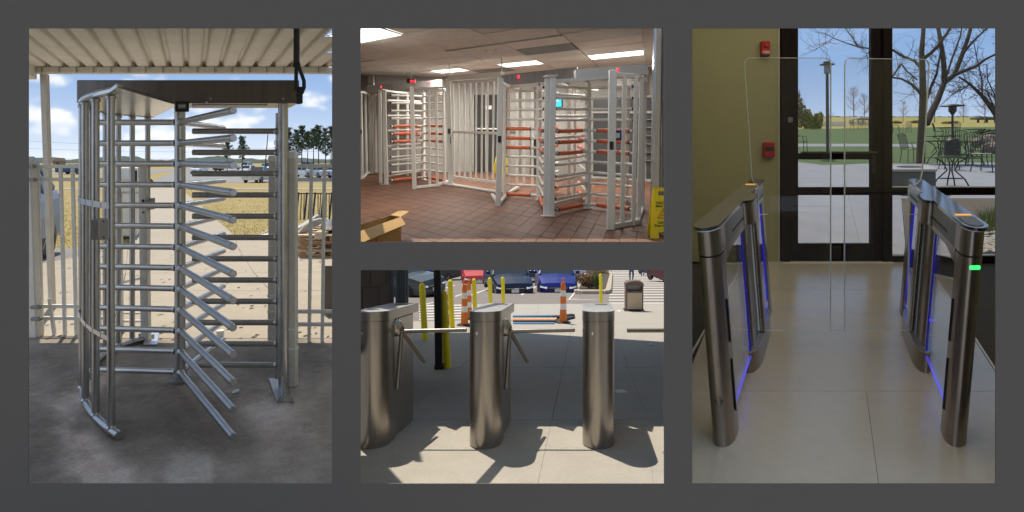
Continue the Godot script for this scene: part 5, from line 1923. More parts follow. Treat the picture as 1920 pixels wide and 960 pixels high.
func cabinet(u: float, label: String, arms: bool) -> void:
	var d := 5.86
	var t := thing("tripod_turnstile", label, "turnstile", court.fl(u, 843), 0, "brushed steel tripod turnstiles on the forecourt")
	var x := (u - court.vx) * (d + 0.2) / FOC
	var out := func(w: float, y: float, d0: float, d1: float) -> Array:
		var o: Array = []
		for i in 15:
			var a := PI * i / 14.0
			o.append(court.w(x - cos(a) * w, y, d0 + 0.2 - sin(a) * 0.2))
		o.append(court.w(x + w, y, d1))
		o.append(court.w(x - w, y, d1))
		return o
	var s := Shape.new()
	s.prism(out.call(0.139, 0.012, d - 0.0, d + 0.34), Vector3(0, 1.065, 0), true)
	part(t, "front_column", s, M.cabinet_steel)
	s = Shape.new()
	s.prism(out.call(0.136, 0.0, d + 0.004, d + 0.33), Vector3(0, 0.012, 0), true)
	part(t, "base", s, M.bracket_grey)
	s = Shape.new()
	s.sb(court, x - 0.12, x + 0.12, 0.0, 1.07, d + 0.34, d + 1.08, 0.006)
	part(t, "rear_body", s, M.cabinet_steel)
	s = Shape.new()
	s.prism(out.call(0.141, 1.08, d - 0.003, d + 1.2), Vector3(0, 0.078, 0), true)
	part(t, "lid", s, M.cabinet_steel)
	s = Shape.new()
	s.prism(out.call(0.140, 1.158, d - 0.002, d + 1.198), Vector3(0, 0.006, 0), true)
	part(t, "top", s, M.cabinet_top)
	s = Shape.new()
	s.sb(court, x - 0.02, x + 0.10, 1.1645, 1.167, d + 0.9, d + 1.05)
	part(t, "card_reader", s, M.gate_top)
	s = Shape.new()
	s.lathe(court.w(x - 0.05, 0.98, d + 0.02), [[0.013, 0.0], [0.013, 0.006], [0.006, 0.008], [0.0, 0.008]], 14, Vector3.BACK)
	part(t, "lock", s, M.chrome)
	for q: Vector2 in [Vector2(-0.09, 0.05), Vector2(0.09, 0.05), Vector2(0.0, 0.045)]:
		s = Shape.new()
		s.lathe(court.w(x + q.x, q.y, d + 0.2 - 0.2 * sqrt(1.0 - pow(q.x / 0.139, 2)) + 0.004), [[0.006, 0.0], [0.005, 0.006], [0.0, 0.007]], 8, Vector3.BACK)
		part(t, "screw", s, M.bracket_grey)
	if not arms:
		return
	var hub := court.w(x + 0.122, 0.99, d + 0.42)
	var tip := hub + Vector3(0.062, -0.03, 0.015)
	var ax := (tip - hub).normalized()
	s = Shape.new()
	s.lathe(hub - ax * 0.02, [[0.085, 0.0], [0.085, 0.02], [0.078, 0.045], [0.055, 0.08], [0.042, 0.09], [0.0, 0.092]], 20, ax)
	part(t, "hub", s, M.cabinet_steel)
	var ends := [tip + Vector3(0.58, 0.012, 0.0), tip + Vector3(-0.035, -0.50, 0.05), tip + Vector3(0.165, -0.36, -0.30)]
	for e: Vector3 in ends:
		s = Shape.new()
		var a := tip + (e - tip).normalized() * 0.0
		s.tube(a, e, 0.0185, -1, 14)
		s.lathe(e, [[0.0185, 0.0], [0.015, 0.006], [0.0, 0.008]], 14, (e - a).normalized())
		part(t, "arm", s, M.arm_steel)

func bollard(u: float, v: float, lean_px: float, label: String, r := 0.064) -> void:
	var d := court.dist(v)
	var a := court.fl(u, v)
	var t := thing("bollard", label, "bollard", a, 0, "yellow steel bollards")
	var b := a + Vector3(lean_px * d / FOC, 1.13, 0)
	var s := Shape.new()
	var up := (b - a).normalized()
	s.lathe(a, [[r, 0.0], [r, 1.07], [r * 0.9, 1.11], [r * 0.55, 1.14], [0.0, 1.15]], 18, up)
	own_or_part(t, "post", s, M.bollard_yellow)

func own_or_part(t: Node3D, called: String, s: Shape, m: Material) -> MeshInstance3D:
	return part(t, called, s, m)

func channelizer(u: float, v: float, v_top: float, label: String, r := 0.07) -> void:
	var d := court.dist(v)
	var tall := (v - v_top) * d / FOC
	var a := court.fl(u, v)
	var t := thing("traffic_channelizer", label, "traffic cone", a, 0, "orange and white channelizer cones")
	var cuts := [0.05, 0.31, 0.44, 0.60, 0.73, 0.86]
	for k in 5:
		var s := Shape.new()
		var r0: float = lerpf(r * 1.3, r * 0.72, cuts[k])
		var r1: float = lerpf(r * 1.3, r * 0.72, cuts[k + 1])
		s.lathe(a, [[r0, cuts[k] * tall], [r1, cuts[k + 1] * tall]], 16)
		part(t, "white_band" if k % 2 else "body", s, M.cone_white if k % 2 else M.cone_orange)
	var s := Shape.new()
	s.lathe(a, [[r * 0.8, 0.86 * tall], [r * 0.5, 0.9 * tall], [0.0, 0.905 * tall]], 14)
	var ring: Array = []
	for i in 11:
		var q := TAU * i / 10
		ring.append(a + Vector3(cos(q) * r * 0.55, tall * 0.945 + sin(q) * tall * 0.045, 0))
	s.pipe(ring, r * 0.17, 6)
	part(t, "handle", s, M.cone_orange)
	s = Shape.new()
	s.lathe(a, [[r * 2.6, 0.0], [r * 2.6, 0.035], [r * 1.5, 0.05], [r * 1.25, 0.06]], 8)
	part(t, "rubber_base", s, M.rubber)

func court_things() -> void:
	var s: Shape
	cabinet(702, "steel tripod turnstile at the left, cut by the frame, arms on its right", true)
	cabinet(911.5, "steel tripod turnstile in the middle with its arm pointing right", true)
	cabinet(1122, "steel cabinet on the right, standing alone without visible arms", false)
	# the next one to the right, of which only the arm comes into view
	var t := thing("tripod_turnstile", "turnstile past the right edge, only its horizontal arm in view", "turnstile", court.fl(1330, 843), 0, "brushed steel tripod turnstiles on the forecourt")
	s = Shape.new()
	s.tube(court.at(1176, 619.5, 6.2), court.at(1300, 619.5, 6.2), 0.0185, -1, 14)
	part(t, "arm", s, M.arm_steel)
	s = Shape.new()
	s.lathe(court.at(1322, 622, 6.2), [[0.085, 0.0], [0.078, 0.03], [0.045, 0.08], [0.0, 0.11]], 18, Vector3.LEFT)
	part(t, "hub", s, M.cabinet_steel)
	s = Shape.new()
	s.bx(0, 0, 0, 0, 0, 0)
	var x := (1351.0 - court.vx) * 5.86 / FOC
	s.sb(court, x - 0.13, x + 0.13, 0, 1.0, 5.86, 7.0, 0.03)
	part(t, "front_column", s, M.cabinet_steel)
	# unseen brace, added overhead so that its shadow streaks over the sunny pavement
	s = Shape.new()
	s.tube(court.w(-0.93 - 0.1077 * 4.3, 1.66, 4.3), court.w(-0.195 - 0.1077 * 7.42, 1.66, 7.42), 0.05, -1, 12)
	solo("overhead_brace", "unseen round steel brace added over the forecourt to cast the diagonal shadow streak", "brace", s, M.post_black, court.w(-0.2 - 0.8, 1.66, 7.42))
	# black post
	t = thing("post", "square black steel post with a base sleeve, left of the middle turnstile", "post", court.fl(823, 695))
	s = Shape.new()
	s.bar(court.fl(823, 692), court.fl(819, 692, 2.1) + Vector3(0, 0, 0), 0.105, 0.105, 0.008)
	part(t, "shaft", s, M.post_black)
	s = Shape.new()
	s.box(court.fl(823.5, 692, 0.035), Vector3(0.067, 0, 0), Vector3(0, 0.035, 0), Vector3(0, 0, 0.067), 0.008)
	part(t, "sleeve", s, M.post_black)
	bollard(797, 637, -6, "front left yellow bollard, left of the black post", 0.062)
	bollard(838.5, 690, -7.5, "shaded leaning yellow bollard just right of the black post", 0.058)
	bollard(848, 616, -4, "yellow bollard between the black post and the striped cones", 0.062)
	bollard(892, 609, -3.5, "yellow bollard rising behind the middle turnstile's left side", 0.054)
	bollard(921, 602, -3, "yellow bollard behind the middle turnstile before the dark sedan", 0.052)
	bollard(944.5, 598, -2, "yellow bollard before the dark sedan's right headlight", 0.05)
	bollard(1127.5, 577, -1.5, "lone yellow bollard in front of the planted island", 0.055)
	channelizer(871, 611, 525, "striped orange cone with a rubber base, left of the middle turnstile", 0.072)
	channelizer(879, 599, 523, "striped orange cone close behind another one", 0.072)
	channelizer(838, 608, 547, "striped orange cone half hidden behind the leaning bollard", 0.06)
	channelizer(1056, 606, 521, "striped orange cone standing alone before the blue sedan", 0.075)
	# barricade lying flat
	t = thing("folded_barricade", "folded blue and black barricade boards lying flat left of the lone cone", "barricade", court.fl(1010, 603))
	for q: Array in [[962, 596.5, 1046, 595.5, "blue_strip", 0.06], [962, 599.5, 1044, 599.5, "pale_board", 0.04], [962, 602.5, 1042, 602, "cone_orange", 0.04], [962, 605, 1062, 604.5, "rubber", 0.05], [962, 607.5, 1040, 607.5, "blue_strip", 0.03], [1040, 598, 1074, 593.5, "rubber", 0.07], [1046, 604, 1074, 597, "rubber", 0.06]]:
		s = Shape.new()
		s.bar(court.fl(q[0], q[1], q[5] * 0.6), court.fl(q[2], q[3], q[5] * 0.6), q[5], 0.14, 0.008, Vector3.UP)
		part(t, "board", s, M[q[4]])
	# litter bin
	var bd := court.dist(583)
	var b := court.fl(1188.5, 583)
	t = thing("litter_bin", "brown litter bin with a pebbled stone panel and an arched top", "bin", b)
	var w := 0.275
	s = Shape.new()
	s.box(b + Vector3(0, 0.36, 0), Vector3(w, 0, 0), Vector3(0, 0.3, 0), Vector3(0, 0, w * 0.55), 0.02)
	part(t, "body", s, M.bin_brown)
	s = Shape.new()
	s.box(b + Vector3(0, 0.345, w * 0.55 + 0.004), Vector3(w * 0.84, 0, 0), Vector3(0, 0.255, 0), Vector3(0, 0, 0.012), 0.004)
	part(t, "stone_panel", s, M.bin_stone)
	for sx: float in [-1.0, 1.0]:
		s = Shape.new()
		s.bar(b + Vector3(sx * w * 0.92, 0.66, 0), b + Vector3(sx * w * 0.92, 0.86, 0), 0.045, w * 1.1, 0.006)
		part(t, "upright", s, M.bin_brown)
	s = Shape.new()
	s.bx(0, 0, 0, 0, 0, 0)
	s.box(b + Vector3(0, 0.73, -w * 0.4), Vector3(w * 0.85, 0, 0), Vector3(0, 0.09, 0), Vector3(0, 0, 0.02))
	part(t, "hood_back", s, M.line_paint)
	s = Shape.new()
	var arch: Array = []
	for i in 13:
		var f := i / 12.0 * 2.0 - 1.0
		arch.append(b + Vector3(f * w * 1.03, 0.86 + 0.11 * sqrt(maxf(0.0, 1.0 - f * f * 0.92)), w * 0.57))
	arch.append(b + Vector3(w * 1.03, 0.82, w * 0.57))
	arch.append(b + Vector3(-w * 1.03, 0.82, w * 0.57))
	s.prism(arch, Vector3(0, 0, -1.14 * w))
	part(t, "hood", s, M.bin_brown)
	s = Shape.new()
	s.box(b + Vector3(0, 0.035, 0), Vector3(w * 1.12, 0, 0), Vector3(0, 0.025, 0), Vector3(0, 0, w * 0.7), 0.01)
	part(t, "base", s, M.rubber)
	for sx: float in [-1.0, 1.0]:
		s = Shape.new()
		s.tube(b + Vector3(sx * w * 0.85 - 0.04, 0.02, w * 0.7), b + Vector3(sx * w * 0.85 + 0.04, 0.02, w * 0.7), 0.03)
		part(t, "foot", s, M.kerb)
	# cars
	var list := [
		["sedan", Color(0.012, 0.02, 0.19), 1041, 548.0, 0.0, 1.14, "bright blue sedan facing the camera beside the planted island"],
		["sedan", Color(0.008, 0.014, 0.04), 951, 549.5, 0.16, 1.14, "dark navy sedan facing the camera behind two bollards"],
		["sedan", Color(0.5, 0.045, 0.04), 895, 531.0, 0.1, 1.3, "red car facing the camera behind the striped cones"],
		["pickup", Color(0.01, 0.05, 0.36), 797, 527.0, PI, 1.1, "bright blue pickup truck seen from behind, left of the black post"],
		["pickup", Color(0.02, 0.018, 0.025), 843, 526.0, PI - 0.5, 1.1, "dark pickup truck seen at an angle right of the black post"],
		["suv", Color(0.07, 0.08, 0.085), 742, 556.0, 1.0, 1.05, "dark grey car close behind the folded shutter"],
		["suv", Color(0.03, 0.035, 0.045), 988, 530.0, 0.14, 1.1, "black car behind the navy sedan's right side"],
		["suv", Color(0.14, 0.15, 0.17), 1062, 530.0, 0.1, 1.1, "grey car directly behind the blue sedan"],
		["sedan", Color(0.65, 0.65, 0.65), 1100, 514.5, 1.5, 1.1, "white car side on in the far row behind the island"],
		["suv", Color(0.09, 0.008, 0.02), 1256, 530.0, 0.2, 1.1, "maroon car at the right edge beside the crossing"],
		["suv", Color(0.03, 0.03, 0.035), 1226, 517.0, 0.2, 1.1, "black car in the far row right of the crossing"],
		["suv", Color(0.05, 0.07, 0.12), 935, 516.0, 0.1, 1.1, "dark blue car in the far row behind the red car"],
		["suv", Color(0.1, 0.11, 0.12), 760, 520.0, PI, 1.1, "grey car far behind the folded shutter"]]
	for r: Array in list:
		var o := car(r[0], r[1], r[6], "pickup" if r[0] == "pickup" else "car", "cars in the forecourt's parking lot")
		var dd := court.dist(r[3]) + 2.3 * absf(cos(r[4]))
		o.position = court.w((r[2] - court.vx) * court.dist(r[3]) / FOC + (court.vx - r[2]) / FOC * 0.0, -0.012, dd)
		var px: float = 960 + FOC * o.position.x / dd
		o.position.x += (r[2] - px) * dd / FOC
		o.rotation.y = r[4]
		o.rotation.x = 0.0
		o.scale = Vector3.ONE * r[5]
	# planting and people
	bush(court.fl(1104, 545, 0.1), 1.35, 0.98, "dry brown shrub on the island between the blue sedan and the crossing", "", [Color(0.14, 0.075, 0.035), Color(0.3, 0.17, 0.08), Color(0.42, 0.27, 0.14)], 2600, 0.045)
	bush(court.fl(1120, 546, 0.1), 0.8, 0.95, "green shrub on the island behind the lone bollard", "", [Color(0.03, 0.05, 0.012), Color(0.09, 0.13, 0.03), Color(0.2, 0.2, 0.07)], 1000, 0.045)
	bush(court.fl(1118, 519, 0.1), 2.2, 0.9, "dry brown shrub at the far end of the island", "", [Color(0.12, 0.07, 0.035), Color(0.26, 0.16, 0.08), Color(0.36, 0.25, 0.14)], 900, 0.06)
	person(court.fl(1184, 526), "person in jeans and a light top walking away over the crossing", 0.1)
	person(court.fl(1205, 517), "person in blue jeans farther off on the crossing", -0.1)
	s = Shape.new()
	var lp := court.fl(1222, 648, 0.006)
	for k in 6:
		var a := k * 1.1
		s.flat(lp + Vector3(cos(a) * 0.06 * (1 + k % 3), 0.0, sin(a) * 0.05), lp + Vector3(cos(a + 1) * 0.05, 0.025 * (k % 2), sin(a + 1) * 0.1), lp + Vector3(0.02, 0.03, 0.02), Vector3.UP)
	solo("plastic_scrap", "crumpled pale blue plastic scrap on the shaded pavement at the right", "litter", s, M.litter_blue, lp)
	for q: Array in [[1199, 583.5, "small white paper scrap beside the litter bin's left foot"], [1160, 583.5, "white scrap left of the litter bin"], [1163, 735, "thin pale scrap on the shaded pavement right of the last cabinet"]]:
		s = Shape.new()
		s.box(court.fl(q[0], q[1], 0.008), Vector3(0.06, 0.004, 0), Vector3(0, 0.004, 0), Vector3(0.02, 0, 0.05))
		solo("paper_scrap", q[2], "litter", s, M.litter_white, court.fl(q[0], q[1]))

# one continuous surface round tapered bones: [from, to, radius, radius]
func body_mesh(bones: Array, cell: float) -> Shape:
	var lo := Vector3.INF
	var hi := -Vector3.INF
	for b: Array in bones:
		for k in 2:
			var p: Vector3 = b[k]
			var r: float = b[2 + k]
			lo = lo.min(p - Vector3.ONE * (r + cell * 2))
			hi = hi.max(p + Vector3.ONE * (r + cell * 2))
	var n := Vector3i(((hi - lo) / cell).ceil()) + Vector3i.ONE
	var f := func(p: Vector3) -> float:
		var acc := 0.0
		for b: Array in bones:
			var a: Vector3 = b[0]
			var ab: Vector3 = b[1] - a
			var t := clampf((p - a).dot(ab) / maxf(ab.length_squared(), 1e-6), 0, 1)
			acc += exp(-(p.distance_to(a + ab * t) - lerpf(b[2], b[3], t)) / (cell * 0.7))
		return -cell * 0.7 * log(maxf(acc, 1e-30))
	var val := PackedFloat32Array()
	val.resize(n.x * n.y * n.z)
	for z in n.z:
		for y in n.y:
			for x in n.x:
				val[(z * n.y + y) * n.x + x] = f.call(lo + Vector3(x, y, z) * cell)
	var at := {}
	for z in n.z - 1:
		for y in n.y - 1:
			for x in n.x - 1:
				var sum := Vector3.ZERO
				var cnt := 0
				for e: Array in [[0, 1], [2, 3], [4, 5], [6, 7], [0, 2], [1, 3], [4, 6], [5, 7], [0, 4], [1, 5], [2, 6], [3, 7]]:
					var pa := Vector3i(x + (e[0] & 1), y + (e[0] >> 1 & 1), z + (e[0] >> 2))
					var pb := Vector3i(x + (e[1] & 1), y + (e[1] >> 1 & 1), z + (e[1] >> 2))
					var va := val[(pa.z * n.y + pa.y) * n.x + pa.x]
					var vb := val[(pb.z * n.y + pb.y) * n.x + pb.x]
					if (va < 0) != (vb < 0):
						sum += Vector3(pa).lerp(Vector3(pb), va / (va - vb))
						cnt += 1
				if cnt:
					at[Vector3i(x, y, z)] = lo + sum / cnt * cell
	var s := Shape.new()
	var nor := func(p: Vector3) -> Vector3:
		var h := cell * 0.4
		var c: float = f.call(p)
		return Vector3(f.call(p + Vector3(h, 0, 0)) - c, f.call(p + Vector3(0, h, 0)) - c, f.call(p + Vector3(0, 0, h)) - c).normalized()
	var nn := {}
	for k: Vector3i in at:
		nn[k] = nor.call(at[k])
	for z in range(1, n.z - 1):
		for y in range(1, n.y - 1):
			for x in range(1, n.x - 1):
				var v0 := val[(z * n.y + y) * n.x + x]
				for ax in 3:
					var d := Vector3i(int(ax == 0), int(ax == 1), int(ax == 2))
					var q := Vector3i(x, y, z) + d
					var v1 := val[(q.z * n.y + q.y) * n.x + q.x]
					if (v0 < 0) == (v1 < 0):
						continue
					var u := Vector3i(int(ax == 1), int(ax == 2), int(ax == 0))
					var w := Vector3i(int(ax == 2), int(ax == 0), int(ax == 1))
					var o := Vector3i(x, y, z)
					var c := [o, o - u, o - u - w, o - w]
					if not (at.has(c[0]) and at.has(c[1]) and at.has(c[2]) and at.has(c[3])):
						continue
					s.tri(at[c[0]], at[c[1]], at[c[2]], nn[c[0]], nn[c[1]], nn[c[2]])
					s.tri(at[c[0]], at[c[2]], at[c[3]], nn[c[0]], nn[c[2]], nn[c[3]])
	return s

func person(where: Vector3, label: String, turn: float) -> void:
	var t := thing("person", label, "person", where, turn, "")
	var V := func(x: float, y: float, z: float) -> Vector3: return Vector3(x, y, z)
	own(t, "body", body_mesh([[V.call(0, 1.5, 0), V.call(0, 1.56, 0.01), 0.055, 0.055], [V.call(0, 1.62, 0.01), V.call(0, 1.67, 0.0), 0.095, 0.09],
		[V.call(-0.19, 1.4, 0), V.call(-0.25, 1.13, 0.02), 0.05, 0.042], [V.call(-0.25, 1.13, 0.02), V.call(-0.24, 0.88, 0.08), 0.04, 0.03], [V.call(0.19, 1.4, 0), V.call(0.25, 1.13, 0.02), 0.05, 0.042], [V.call(0.25, 1.13, 0.02), V.call(0.24, 0.88, 0.08), 0.04, 0.03],
		[V.call(0, 1.5, 0), V.call(0, 1.35, 0), 0.06, 0.1]], 0.03), M.skin)
	own(t, "shirt", body_mesh([[V.call(-0.16, 1.4, 0), V.call(0.16, 1.4, 0), 0.08, 0.08], [V.call(0, 1.36, 0), V.call(0, 0.95, 0), 0.16, 0.15], [V.call(-0.19, 1.4, 0), V.call(-0.25, 1.15, 0.02), 0.07, 0.06], [V.call(0.19, 1.4, 0), V.call(0.25, 1.15, 0.02), 0.07, 0.06]], 0.035), M.shirt)
	own(t, "jeans", body_mesh([[V.call(-0.08, 0.93, 0), V.call(0.08, 0.93, 0), 0.13, 0.13], [V.call(-0.09, 0.88, 0), V.call(-0.12, 0.48, -0.06), 0.095, 0.07], [V.call(-0.12, 0.48, -0.06), V.call(-0.12, 0.08, 0.04), 0.068, 0.055], [V.call(0.09, 0.88, 0), V.call(0.12, 0.48, 0.05), 0.095, 0.07], [V.call(0.12, 0.48, 0.05), V.call(0.12, 0.08, -0.1), 0.068, 0.055]], 0.035), M.denim)
	var s := Shape.new()
	for q: Vector2 in [Vector2(-0.12, 0.04), Vector2(0.12, -0.1)]:
		s.box(V.call(q.x, 0.035, q.y - 0.04), Vector3(0.045, 0, 0), Vector3(0, 0.035, 0), Vector3(0, 0, 0.12), 0.02)
	own(t, "shoes", s, M.black_part)
	s = Shape.new()
	s.ball(V.call(0, 1.68, 0.02), Vector3(0.1, 0.095, 0.11), 10)
	own(t, "hair", s, M.bark)

# ================================================================ the lobby with glass gates
const DOOR := 7.1      # distance of the front wall with the door

func lat(u: float, v: float) -> Vector3:
	return lobby.at(u, v, DOOR)

func lobby_setting() -> void:
	var s := Shape.new()
	# floor: large pale slabs between two metal strips, dark mat outside them
	var n0 := 2.74
	var sky0 := 6.95   # an unseen frosted roof, added for fill light, lies before this line
	var quad := func(sh: Shape, x0: float, x1: float, d0: float, d1: float, h: float) -> void:
		sh.quad(lobby.w(x0, h, d0), lobby.w(x1, h, d0), lobby.w(x1, h, d1), lobby.w(x0, h, d1), Vector3.UP)
	var poly := func(sh: Shape, h: float, d1: float) -> void:
		sh.quad(lobby.w(-280.0 / FOC * n0, h, n0), lobby.w(1.6, h, n0), lobby.w(2.6, h, d1), lobby.w(-280.0 / FOC * d1, h, d1), Vector3.UP)
	poly.call(s, -0.02, DOOR + 0.2)
	poly.call(s, -0.12, DOOR + 0.2)
	var floor_ := struct("floor", s, M.dark_mat)
	var ds := [n0, 3.77, 4.83, 5.95, DOOR + 0.02]
	var xs := [[-0.86, 0.2, 0.97], [-0.86, 0.97], [-0.86, 0.97], [-0.86, 0.97]]
	for r in 4:
		for c in xs[r].size() - 1:
			var x0: float = xs[r][c]
			var x1: float = xs[r][c + 1]
			s = Shape.new()
			var g := 0.001
			var lim0 := maxf(x0, -278.0 / FOC * ds[r])
			var lim1 := maxf(x0, -278.0 / FOC * ds[r + 1])
			s.prism([lobby.w(lim0 + g, -0.012, ds[r] + g * 2), lobby.w(x1 - g, -0.012, ds[r] + g * 2), lobby.w(x1 - g, -0.012, ds[r + 1] - g * 2), lobby.w(lim1 + g, -0.012, ds[r + 1] - g * 2)], Vector3(0, 0.012, 0))
			part(floor_, "floor_slab", s, M["floor_slab_%d" % ((r + c) % 2)])
	s = Shape.new()
	s.sb(lobby, 0.972, 0.986, -0.012, 0.004, n0, DOOR)
	part(floor_, "edge_strip", s, M.trim_strip)
	s = Shape.new()
	s.sb(lobby, -0.875, -0.861, -0.012, 0.004, 4.1, DOOR)
	part(floor_, "edge_strip", s, M.trim_strip)
	# front wall left of the door, ceiling, side walls
	s = Shape.new()
	s.sb(lobby, -280.0 / FOC * DOOR, (1462.0 - 1555) / FOC * DOOR, 0, 2.62, DOOR, DOOR + 0.2)
	var wall := struct("front_wall", s, M.olive_wall)
	s = Shape.new()
	s.sb(lobby, (1462.0 - 1555) / FOC * DOOR - 0.012, (1462.0 - 1555) / FOC * DOOR, 0.0, 2.62, DOOR - 0.006, DOOR, 0.002)
	part(wall, "corner_bead", s, M.trim_strip)
	s = Shape.new()
	s.quad(lobby.w(-280.0 / FOC * sky0, 2.62, sky0), lobby.w(1.9, 2.62, sky0), lobby.w(2.6, 2.62, DOOR + 0.2), lobby.w(-280.0 / FOC * DOOR, 2.62, DOOR + 0.2), Vector3.DOWN)
	s.quad(lobby.w(-280.0 / FOC * sky0, 2.75, sky0), lobby.w(1.9, 2.75, sky0), lobby.w(2.6, 2.75, DOOR + 0.2), lobby.w(-280.0 / FOC * DOOR, 2.75, DOOR + 0.2), Vector3.UP)
	struct("ceiling", s, M.plant_wall)
	s = Shape.new()
	s.quad(lobby.w(-280.0 / FOC * n0, 2.7, n0), lobby.w(1.6, 2.7, n0), lobby.w(2.4, 2.7, sky0), lobby.w(-280.0 / FOC * sky0, 2.7, sky0), Vector3.DOWN)
	struct("rooflight", s, M.fill_diffuser)  # unseen, added to bring fill light into the lobby
	for k in 2:
		s = Shape.new()
		var a := lobby.w(-280.0 / FOC * n0, 0, n0) if k == 0 else lobby.w(1.6, 0, n0)
		var b := lobby.w(-280.0 / FOC * DOOR, 0, DOOR + 0.2) if k == 0 else lobby.w(2.6, 0, DOOR + 0.2)
		s.prism([a, b, b + Vector3(-0.06 if k == 0 else 0.06, 0, 0), a + Vector3(-0.06 if k == 0 else 0.06, 0, 0)], Vector3(0, 2.75, 0))
		struct("side_wall", s, M.olive_wall)
	# unseen overhang added over the door to keep sun off the floor
	s = Shape.new()
	s.sb(lobby, -275.0 / FOC * DOOR, 2.9, 2.75, 2.9, DOOR + 0.1, 8.7, 0.01)
	struct("eaves", s, M.plant_wall)
	# ground outside
	s = Shape.new()
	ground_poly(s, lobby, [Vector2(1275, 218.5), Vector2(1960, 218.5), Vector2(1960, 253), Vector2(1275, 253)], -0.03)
	struct("lawn", s, M.sunlit_gold_lawn)
	s = Shape.new()
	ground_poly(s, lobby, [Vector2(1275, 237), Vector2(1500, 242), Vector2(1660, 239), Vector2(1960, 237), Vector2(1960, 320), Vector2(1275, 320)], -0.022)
	struct("lawn", s, M.shaded_green_lawn)
	s = Shape.new()
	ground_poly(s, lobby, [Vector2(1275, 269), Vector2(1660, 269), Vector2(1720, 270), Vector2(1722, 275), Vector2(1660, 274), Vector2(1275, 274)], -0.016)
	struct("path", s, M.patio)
	s = Shape.new()
	ground_poly(s, lobby, [Vector2(1275, 302), Vector2(1500, 303), Vector2(1545, 309), Vector2(1582, 308), Vector2(1640, 305), Vector2(1700, 307), Vector2(1960, 303), Vector2(1960, 700), Vector2(1275, 700)], -0.028)
	var terr := struct("terrace", s, M.slab_joint)
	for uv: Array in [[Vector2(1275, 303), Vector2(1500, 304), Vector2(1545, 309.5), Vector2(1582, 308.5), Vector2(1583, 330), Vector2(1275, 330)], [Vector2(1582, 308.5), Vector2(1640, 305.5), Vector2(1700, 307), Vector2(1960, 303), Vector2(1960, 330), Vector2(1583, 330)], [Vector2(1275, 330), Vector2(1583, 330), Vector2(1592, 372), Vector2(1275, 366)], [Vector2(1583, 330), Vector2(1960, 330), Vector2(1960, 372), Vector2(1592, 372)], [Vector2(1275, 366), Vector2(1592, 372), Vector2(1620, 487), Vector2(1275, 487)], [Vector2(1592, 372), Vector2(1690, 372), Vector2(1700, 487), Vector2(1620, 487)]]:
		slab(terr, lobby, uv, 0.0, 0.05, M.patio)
	s = Shape.new()
	ground_poly(s, lobby, [Vector2(1692, 372), Vector2(1960, 372), Vector2(1960, 487), Vector2(1702, 487)], 0.004)
	struct("planting_bed", s, M.mulch)

func lobby_things() -> void:
	lobby_door()
	lobby_gate(0)
	lobby_gate(1)
	lobby_terrace()

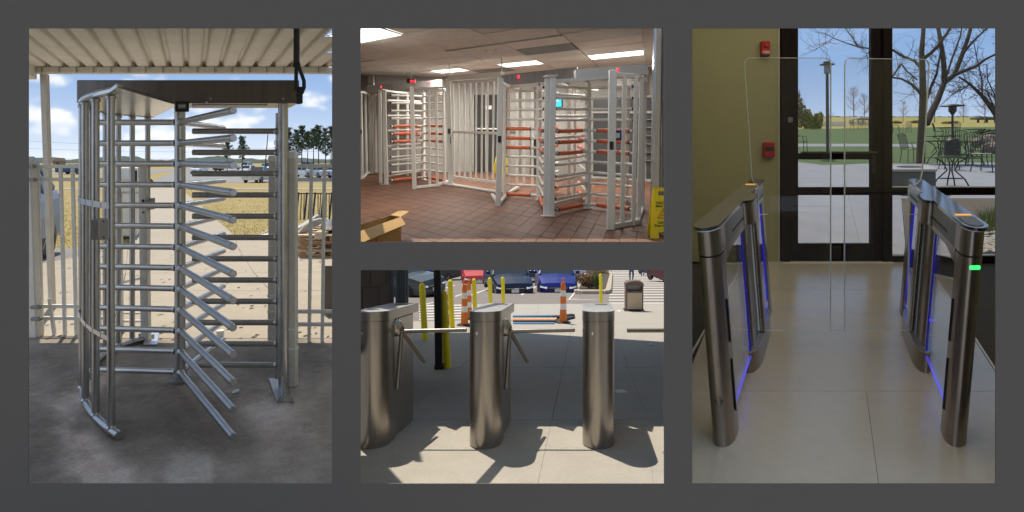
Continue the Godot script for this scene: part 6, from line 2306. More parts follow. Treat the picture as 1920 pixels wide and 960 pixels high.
func lobby_door() -> void:
	var s: Shape
	var z := DOOR + 0.05
	var fr := func(owner_: Node3D, called: String, u0: float, u1: float, v0: float, v1: float, deep: float, m: Material, front := 0.0) -> MeshInstance3D:
		var sh := Shape.new()
		var a := lobby.at(u0, v0, DOOR)
		var b := lobby.at(u1, v1, DOOR)
		sh.box(Vector3((a.x + b.x) / 2, (a.y + b.y) / 2, a.z - deep / 2 + front), Vector3((b.x - a.x) / 2, 0, 0), Vector3(0, (a.y - b.y) / 2, 0), Vector3(0, 0, deep / 2), 0.006)
		return part(owner_, called, sh, m)
	var t := thing("glass_door", "dark bronze framed glass door of three panes at the lobby's end", "door", lat(1567, 490))
	var bz: Material = M.bronze_frame
	fr.call(t, "jamb", 1463, 1480, 30, 490, 0.16, bz, 0.03)
	fr.call(t, "stile", 1481, 1497, 30, 489, 0.09, bz, 0.0)
	fr.call(t, "stile", 1637, 1653, 30, 489, 0.09, bz, 0.0)
	fr.call(t, "jamb", 1654, 1671, 30, 490, 0.16, bz, 0.03)
	fr.call(t, "rail", 1497, 1637, 287, 299, 0.08, bz, 0.0)
	fr.call(t, "rail", 1497, 1637, 351, 366, 0.08, bz, 0.0)
	fr.call(t, "rail", 1497, 1637, 457, 489, 0.08, bz, 0.0)
	fr.call(t, "push_bar", 1500, 1640, 284, 288, 0.05, M.reader_grey, 0.06)
	fr.call(t, "handle", 1631, 1637, 290, 325, 0.03, M.black_part, 0.06)
	fr.call(t, "lock", 1560, 1577, 461, 486, 0.02, M.black_part, 0.012)
	fr.call(t, "sign_plate", 1475, 1484, 220, 230, 0.004, M.shutter_steel, 0.034)
	fr.call(t, "threshold", 1463, 1671, 490, 494, 0.2, M.trim_strip, 0.08)
	for q: Array in [[1497, 1637, 30, 287], [1497, 1637, 299, 351], [1497, 1637, 366, 457]]:
		fr.call(t, "pane", q[0], q[1], q[2], q[3], 0.008, M.door_pane, -0.04)
	t = thing("side_window", "tall glazed side window right of the bronze door, chairs outside", "window", lat(1770, 490))
	fr.call(t, "rail", 1671, 1960, 352, 366, 0.1, bz, 0.0)
	fr.call(t, "rail", 1671, 1960, 480, 492, 0.12, bz, 0.02)
	fr.call(t, "sill_strip", 1671, 1960, 349.5, 352, 0.08, M.trim_strip, 0.02)
	fr.call(t, "sill_strip", 1671, 1960, 477.5, 480, 0.08, M.trim_strip, 0.02)
	fr.call(t, "pane", 1671, 1960, 30, 350, 0.008, M.door_pane, -0.04)
	fr.call(t, "pane", 1671, 1960, 366, 478, 0.008, M.door_pane, -0.04)
	# header over door and window, up to the ceiling
	fr.call(t, "header", 1463, 1960, 5, 30, 0.16, bz, 0.02)
	# alarms on the wall
	t = thing("alarm_strobe", "red fire alarm strobe high on the olive wall", "alarm", lat(1433, 92))
	s = Shape.new()
	s.box(lat(1432.5, 92) + Vector3(0, 0, 0.03), Vector3(0.044, 0, 0), Vector3(0, 0.072, 0), Vector3(0, 0, 0.03), 0.008)
	part(t, "case", s, M.alarm_red)
	s = Shape.new()
	s.box(lat(1433, 86) + Vector3(0, 0, 0.065), Vector3(0.025, 0, 0), Vector3(0, 0.025, 0), Vector3(0, 0, 0.008), 0.006)
	part(t, "lens", s, M.alarm_red)
	s = Shape.new()
	s.box(lat(1432.5, 105.5) + Vector3(0, 0, 0.035), Vector3(0.038, 0, 0), Vector3(0, 0.006, 0), Vector3(0, 0, 0.024))
	part(t, "grille", s, M.alarm_dark)
	lettering(t, "lettering", "FIRE", 0.026, M.label_white, lat(1432.5, 99.5) + Vector3(0, 0, 0.0615), Basis())
	t = thing("alarm_pull", "red fire alarm pull station lower on the olive wall", "alarm", lat(1439, 281))
	s = Shape.new()
	s.box(lat(1439, 281) + Vector3(0, 0, 0.03), Vector3(0.056, 0, 0), Vector3(0, 0.078, 0), Vector3(0, 0, 0.03), 0.01)
	part(t, "case", s, M.alarm_red)
	s = Shape.new()
	s.box(lat(1439, 279.5) + Vector3(0, 0, 0.061), Vector3(0.042, 0, 0), Vector3(0, 0.024, 0), Vector3(0, 0, 0.003), 0.002)
	part(t, "recess", s, M.alarm_dark)
	s = Shape.new()
	s.box(lat(1439, 281) + Vector3(0, 0, 0.066), Vector3(0.02, 0, 0), Vector3(0, 0.008, 0), Vector3(0, 0, 0.006), 0.003)
	part(t, "handle", s, M.black_part)
	s = Shape.new()
	s.box(lat(1452, 497) + Vector3(0, 0.01, 0.1), Vector3(0.06, 0, 0), Vector3(0, 0.012, 0), Vector3(0, 0, 0.03), 0.006)
	solo("door_stop", "small pale door stop on the floor at the corner left of the door", "door stop", s, M.trim_strip, lat(1452, 497))

func lobby_gate(k: int) -> void:
	var inner := 1.0 if k == 0 else -1.0
	var bx: float = [-0.485, 0.583][k]
	var lean: float = [-0.078, 0.086][k]
	var t := thing("speed_gate", ["left steel speed gate pedestal with slotted speaker marks low on its front", "right steel speed gate pedestal with a green light on its front"][k], "turnstile", lobby.w(bx, 0, 3.2))
	var out := func(cx: float, w: float, y: float, d0: float, d1: float, round0: float, round1: float) -> Array:
		var o: Array = []
		for i in 13:
			var a := PI * i / 12.0
			o.append(lobby.w(cx + lean * y - cos(a) * w, y, d0 + round0 - sin(a) * round0))
		for i in 13:
			var a := PI * i / 12.0
			o.append(lobby.w(cx + lean * y + cos(a) * w, y, d1 - round1 + sin(a) * round1))
		return o
	var rise := func(h: float) -> Vector3: return Vector3(lean * h, h, 0)
	var st: Material = M.gate_steel
	var s := Shape.new()
	s.prism(out.call(bx, 0.053, 0.0, 3.13, 3.34, 0.10, 0.03), rise.call(0.855), true)
	part(t, "near_leg", s, st)
	s = Shape.new()
	s.prism(out.call(bx, 0.047, 0.0, 5.16, 5.42, 0.03, 0.12), rise.call(0.86), true)
	part(t, "far_leg", s, st)
	s = Shape.new()
	s.prism(out.call(bx, 0.053, 0.862, 3.13, 3.36, 0.10, 0.01), rise.call(0.122), true)
	part(t, "near_collar", s, st)
	s = Shape.new()
	s.prism(out.call(bx, 0.052, 0.86, 3.34, 5.42, 0.01, 0.12), rise.call(0.124), true)
	part(t, "beam", s, M.gate_panel)
	# sloping gusset under the beam beside the near leg
	s = Shape.new()
	for q: float in [1.0]:
		var xx := bx + inner * 0.05
		s.prism([lobby.w(xx + lean * 0.86, 0.86, 3.34), lobby.w(xx + lean * 0.86, 0.86, 4.08), lobby.w(xx + lean * 0.83, 0.83, 4.08), lobby.w(xx + lean * 0.83, 0.83, 3.6), lobby.w(xx + lean * 0.79, 0.79, 3.34)], Vector3(-inner * 0.012, 0, 0))
	part(t, "gusset", s, st)
	s = Shape.new()
	s.prism(out.call(bx, 0.059, 0.986, 3.07, 5.47, 0.13, 0.13), rise.call(0.014), true)
	part(t, "glass_top", s, M.gate_top)
	s = Shape.new()
	s.prism(out.call(bx, 0.0575, 0.981, 3.075, 5.465, 0.13, 0.13), rise.call(0.005), true)
	part(t, "trim", s, M.glint_and_trim)
	# groove along the beam
	s = Shape.new()
	var gx := bx + inner * 0.0535 + lean * 0.9
	s.box(lobby.w(gx, 0.90, 3.95), Vector3(0.001, 0, 0), Vector3(0, 0.006, 0), lobby.along() * 0.36)
	s.box(lobby.w(gx, 0.90, 5.0), Vector3(0.001, 0, 0), Vector3(0, 0.006, 0), lobby.along() * 0.22)
	part(t, "groove", s, M.black_part)
	# hinge housing and post in the middle
	var hx := bx + inner * 0.062
	s = Shape.new()
	var hc: Array = out.call(hx, 0.046, 0.855, 4.08, 4.42, 0.1, 0.1)
	s.prism(hc, rise.call(0.13), true)
	part(t, "hinge_housing", s, st)
	s = Shape.new()
	s.prism(out.call(hx, 0.05, 0.985, 4.05, 4.45, 0.1, 0.1), rise.call(0.0155), true)
	part(t, "glass_top", s, M.gate_top)
	s = Shape.new()
	s.prism(out.call(bx + inner * 0.02, 0.062, 0.0, 4.03, 4.95, 0.24, 0.16), rise.call(0.115), true)
	part(t, "hinge_base", s, st)
	s = Shape.new()
	s.prism(out.call(bx + inner * 0.02, 0.064, 0.115, 4.02, 4.96, 0.24, 0.16), rise.call(0.008), true)
	part(t, "base_rim", s, M.gate_panel)
	s = Shape.new()
	s.prism(out.call(bx + inner * 0.012, 0.034, 0.12, 4.12, 4.4, 0.05, 0.02), rise.call(0.74), true)
	part(t, "hinge_post", s, st)
	s = Shape.new()
	s.prism(out.call(bx + inner * 0.068, 0.017, 0.13, 4.4, 4.52, 0.02, 0.02), rise.call(0.73), true)
	part(t, "pivot_tube", s, st)
	for y: float in [0.22, 0.42, 0.62, 0.8]:
		s = Shape.new()
		s.lathe(lobby.w(bx + inner * 0.07 + lean * y, y, 4.395), [[0.005, 0.0], [0.004, 0.004], [0.0, 0.005]], 8, Vector3.BACK)
		part(t, "screw", s, M.black_part)
	s = Shape.new()
	s.box(lobby.w(bx + inner * 0.046 + lean * 0.5, 0.49, 4.42), Vector3(0.006 + 0, 0, 0), Vector3(lean * 0.36, 0.36, 0), Vector3(0, 0, 0.01))
	part(t, "seal_strip", s, M.glint_and_trim)  # pale strip painted in for a reflection between the posts
	# side glass and blue light strips
	for q: Vector2 in [Vector2(3.36, 4.06), Vector2(4.56, 5.16)]:
		s = Shape.new()
		var x2 := bx + inner * 0.03
		s.prism([lobby.w(x2 + lean * 0.1, 0.1, q.x), lobby.w(x2 + lean * 0.1, 0.1, q.y), lobby.w(x2 + lean * 0.855, 0.855, q.y), lobby.w(x2 + lean * 0.855, 0.855, q.x)], Vector3(0.008, 0, 0))
		part(t, "side_glass", s, M.pane)
		var zz := q.y - 0.03
		for h: Vector2 in [Vector2(0.13, 0.484), Vector2(0.486, 0.84)]:
			s = Shape.new()
			s.bar(lobby.w(x2 + 0.004 + lean * h.x, h.x, zz), lobby.w(x2 + 0.004 + lean * h.y, h.y, zz), 0.012, 0.02)
			part(t, "blue_led_strip", s, M.blue_led_dim if q.y < 4.1 else M.blue_led)
		s = Shape.new()
		s.bar(lobby.w(x2 + 0.004 + lean * 0.1, 0.096, q.x + 0.02), lobby.w(x2 + 0.004 + lean * 0.1, 0.096, q.y), 0.007, 0.007)
		part(t, "blue_led_strip", s, M.blue_led_line)
		var lamp := OmniLight3D.new()
		lamp.name = "blue_led_lamp"
		lamp.light_color = Color(0.12, 0.14, 1.0)
		lamp.light_energy = 0.0015
		lamp.omni_range = 6.0
		lamp.light_size = 0.004
		lamp.shadow_enabled = true
		t.add_child(lamp, true)
		lamp.position = lobby.w(x2 + 0.004 + lean * 0.31, 0.31, zz) - t.position
	# slots down the leg
	for y: Vector2 in [Vector2(0.12, 0.36), Vector2(0.44, 0.64)]:
		s = Shape.new()
		s.bar(lobby.w(bx + inner * 0.0535 + lean * y.x, y.x, 3.25), lobby.w(bx + inner * 0.0535 + lean * y.y, y.y, 3.25), 0.004, 0.03)
		part(t, "slot", s, M.black_part)
	# marks and readers
	if k == 0:
		for i in 6:
			s = Shape.new()
			var half: float = [0.008, 0.015, 0.02, 0.019, 0.014, 0.008][i]
			var y := 0.226 - i * 0.008
			s.bar(lobby.w(bx - half + lean * y, y, 3.137), lobby.w(bx + half + lean * y, y, 3.137), 0.0032, 0.012, 0.0, Vector3.UP)
			part(t, "speaker_slot", s, M.black_part)
	else:
		s = Shape.new()
		s.bar(lobby.w(bx + lean * 0.81 - 0.019, 0.812, 3.128), lobby.w(bx + lean * 0.81 + 0.029, 0.812, 3.133), 0.019, 0.012, 0.004, Vector3.UP)
		part(t, "green_led", s, M.green_led)
	var rz: float = [5.12, 3.12][k]
	s = Shape.new()
	s.prism(out.call(bx, 0.04, 1.0003, rz, rz + 0.3, 0.08, 0.03), Vector3(0, 0.0025, 0), true)
	part(t, "reader", s, M.reader_grey)
	s = Shape.new()
	var az: float = [5.0, 3.47][k]
	s.box(lobby.w(bx + lean, 1.002, az), Vector3(0.04, 0, 0), Vector3(0, 0.0012, 0), lobby.along() * 0.025)
	part(t, "amber_light", s, M.amber_led)
	# the swinging glass wing
	var wg := thing("glass_wing", ["left clear glass wing of the gate, taller than the pedestal", "right clear glass wing of the gate, taller than the pedestal"][k], "glass panel", lobby.w(bx, 0.1, 4.55))
	var zc := 4.55
	var u0: float = [1397.0, 1584.0][k]
	var u1: float = [1558.0, 1740.0][k]
	var ub: float = [1414.0, 1728.0][k]
	var pts: Array = []
	var px := func(u: float, v: float) -> Vector3: return lobby.at(u, v, zc)
	if k == 0:
		pts = [px.call(1425, 620), px.call(1558, 620), px.call(1558.5, 120), px.call(1556.5, 112), px.call(1550, 108.5), px.call(1406, 108.5), px.call(1399, 111.5), px.call(1396.5, 119), px.call(1405, 250), px.call(1410, 332), px.call(1414, 343), px.call(1422, 349)]
	else:
		pts = [px.call(1704, 620), px.call(1584, 620), px.call(1584.5, 120), px.call(1587, 112.5), px.call(1593, 109.5), px.call(1733, 111), px.call(1740, 114), px.call(1743, 122), px.call(1736, 250), px.call(1730, 322), px.call(1727, 338), px.call(1718, 346), px.call(1705, 348)]
	s = Shape.new()
	s.prism(pts, Vector3(0, 0, -0.012))
	part(wg, "pane", s, M.pane)
	for i in pts.size():
		if i == 0 and pts.size() > 3:
			pass
		s = Shape.new()
		var a: Vector3 = pts[i]
		var b: Vector3 = pts[(i + 1) % pts.size()]
		s.bar(a + Vector3(0, 0, -0.006), b + Vector3(0, 0, -0.006), 0.0035, 0.0125)
		part(wg, "polished_edge", s, M.glint_and_trim)  # pale bars put in for the glints along the wing
	s = Shape.new()
	var ce: Vector3 = px.call(1430 if k == 0 else 1712, 402)
	s.pipe([ce + Vector3(-0.035 * inner, -0.012, 0.01), ce + Vector3(-0.02 * inner, 0.0, 0.01), ce + Vector3(0.03 * inner, 0.002, 0.01)], 0.003, 6)
	part(wg, "clip", s, M.glint_and_trim)

func chair(where: Vector3, turn: float, label: String, size := 1.0) -> void:
	var t := thing("patio_chair", label, "chair", where, turn, "dark metal chairs on the terrace")
	t.scale = Vector3.ONE * size
	var m: Material = M.table_metal
	var s: Shape
	for q: Vector2 in [Vector2(-0.22, 0.22), Vector2(0.22, 0.22), Vector2(-0.2, -0.22), Vector2(0.2, -0.22)]:
		s = Shape.new()
		s.pipe([Vector3(q.x * 1.15, 0, q.y * 1.15), Vector3(q.x, 0.25, q.y), Vector3(q.x, 0.46, q.y)], 0.014, 6)
		own(t, "leg", s, m)
	s = Shape.new()
	s.bx(-0.24, 0.24, 0.44, 0.465, -0.23, 0.25, 0.01)
	own(t, "seat", s, m)
	s = Shape.new()
	for q: float in [-0.22, 0.22]:
		s.pipe([Vector3(q, 0.45, -0.22), Vector3(q * 1.05, 0.75, -0.28), Vector3(q * 1.05, 0.96, -0.34)], 0.014, 6)
	s.pipe([Vector3(-0.23, 0.95, -0.34), Vector3(-0.1, 1.0, -0.36), Vector3(0.1, 1.0, -0.36), Vector3(0.23, 0.95, -0.34)], 0.014, 6)
	own(t, "back_frame", s, m)
	for i in 6:
		s = Shape.new()
		var x := -0.16 + i * 0.064
		s.pipe([Vector3(x, 0.47, -0.22), Vector3(x, 0.75, -0.285), Vector3(x, 0.97, -0.35)], 0.011, 5)
		own(t, "back_slat", s, m)
	for q: float in [-1.0, 1.0]:
		s = Shape.new()
		s.pipe([Vector3(0.24 * q, 0.68, -0.26), Vector3(0.27 * q, 0.68, 0.0), Vector3(0.26 * q, 0.66, 0.18), Vector3(0.23 * q, 0.46, 0.22)], 0.013, 6)
		own(t, "armrest", s, m)

func table(where: Vector3, r: float, tall: float, label: String) -> void:
	var t := thing("patio_table", label, "table", where, 0, "round dark metal tables on the terrace")
	var m: Material = M.table_metal
	var s := Shape.new()
	s.lathe(Vector3(0, tall, 0), [[0.0, -0.02], [r * 0.97, -0.02], [r, -0.012], [r, -0.004], [r * 0.985, 0.0], [r * 0.06, 0.0], [r * 0.05, 0.006], [0.0, 0.006]], 30)
	own(t, "tabletop", s, m)
	for i in 4:
		var a := TAU * i / 4.0 + 0.35
		var d := Vector3(cos(a), 0, sin(a))
		s = Shape.new()
		s.pipe([d * r * 0.72, d * r * 0.55 + Vector3(0, tall * 0.25, 0), d * r * 0.16 + Vector3(0, tall * 0.55, 0), d * r * 0.3 + Vector3(0, tall * 0.82, 0), d * r * 0.62 + Vector3(0, tall - 0.02, 0)], 0.015, 6)
		own(t, "leg", s, m)
	s = Shape.new()
	var ring: Array = []
	for i in 17:
		ring.append(Vector3(cos(TAU * i / 16) * r * 0.5, tall * 0.28, sin(TAU * i / 16) * r * 0.5))
	s.pipe(ring, 0.01, 5)
	own(t, "stretcher", s, m)

func limb(s: Shape, path: Array, r0: float, r1: float, k := 7) -> void:
	s.pipe(path, r0, k, r1)

func twigs(s: Shape, path: Array, count: int, long: float, r: float, rr: RandomNumberGenerator, lv: Shape, cam_side := 0.0) -> void:
	for i in count:
		var f := rr.randf() * (path.size() - 1)
		var k := mini(int(f), path.size() - 2)
		var p: Vector3 = (path[k] as Vector3).lerp(path[k + 1], f - k)
		var dir := ((path[k + 1] as Vector3) - (path[k] as Vector3)).normalized()
		var d := (dir * 0.5 + Vector3(rr.randfn(), rr.randfn() * 0.7 + 0.25, rr.randfn()) * 0.55).normalized()
		var l := long * rr.randf_range(0.4, 1.0)
		var pts: Array = [p]
		for j in 4:
			d = (d + Vector3(rr.randfn(), rr.randfn() + 0.2, rr.randfn()) * 0.3).normalized()
			p += d * l / 4.0
			pts.append(p)
		s.pipe(pts, r, 4, r * 0.35)
		if long > 0.5:
			for j in 4:
				var q0: Vector3 = pts[1 + j % 4]
				var e := (d + Vector3(rr.randfn(), rr.randfn(), rr.randfn()) * 0.8).normalized()
				s.pipe([q0, q0 + e * l * 0.22 + Vector3(0, 0.02, 0), q0 + e * l * 0.4], r * 0.5, 3, r * 0.2)
				if lv != null and rr.randf() < 0.6:
					for m in 3:
						var c := q0 + e * l * rr.randf_range(0.1, 0.42)
						var a := Vector3(rr.randfn(), rr.randfn(), rr.randfn()).normalized() * 0.045
						lv.flat(c - a, c + a.cross(Vector3(0.3, 0.8, 0.5)).normalized() * 0.02, c + a, Vector3.BACK)

func lobby_terrace() -> void:
	var s: Shape
	var rr := RandomNumberGenerator.new()
	rr.seed = 31
	# the big bare tree
	var td := lobby.dist(306)
	var t := thing("bare_tree", "large dark many stemmed bare tree outside the side window", "tree", lobby.fl(1726, 306))
	var P := func(u: float, v: float, off: float) -> Vector3: return lobby.at(u, v, td + off)
	var trunk := Shape.new()
	limb(trunk, [P.call(1726, 307, 0), P.call(1727, 270, 0), P.call(1730, 219, 0), P.call(1730.5, 180, 0), P.call(1730, 142, 0)], 0.13, 0.095, 10)
	part(t, "trunk", trunk, M.bark_dark)
	var lv := Shape.new()
	var limbs := [
		[[P.call(1730, 142, 0), P.call(1728, 97, 0.1), P.call(1731, 62, 0.2), P.call(1733, 20, 0.3)], 0.095, 0.05],
		[[P.call(1737, 232, 0), P.call(1748, 208, 0.2), P.call(1757, 190, 0.4), P.call(1771, 154, 0.5), P.call(1789, 141, 0.5), P.call(1804, 103, 0.6), P.call(1816, 68, 0.6), P.call(1826, 30, 0.6)], 0.11, 0.05],
		[[P.call(1771, 154, 0.5), P.call(1770, 125, 0.2), P.call(1767, 97, 0.0), P.call(1762, 68, 0.0), P.call(1756, 30, 0.0)], 0.085, 0.05],
		[[P.call(1789, 141, 0.5), P.call(1808, 133, 0.3), P.call(1827, 126, 0.0), P.call(1848, 111, -0.2), P.call(1870, 100, -0.3)], 0.06, 0.03],
		[[P.call(1730, 180, 0), P.call(1719, 167, -0.3), P.call(1709, 158, -0.5), P.call(1691, 148, -0.7), P.call(1672, 145, -0.9), P.call(1655, 138, -1.0)], 0.05, 0.02],
		[[P.call(1729, 130, 0), P.call(1715, 114, 0.4), P.call(1694, 106, 0.7), P.call(1674, 94, 0.9), P.call(1655, 88, 1.0), P.call(1635, 92, 1.1), P.call(1610, 88, 1.2), P.call(1584, 80, 1.3), P.call(1562, 71, 1.4), P.call(1546, 62, 1.4)], 0.05, 0.012],
		[[P.call(1731, 110, 0), P.call(1745, 100, -0.3), P.call(1760, 85, -0.5), P.call(1777, 60, -0.7), P.call(1788, 40, -0.8)], 0.06, 0.03],
		[[P.call(1738, 185, 0), P.call(1745, 165, -0.2), P.call(1756, 139, -0.4), P.call(1760, 118, -0.5), P.call(1764, 96, -0.5)], 0.045, 0.025],
		[[P.call(1804, 103, 0.6), P.call(1822, 80, 0.4), P.call(1845, 58, 0.2), P.call(1862, 40, 0.2)], 0.04, 0.02],
		[[P.call(1672, 145, -0.9), P.call(1690, 120, -0.6), P.call(1702, 135, -0.4), P.call(1720, 150, -0.2)], 0.025, 0.02],
		[[P.call(1635, 92, 1.1), P.call(1624, 104, 1.1), P.call(1637, 122, 1.0)], 0.016, 0.008],
		[[P.call(1610, 88, 1.2), P.call(1590, 60, 1.3), P.call(1575, 40, 1.4)], 0.02, 0.008],
		[[P.call(1562, 71, 1.4), P.call(1545, 84, 1.4), P.call(1530, 92, 1.5)], 0.012, 0.005],
		[[P.call(1771, 154, 0.5), P.call(1785, 110, 1.0), P.call(1800, 70, 1.4), P.call(1806, 40, 1.5)], 0.04, 0.02]]
	var tw := Shape.new()
	for i in limbs.size():
		var l: Array = limbs[i]
		s = Shape.new()
		limb(s, l[0], l[1], l[2], 8)
		part(t, "limb", s, M.bark_dark)
		twigs(tw, l[0], 14 if i > 0 else 8, 0.95, 0.009, rr, lv if i in [1, 2, 3, 7, 8, 13] else null)
	part(t, "twigs", tw, M.bark_dark, "", "stuff")
	part(t, "dead_leaves", lv, M.bark_dark, "", "stuff")
	t = thing("bare_tree", "second bare tree leaning in from the right edge of the lobby view", "tree", lobby.fl(1885, 300))
	s = Shape.new()
	limb(s, [P.call(1885, 300, 2), P.call(1880, 250, 2), P.call(1868, 215, 2), P.call(1856, 198, 2), P.call(1842, 180, 2), P.call(1819, 158, 2), P.call(1798, 144, 2)], 0.13, 0.03, 8)
	part(t, "trunk", s, M.bark_dark)
	s = Shape.new()
	var lv2 := Shape.new()
	for path: Array in [[P.call(1842, 180, 2), P.call(1841, 150, 2), P.call(1832, 110, 2), P.call(1826, 80, 2)], [P.call(1868, 215, 2), P.call(1866, 180, 2), P.call(1852, 150, 2), P.call(1850, 120, 2)], [P.call(1819, 158, 2), P.call(1800, 170, 2), P.call(1785, 176, 2)], [P.call(1868, 210, 2), P.call(1850, 170, 2.3), P.call(1835, 165, 2.5)]]:
		limb(s, path, 0.03, 0.012, 5)
		twigs(s, path, 22, 0.8, 0.008, rr, lv2)
	twigs(s, [P.call(1842, 180, 2), P.call(1819, 158, 2), P.call(1798, 144, 2)], 22, 0.8, 0.008, rr, lv2)
	part(t, "twigs", s, M.bark_dark, "", "stuff")
	part(t, "dead_leaves", lv2, M.bark_dark, "", "stuff")
	# distant bare trees
	var far_label := ["pinkish bare tree far off at the door's right pane edge", "pinkish bare tree far off beside the door's right stile", "small distant bare tree in the gap left of the big trunk", "distant bare tree right behind the big trunk", "distant bare tree behind the patio heater", "distant bare tree near the right edge, under the leaning tree", "distant bare tree at the far right edge", "short distant bare tree left of the lamp's top"]
	var fd := [[1600, 226, 165, 0], [1620, 226, 176, 1], [1693, 226, 190, 2], [1752, 227, 172, 3], [1806, 227, 190, 4], [1846, 228, 170, 5], [1866, 228, 176, 6], [1557, 226, 205, 7]]
	for q: Array in fd:
		var dd := lobby.dist(q[1] + 3.0)
		var tall: float = (q[1] + 3.0 - q[2]) * dd / FOC
		t = thing("bare_tree", far_label[q[3]], "tree", lobby.fl(q[0], q[1] + 3.0), 0, "bare trees beyond the lawn")
		s = Shape.new()
		var trunk_path: Array = [Vector3.ZERO, Vector3(0.02, 0.4, 0) * tall, Vector3(0.0, 1.0, 0.01) * tall]
		limb(s, trunk_path, 0.016 * tall, 0.003 * tall, 6)
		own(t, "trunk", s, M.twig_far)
		s = Shape.new()
		for i in 46:
			var h := rr.randf_range(0.25, 0.95)
			var a := rr.randf() * TAU
			var reach := 0.34 * (1.1 - h) * rr.randf_range(0.6, 1.2) + 0.05
			var e := Vector3(cos(a) * reach, h + reach * 1.0, sin(a) * reach) * tall
			var mid := Vector3(cos(a) * reach * 0.45, h + reach * 0.25, sin(a) * reach * 0.45) * tall
			s.pipe([Vector3(0, h * tall, 0), mid, e], 0.005 * tall, 4, 0.0012 * tall)
			for j in 3:
				var o := Vector3(rr.randfn(), absf(rr.randfn()) + 0.5, rr.randfn()) * 0.05 * tall
				s.pipe([mid.lerp(e, 0.3 * j), mid.lerp(e, 0.3 * j) + o], 0.002 * tall, 3, 0.0008 * tall)
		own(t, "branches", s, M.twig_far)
	# lit shrubs at the left of the door
	var gl := [Color(0.12, 0.15, 0.025), Color(0.3, 0.31, 0.06), Color(0.5, 0.46, 0.14)]
	var bd := lobby.dist(241)
	bush(lobby.fl(1508, 241), 22.0 * bd / FOC * 1.4, 40.0 * bd / FOC, "tall yellow green shrub beyond the lawn at the door's left pane edge", "", gl, 2600, 0.2)
	bush(lobby.fl(1531, 241), 17.0 * bd / FOC * 1.3, 33.0 * bd / FOC, "rounder yellow green shrub left of the lamp post", "", gl, 1800, 0.2)
	bush(lobby.fl(1503, 241.5), 26.0 * bd / FOC, 80.0 * bd / FOC, "airy sparse tree rising above the yellow green shrubs", "", [Color(0.05, 0.06, 0.02), Color(0.14, 0.13, 0.04), Color(0.26, 0.22, 0.09)], 700, 0.16)
	bush(lobby.fl(1852, 252), 50.0 * lobby.dist(252) / FOC, 10.0 * lobby.dist(252) / FOC, "low dark green hedge behind the rocks at the right", "", [Color(0.015, 0.03, 0.01), Color(0.04, 0.06, 0.02), Color(0.07, 0.09, 0.03)], 900, 0.1)
	for q: Array in [[1660, 229, 22, "low reddish shrub band left of the far shelter's trees"], [1680, 229.5, 16, "low dry shrub on the lawn's far edge, left of the small bare tree"], [1717, 229, 14, "pair of low green shrubs left of the big trunk"], [1782, 230, 26, "low yellowish shrub behind the patio heater pole"]]:
		var d5 := lobby.dist(q[1] + 2.0)
		bush(lobby.fl(q[0], q[1] + 2.0), q[2] * d5 / FOC, 5.5 * d5 / FOC, q[3], "", [Color(0.1, 0.06, 0.02), Color(0.2, 0.14, 0.05), Color(0.26, 0.22, 0.08)], 300, 0.22)
	# lamp post
	var lb := lobby.fl(1552, 301)
	var ld := lobby.dist(301)
	var lh := (301 - 115) * ld / FOC
	t = thing("lamp_post", "tall dark lamp post with a flat disc head seen through the door", "lamp post", lb)
	s = Shape.new()
	s.lathe(lb, [[0.23, 0.0], [0.23, 0.05], [0.2, 0.06], [0.0, 0.06]], 20)
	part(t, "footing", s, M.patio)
	s = Shape.new()
	s.tube(lb, lb + Vector3(-0.02, lh - 0.4, 0), 0.052, 0.046, 12)
	part(t, "pole", s, M.table_metal)
	s = Shape.new()
	s.lathe(lb + Vector3(-0.02, lh - 0.42, 0), [[0.05, 0.0], [0.1, 0.04], [0.1, 0.3], [0.09, 0.32]], 14)
	part(t, "lantern", s, M.shutter_steel)
	s = Shape.new()
	s.lathe(lb + Vector3(-0.02, lh - 0.42, 0), [[0.0, 0.29], [0.23, 0.3], [0.23, 0.325], [0.12, 0.35], [0.12, 0.41], [0.0, 0.42]], 22)
	part(t, "disc", s, M.table_metal)
	# patio heater
	var hb := lobby.fl(1786, 290)
	var hd := lobby.dist(290)
	var hh := (290 - 196) * hd / FOC
	t = thing("patio_heater", "black patio heater with a wide flat hood among the tables", "heater", hb)
	s = Shape.new()
	s.tube(hb, hb + Vector3(0, hh - 0.3, 0), 0.045, 0.04, 10)
	part(t, "pole", s, M.table_metal)
	s = Shape.new()
	s.lathe(hb, [[0.28, 0.0], [0.28, 0.5], [0.2, 0.6], [0.05, 0.64]], 16)
	part(t, "base", s, M.table_metal)
	s = Shape.new()
	s.lathe(hb + Vector3(0, hh - 0.3, 0), [[0.05, -0.08], [0.1, 0.0], [0.14, 0.04], [0.14, 0.2], [0.08, 0.24]], 14)
	part(t, "burner", s, M.table_metal)
	s = Shape.new()
	s.lathe(hb + Vector3(0, hh - 0.3, 0), [[0.42, 0.235], [0.4, 0.26], [0.2, 0.3], [0.0, 0.32]], 26)
	part(t, "hood", s, M.table_metal)
	# tables and chairs
	table(lobby.fl(1783, 350), 0.46, 0.62, "nearest round table on the terrace, right of the planter")
	table(lobby.fl(1818, 309), 0.55, 0.70, "round table behind the nearest one, toward the right")
	table(lobby.fl(1762, 308), 0.5, 0.72, "round table just right of the big tree's trunk")
	table(lobby.fl(1774, 262), 0.6, 0.75, "far table on the lawn behind the heater")
	table(lobby.fl(1827, 262), 0.6, 0.65, "far table on the lawn at the right, before the rocks")
	table(lobby.fl(1770, 287), 0.6, 0.68, "table between the heater and the big tree")
	chair(lobby.fl(1708, 304), 0.5, "chair alone left of the big tree's trunk", 0.92)
	chair(lobby.fl(1780, 318), 2.9, "chair with its back to us between the front tables", 0.8)
	chair(lobby.fl(1849, 322), -1.0, "chair facing left at the right edge of the tables", 1.05)
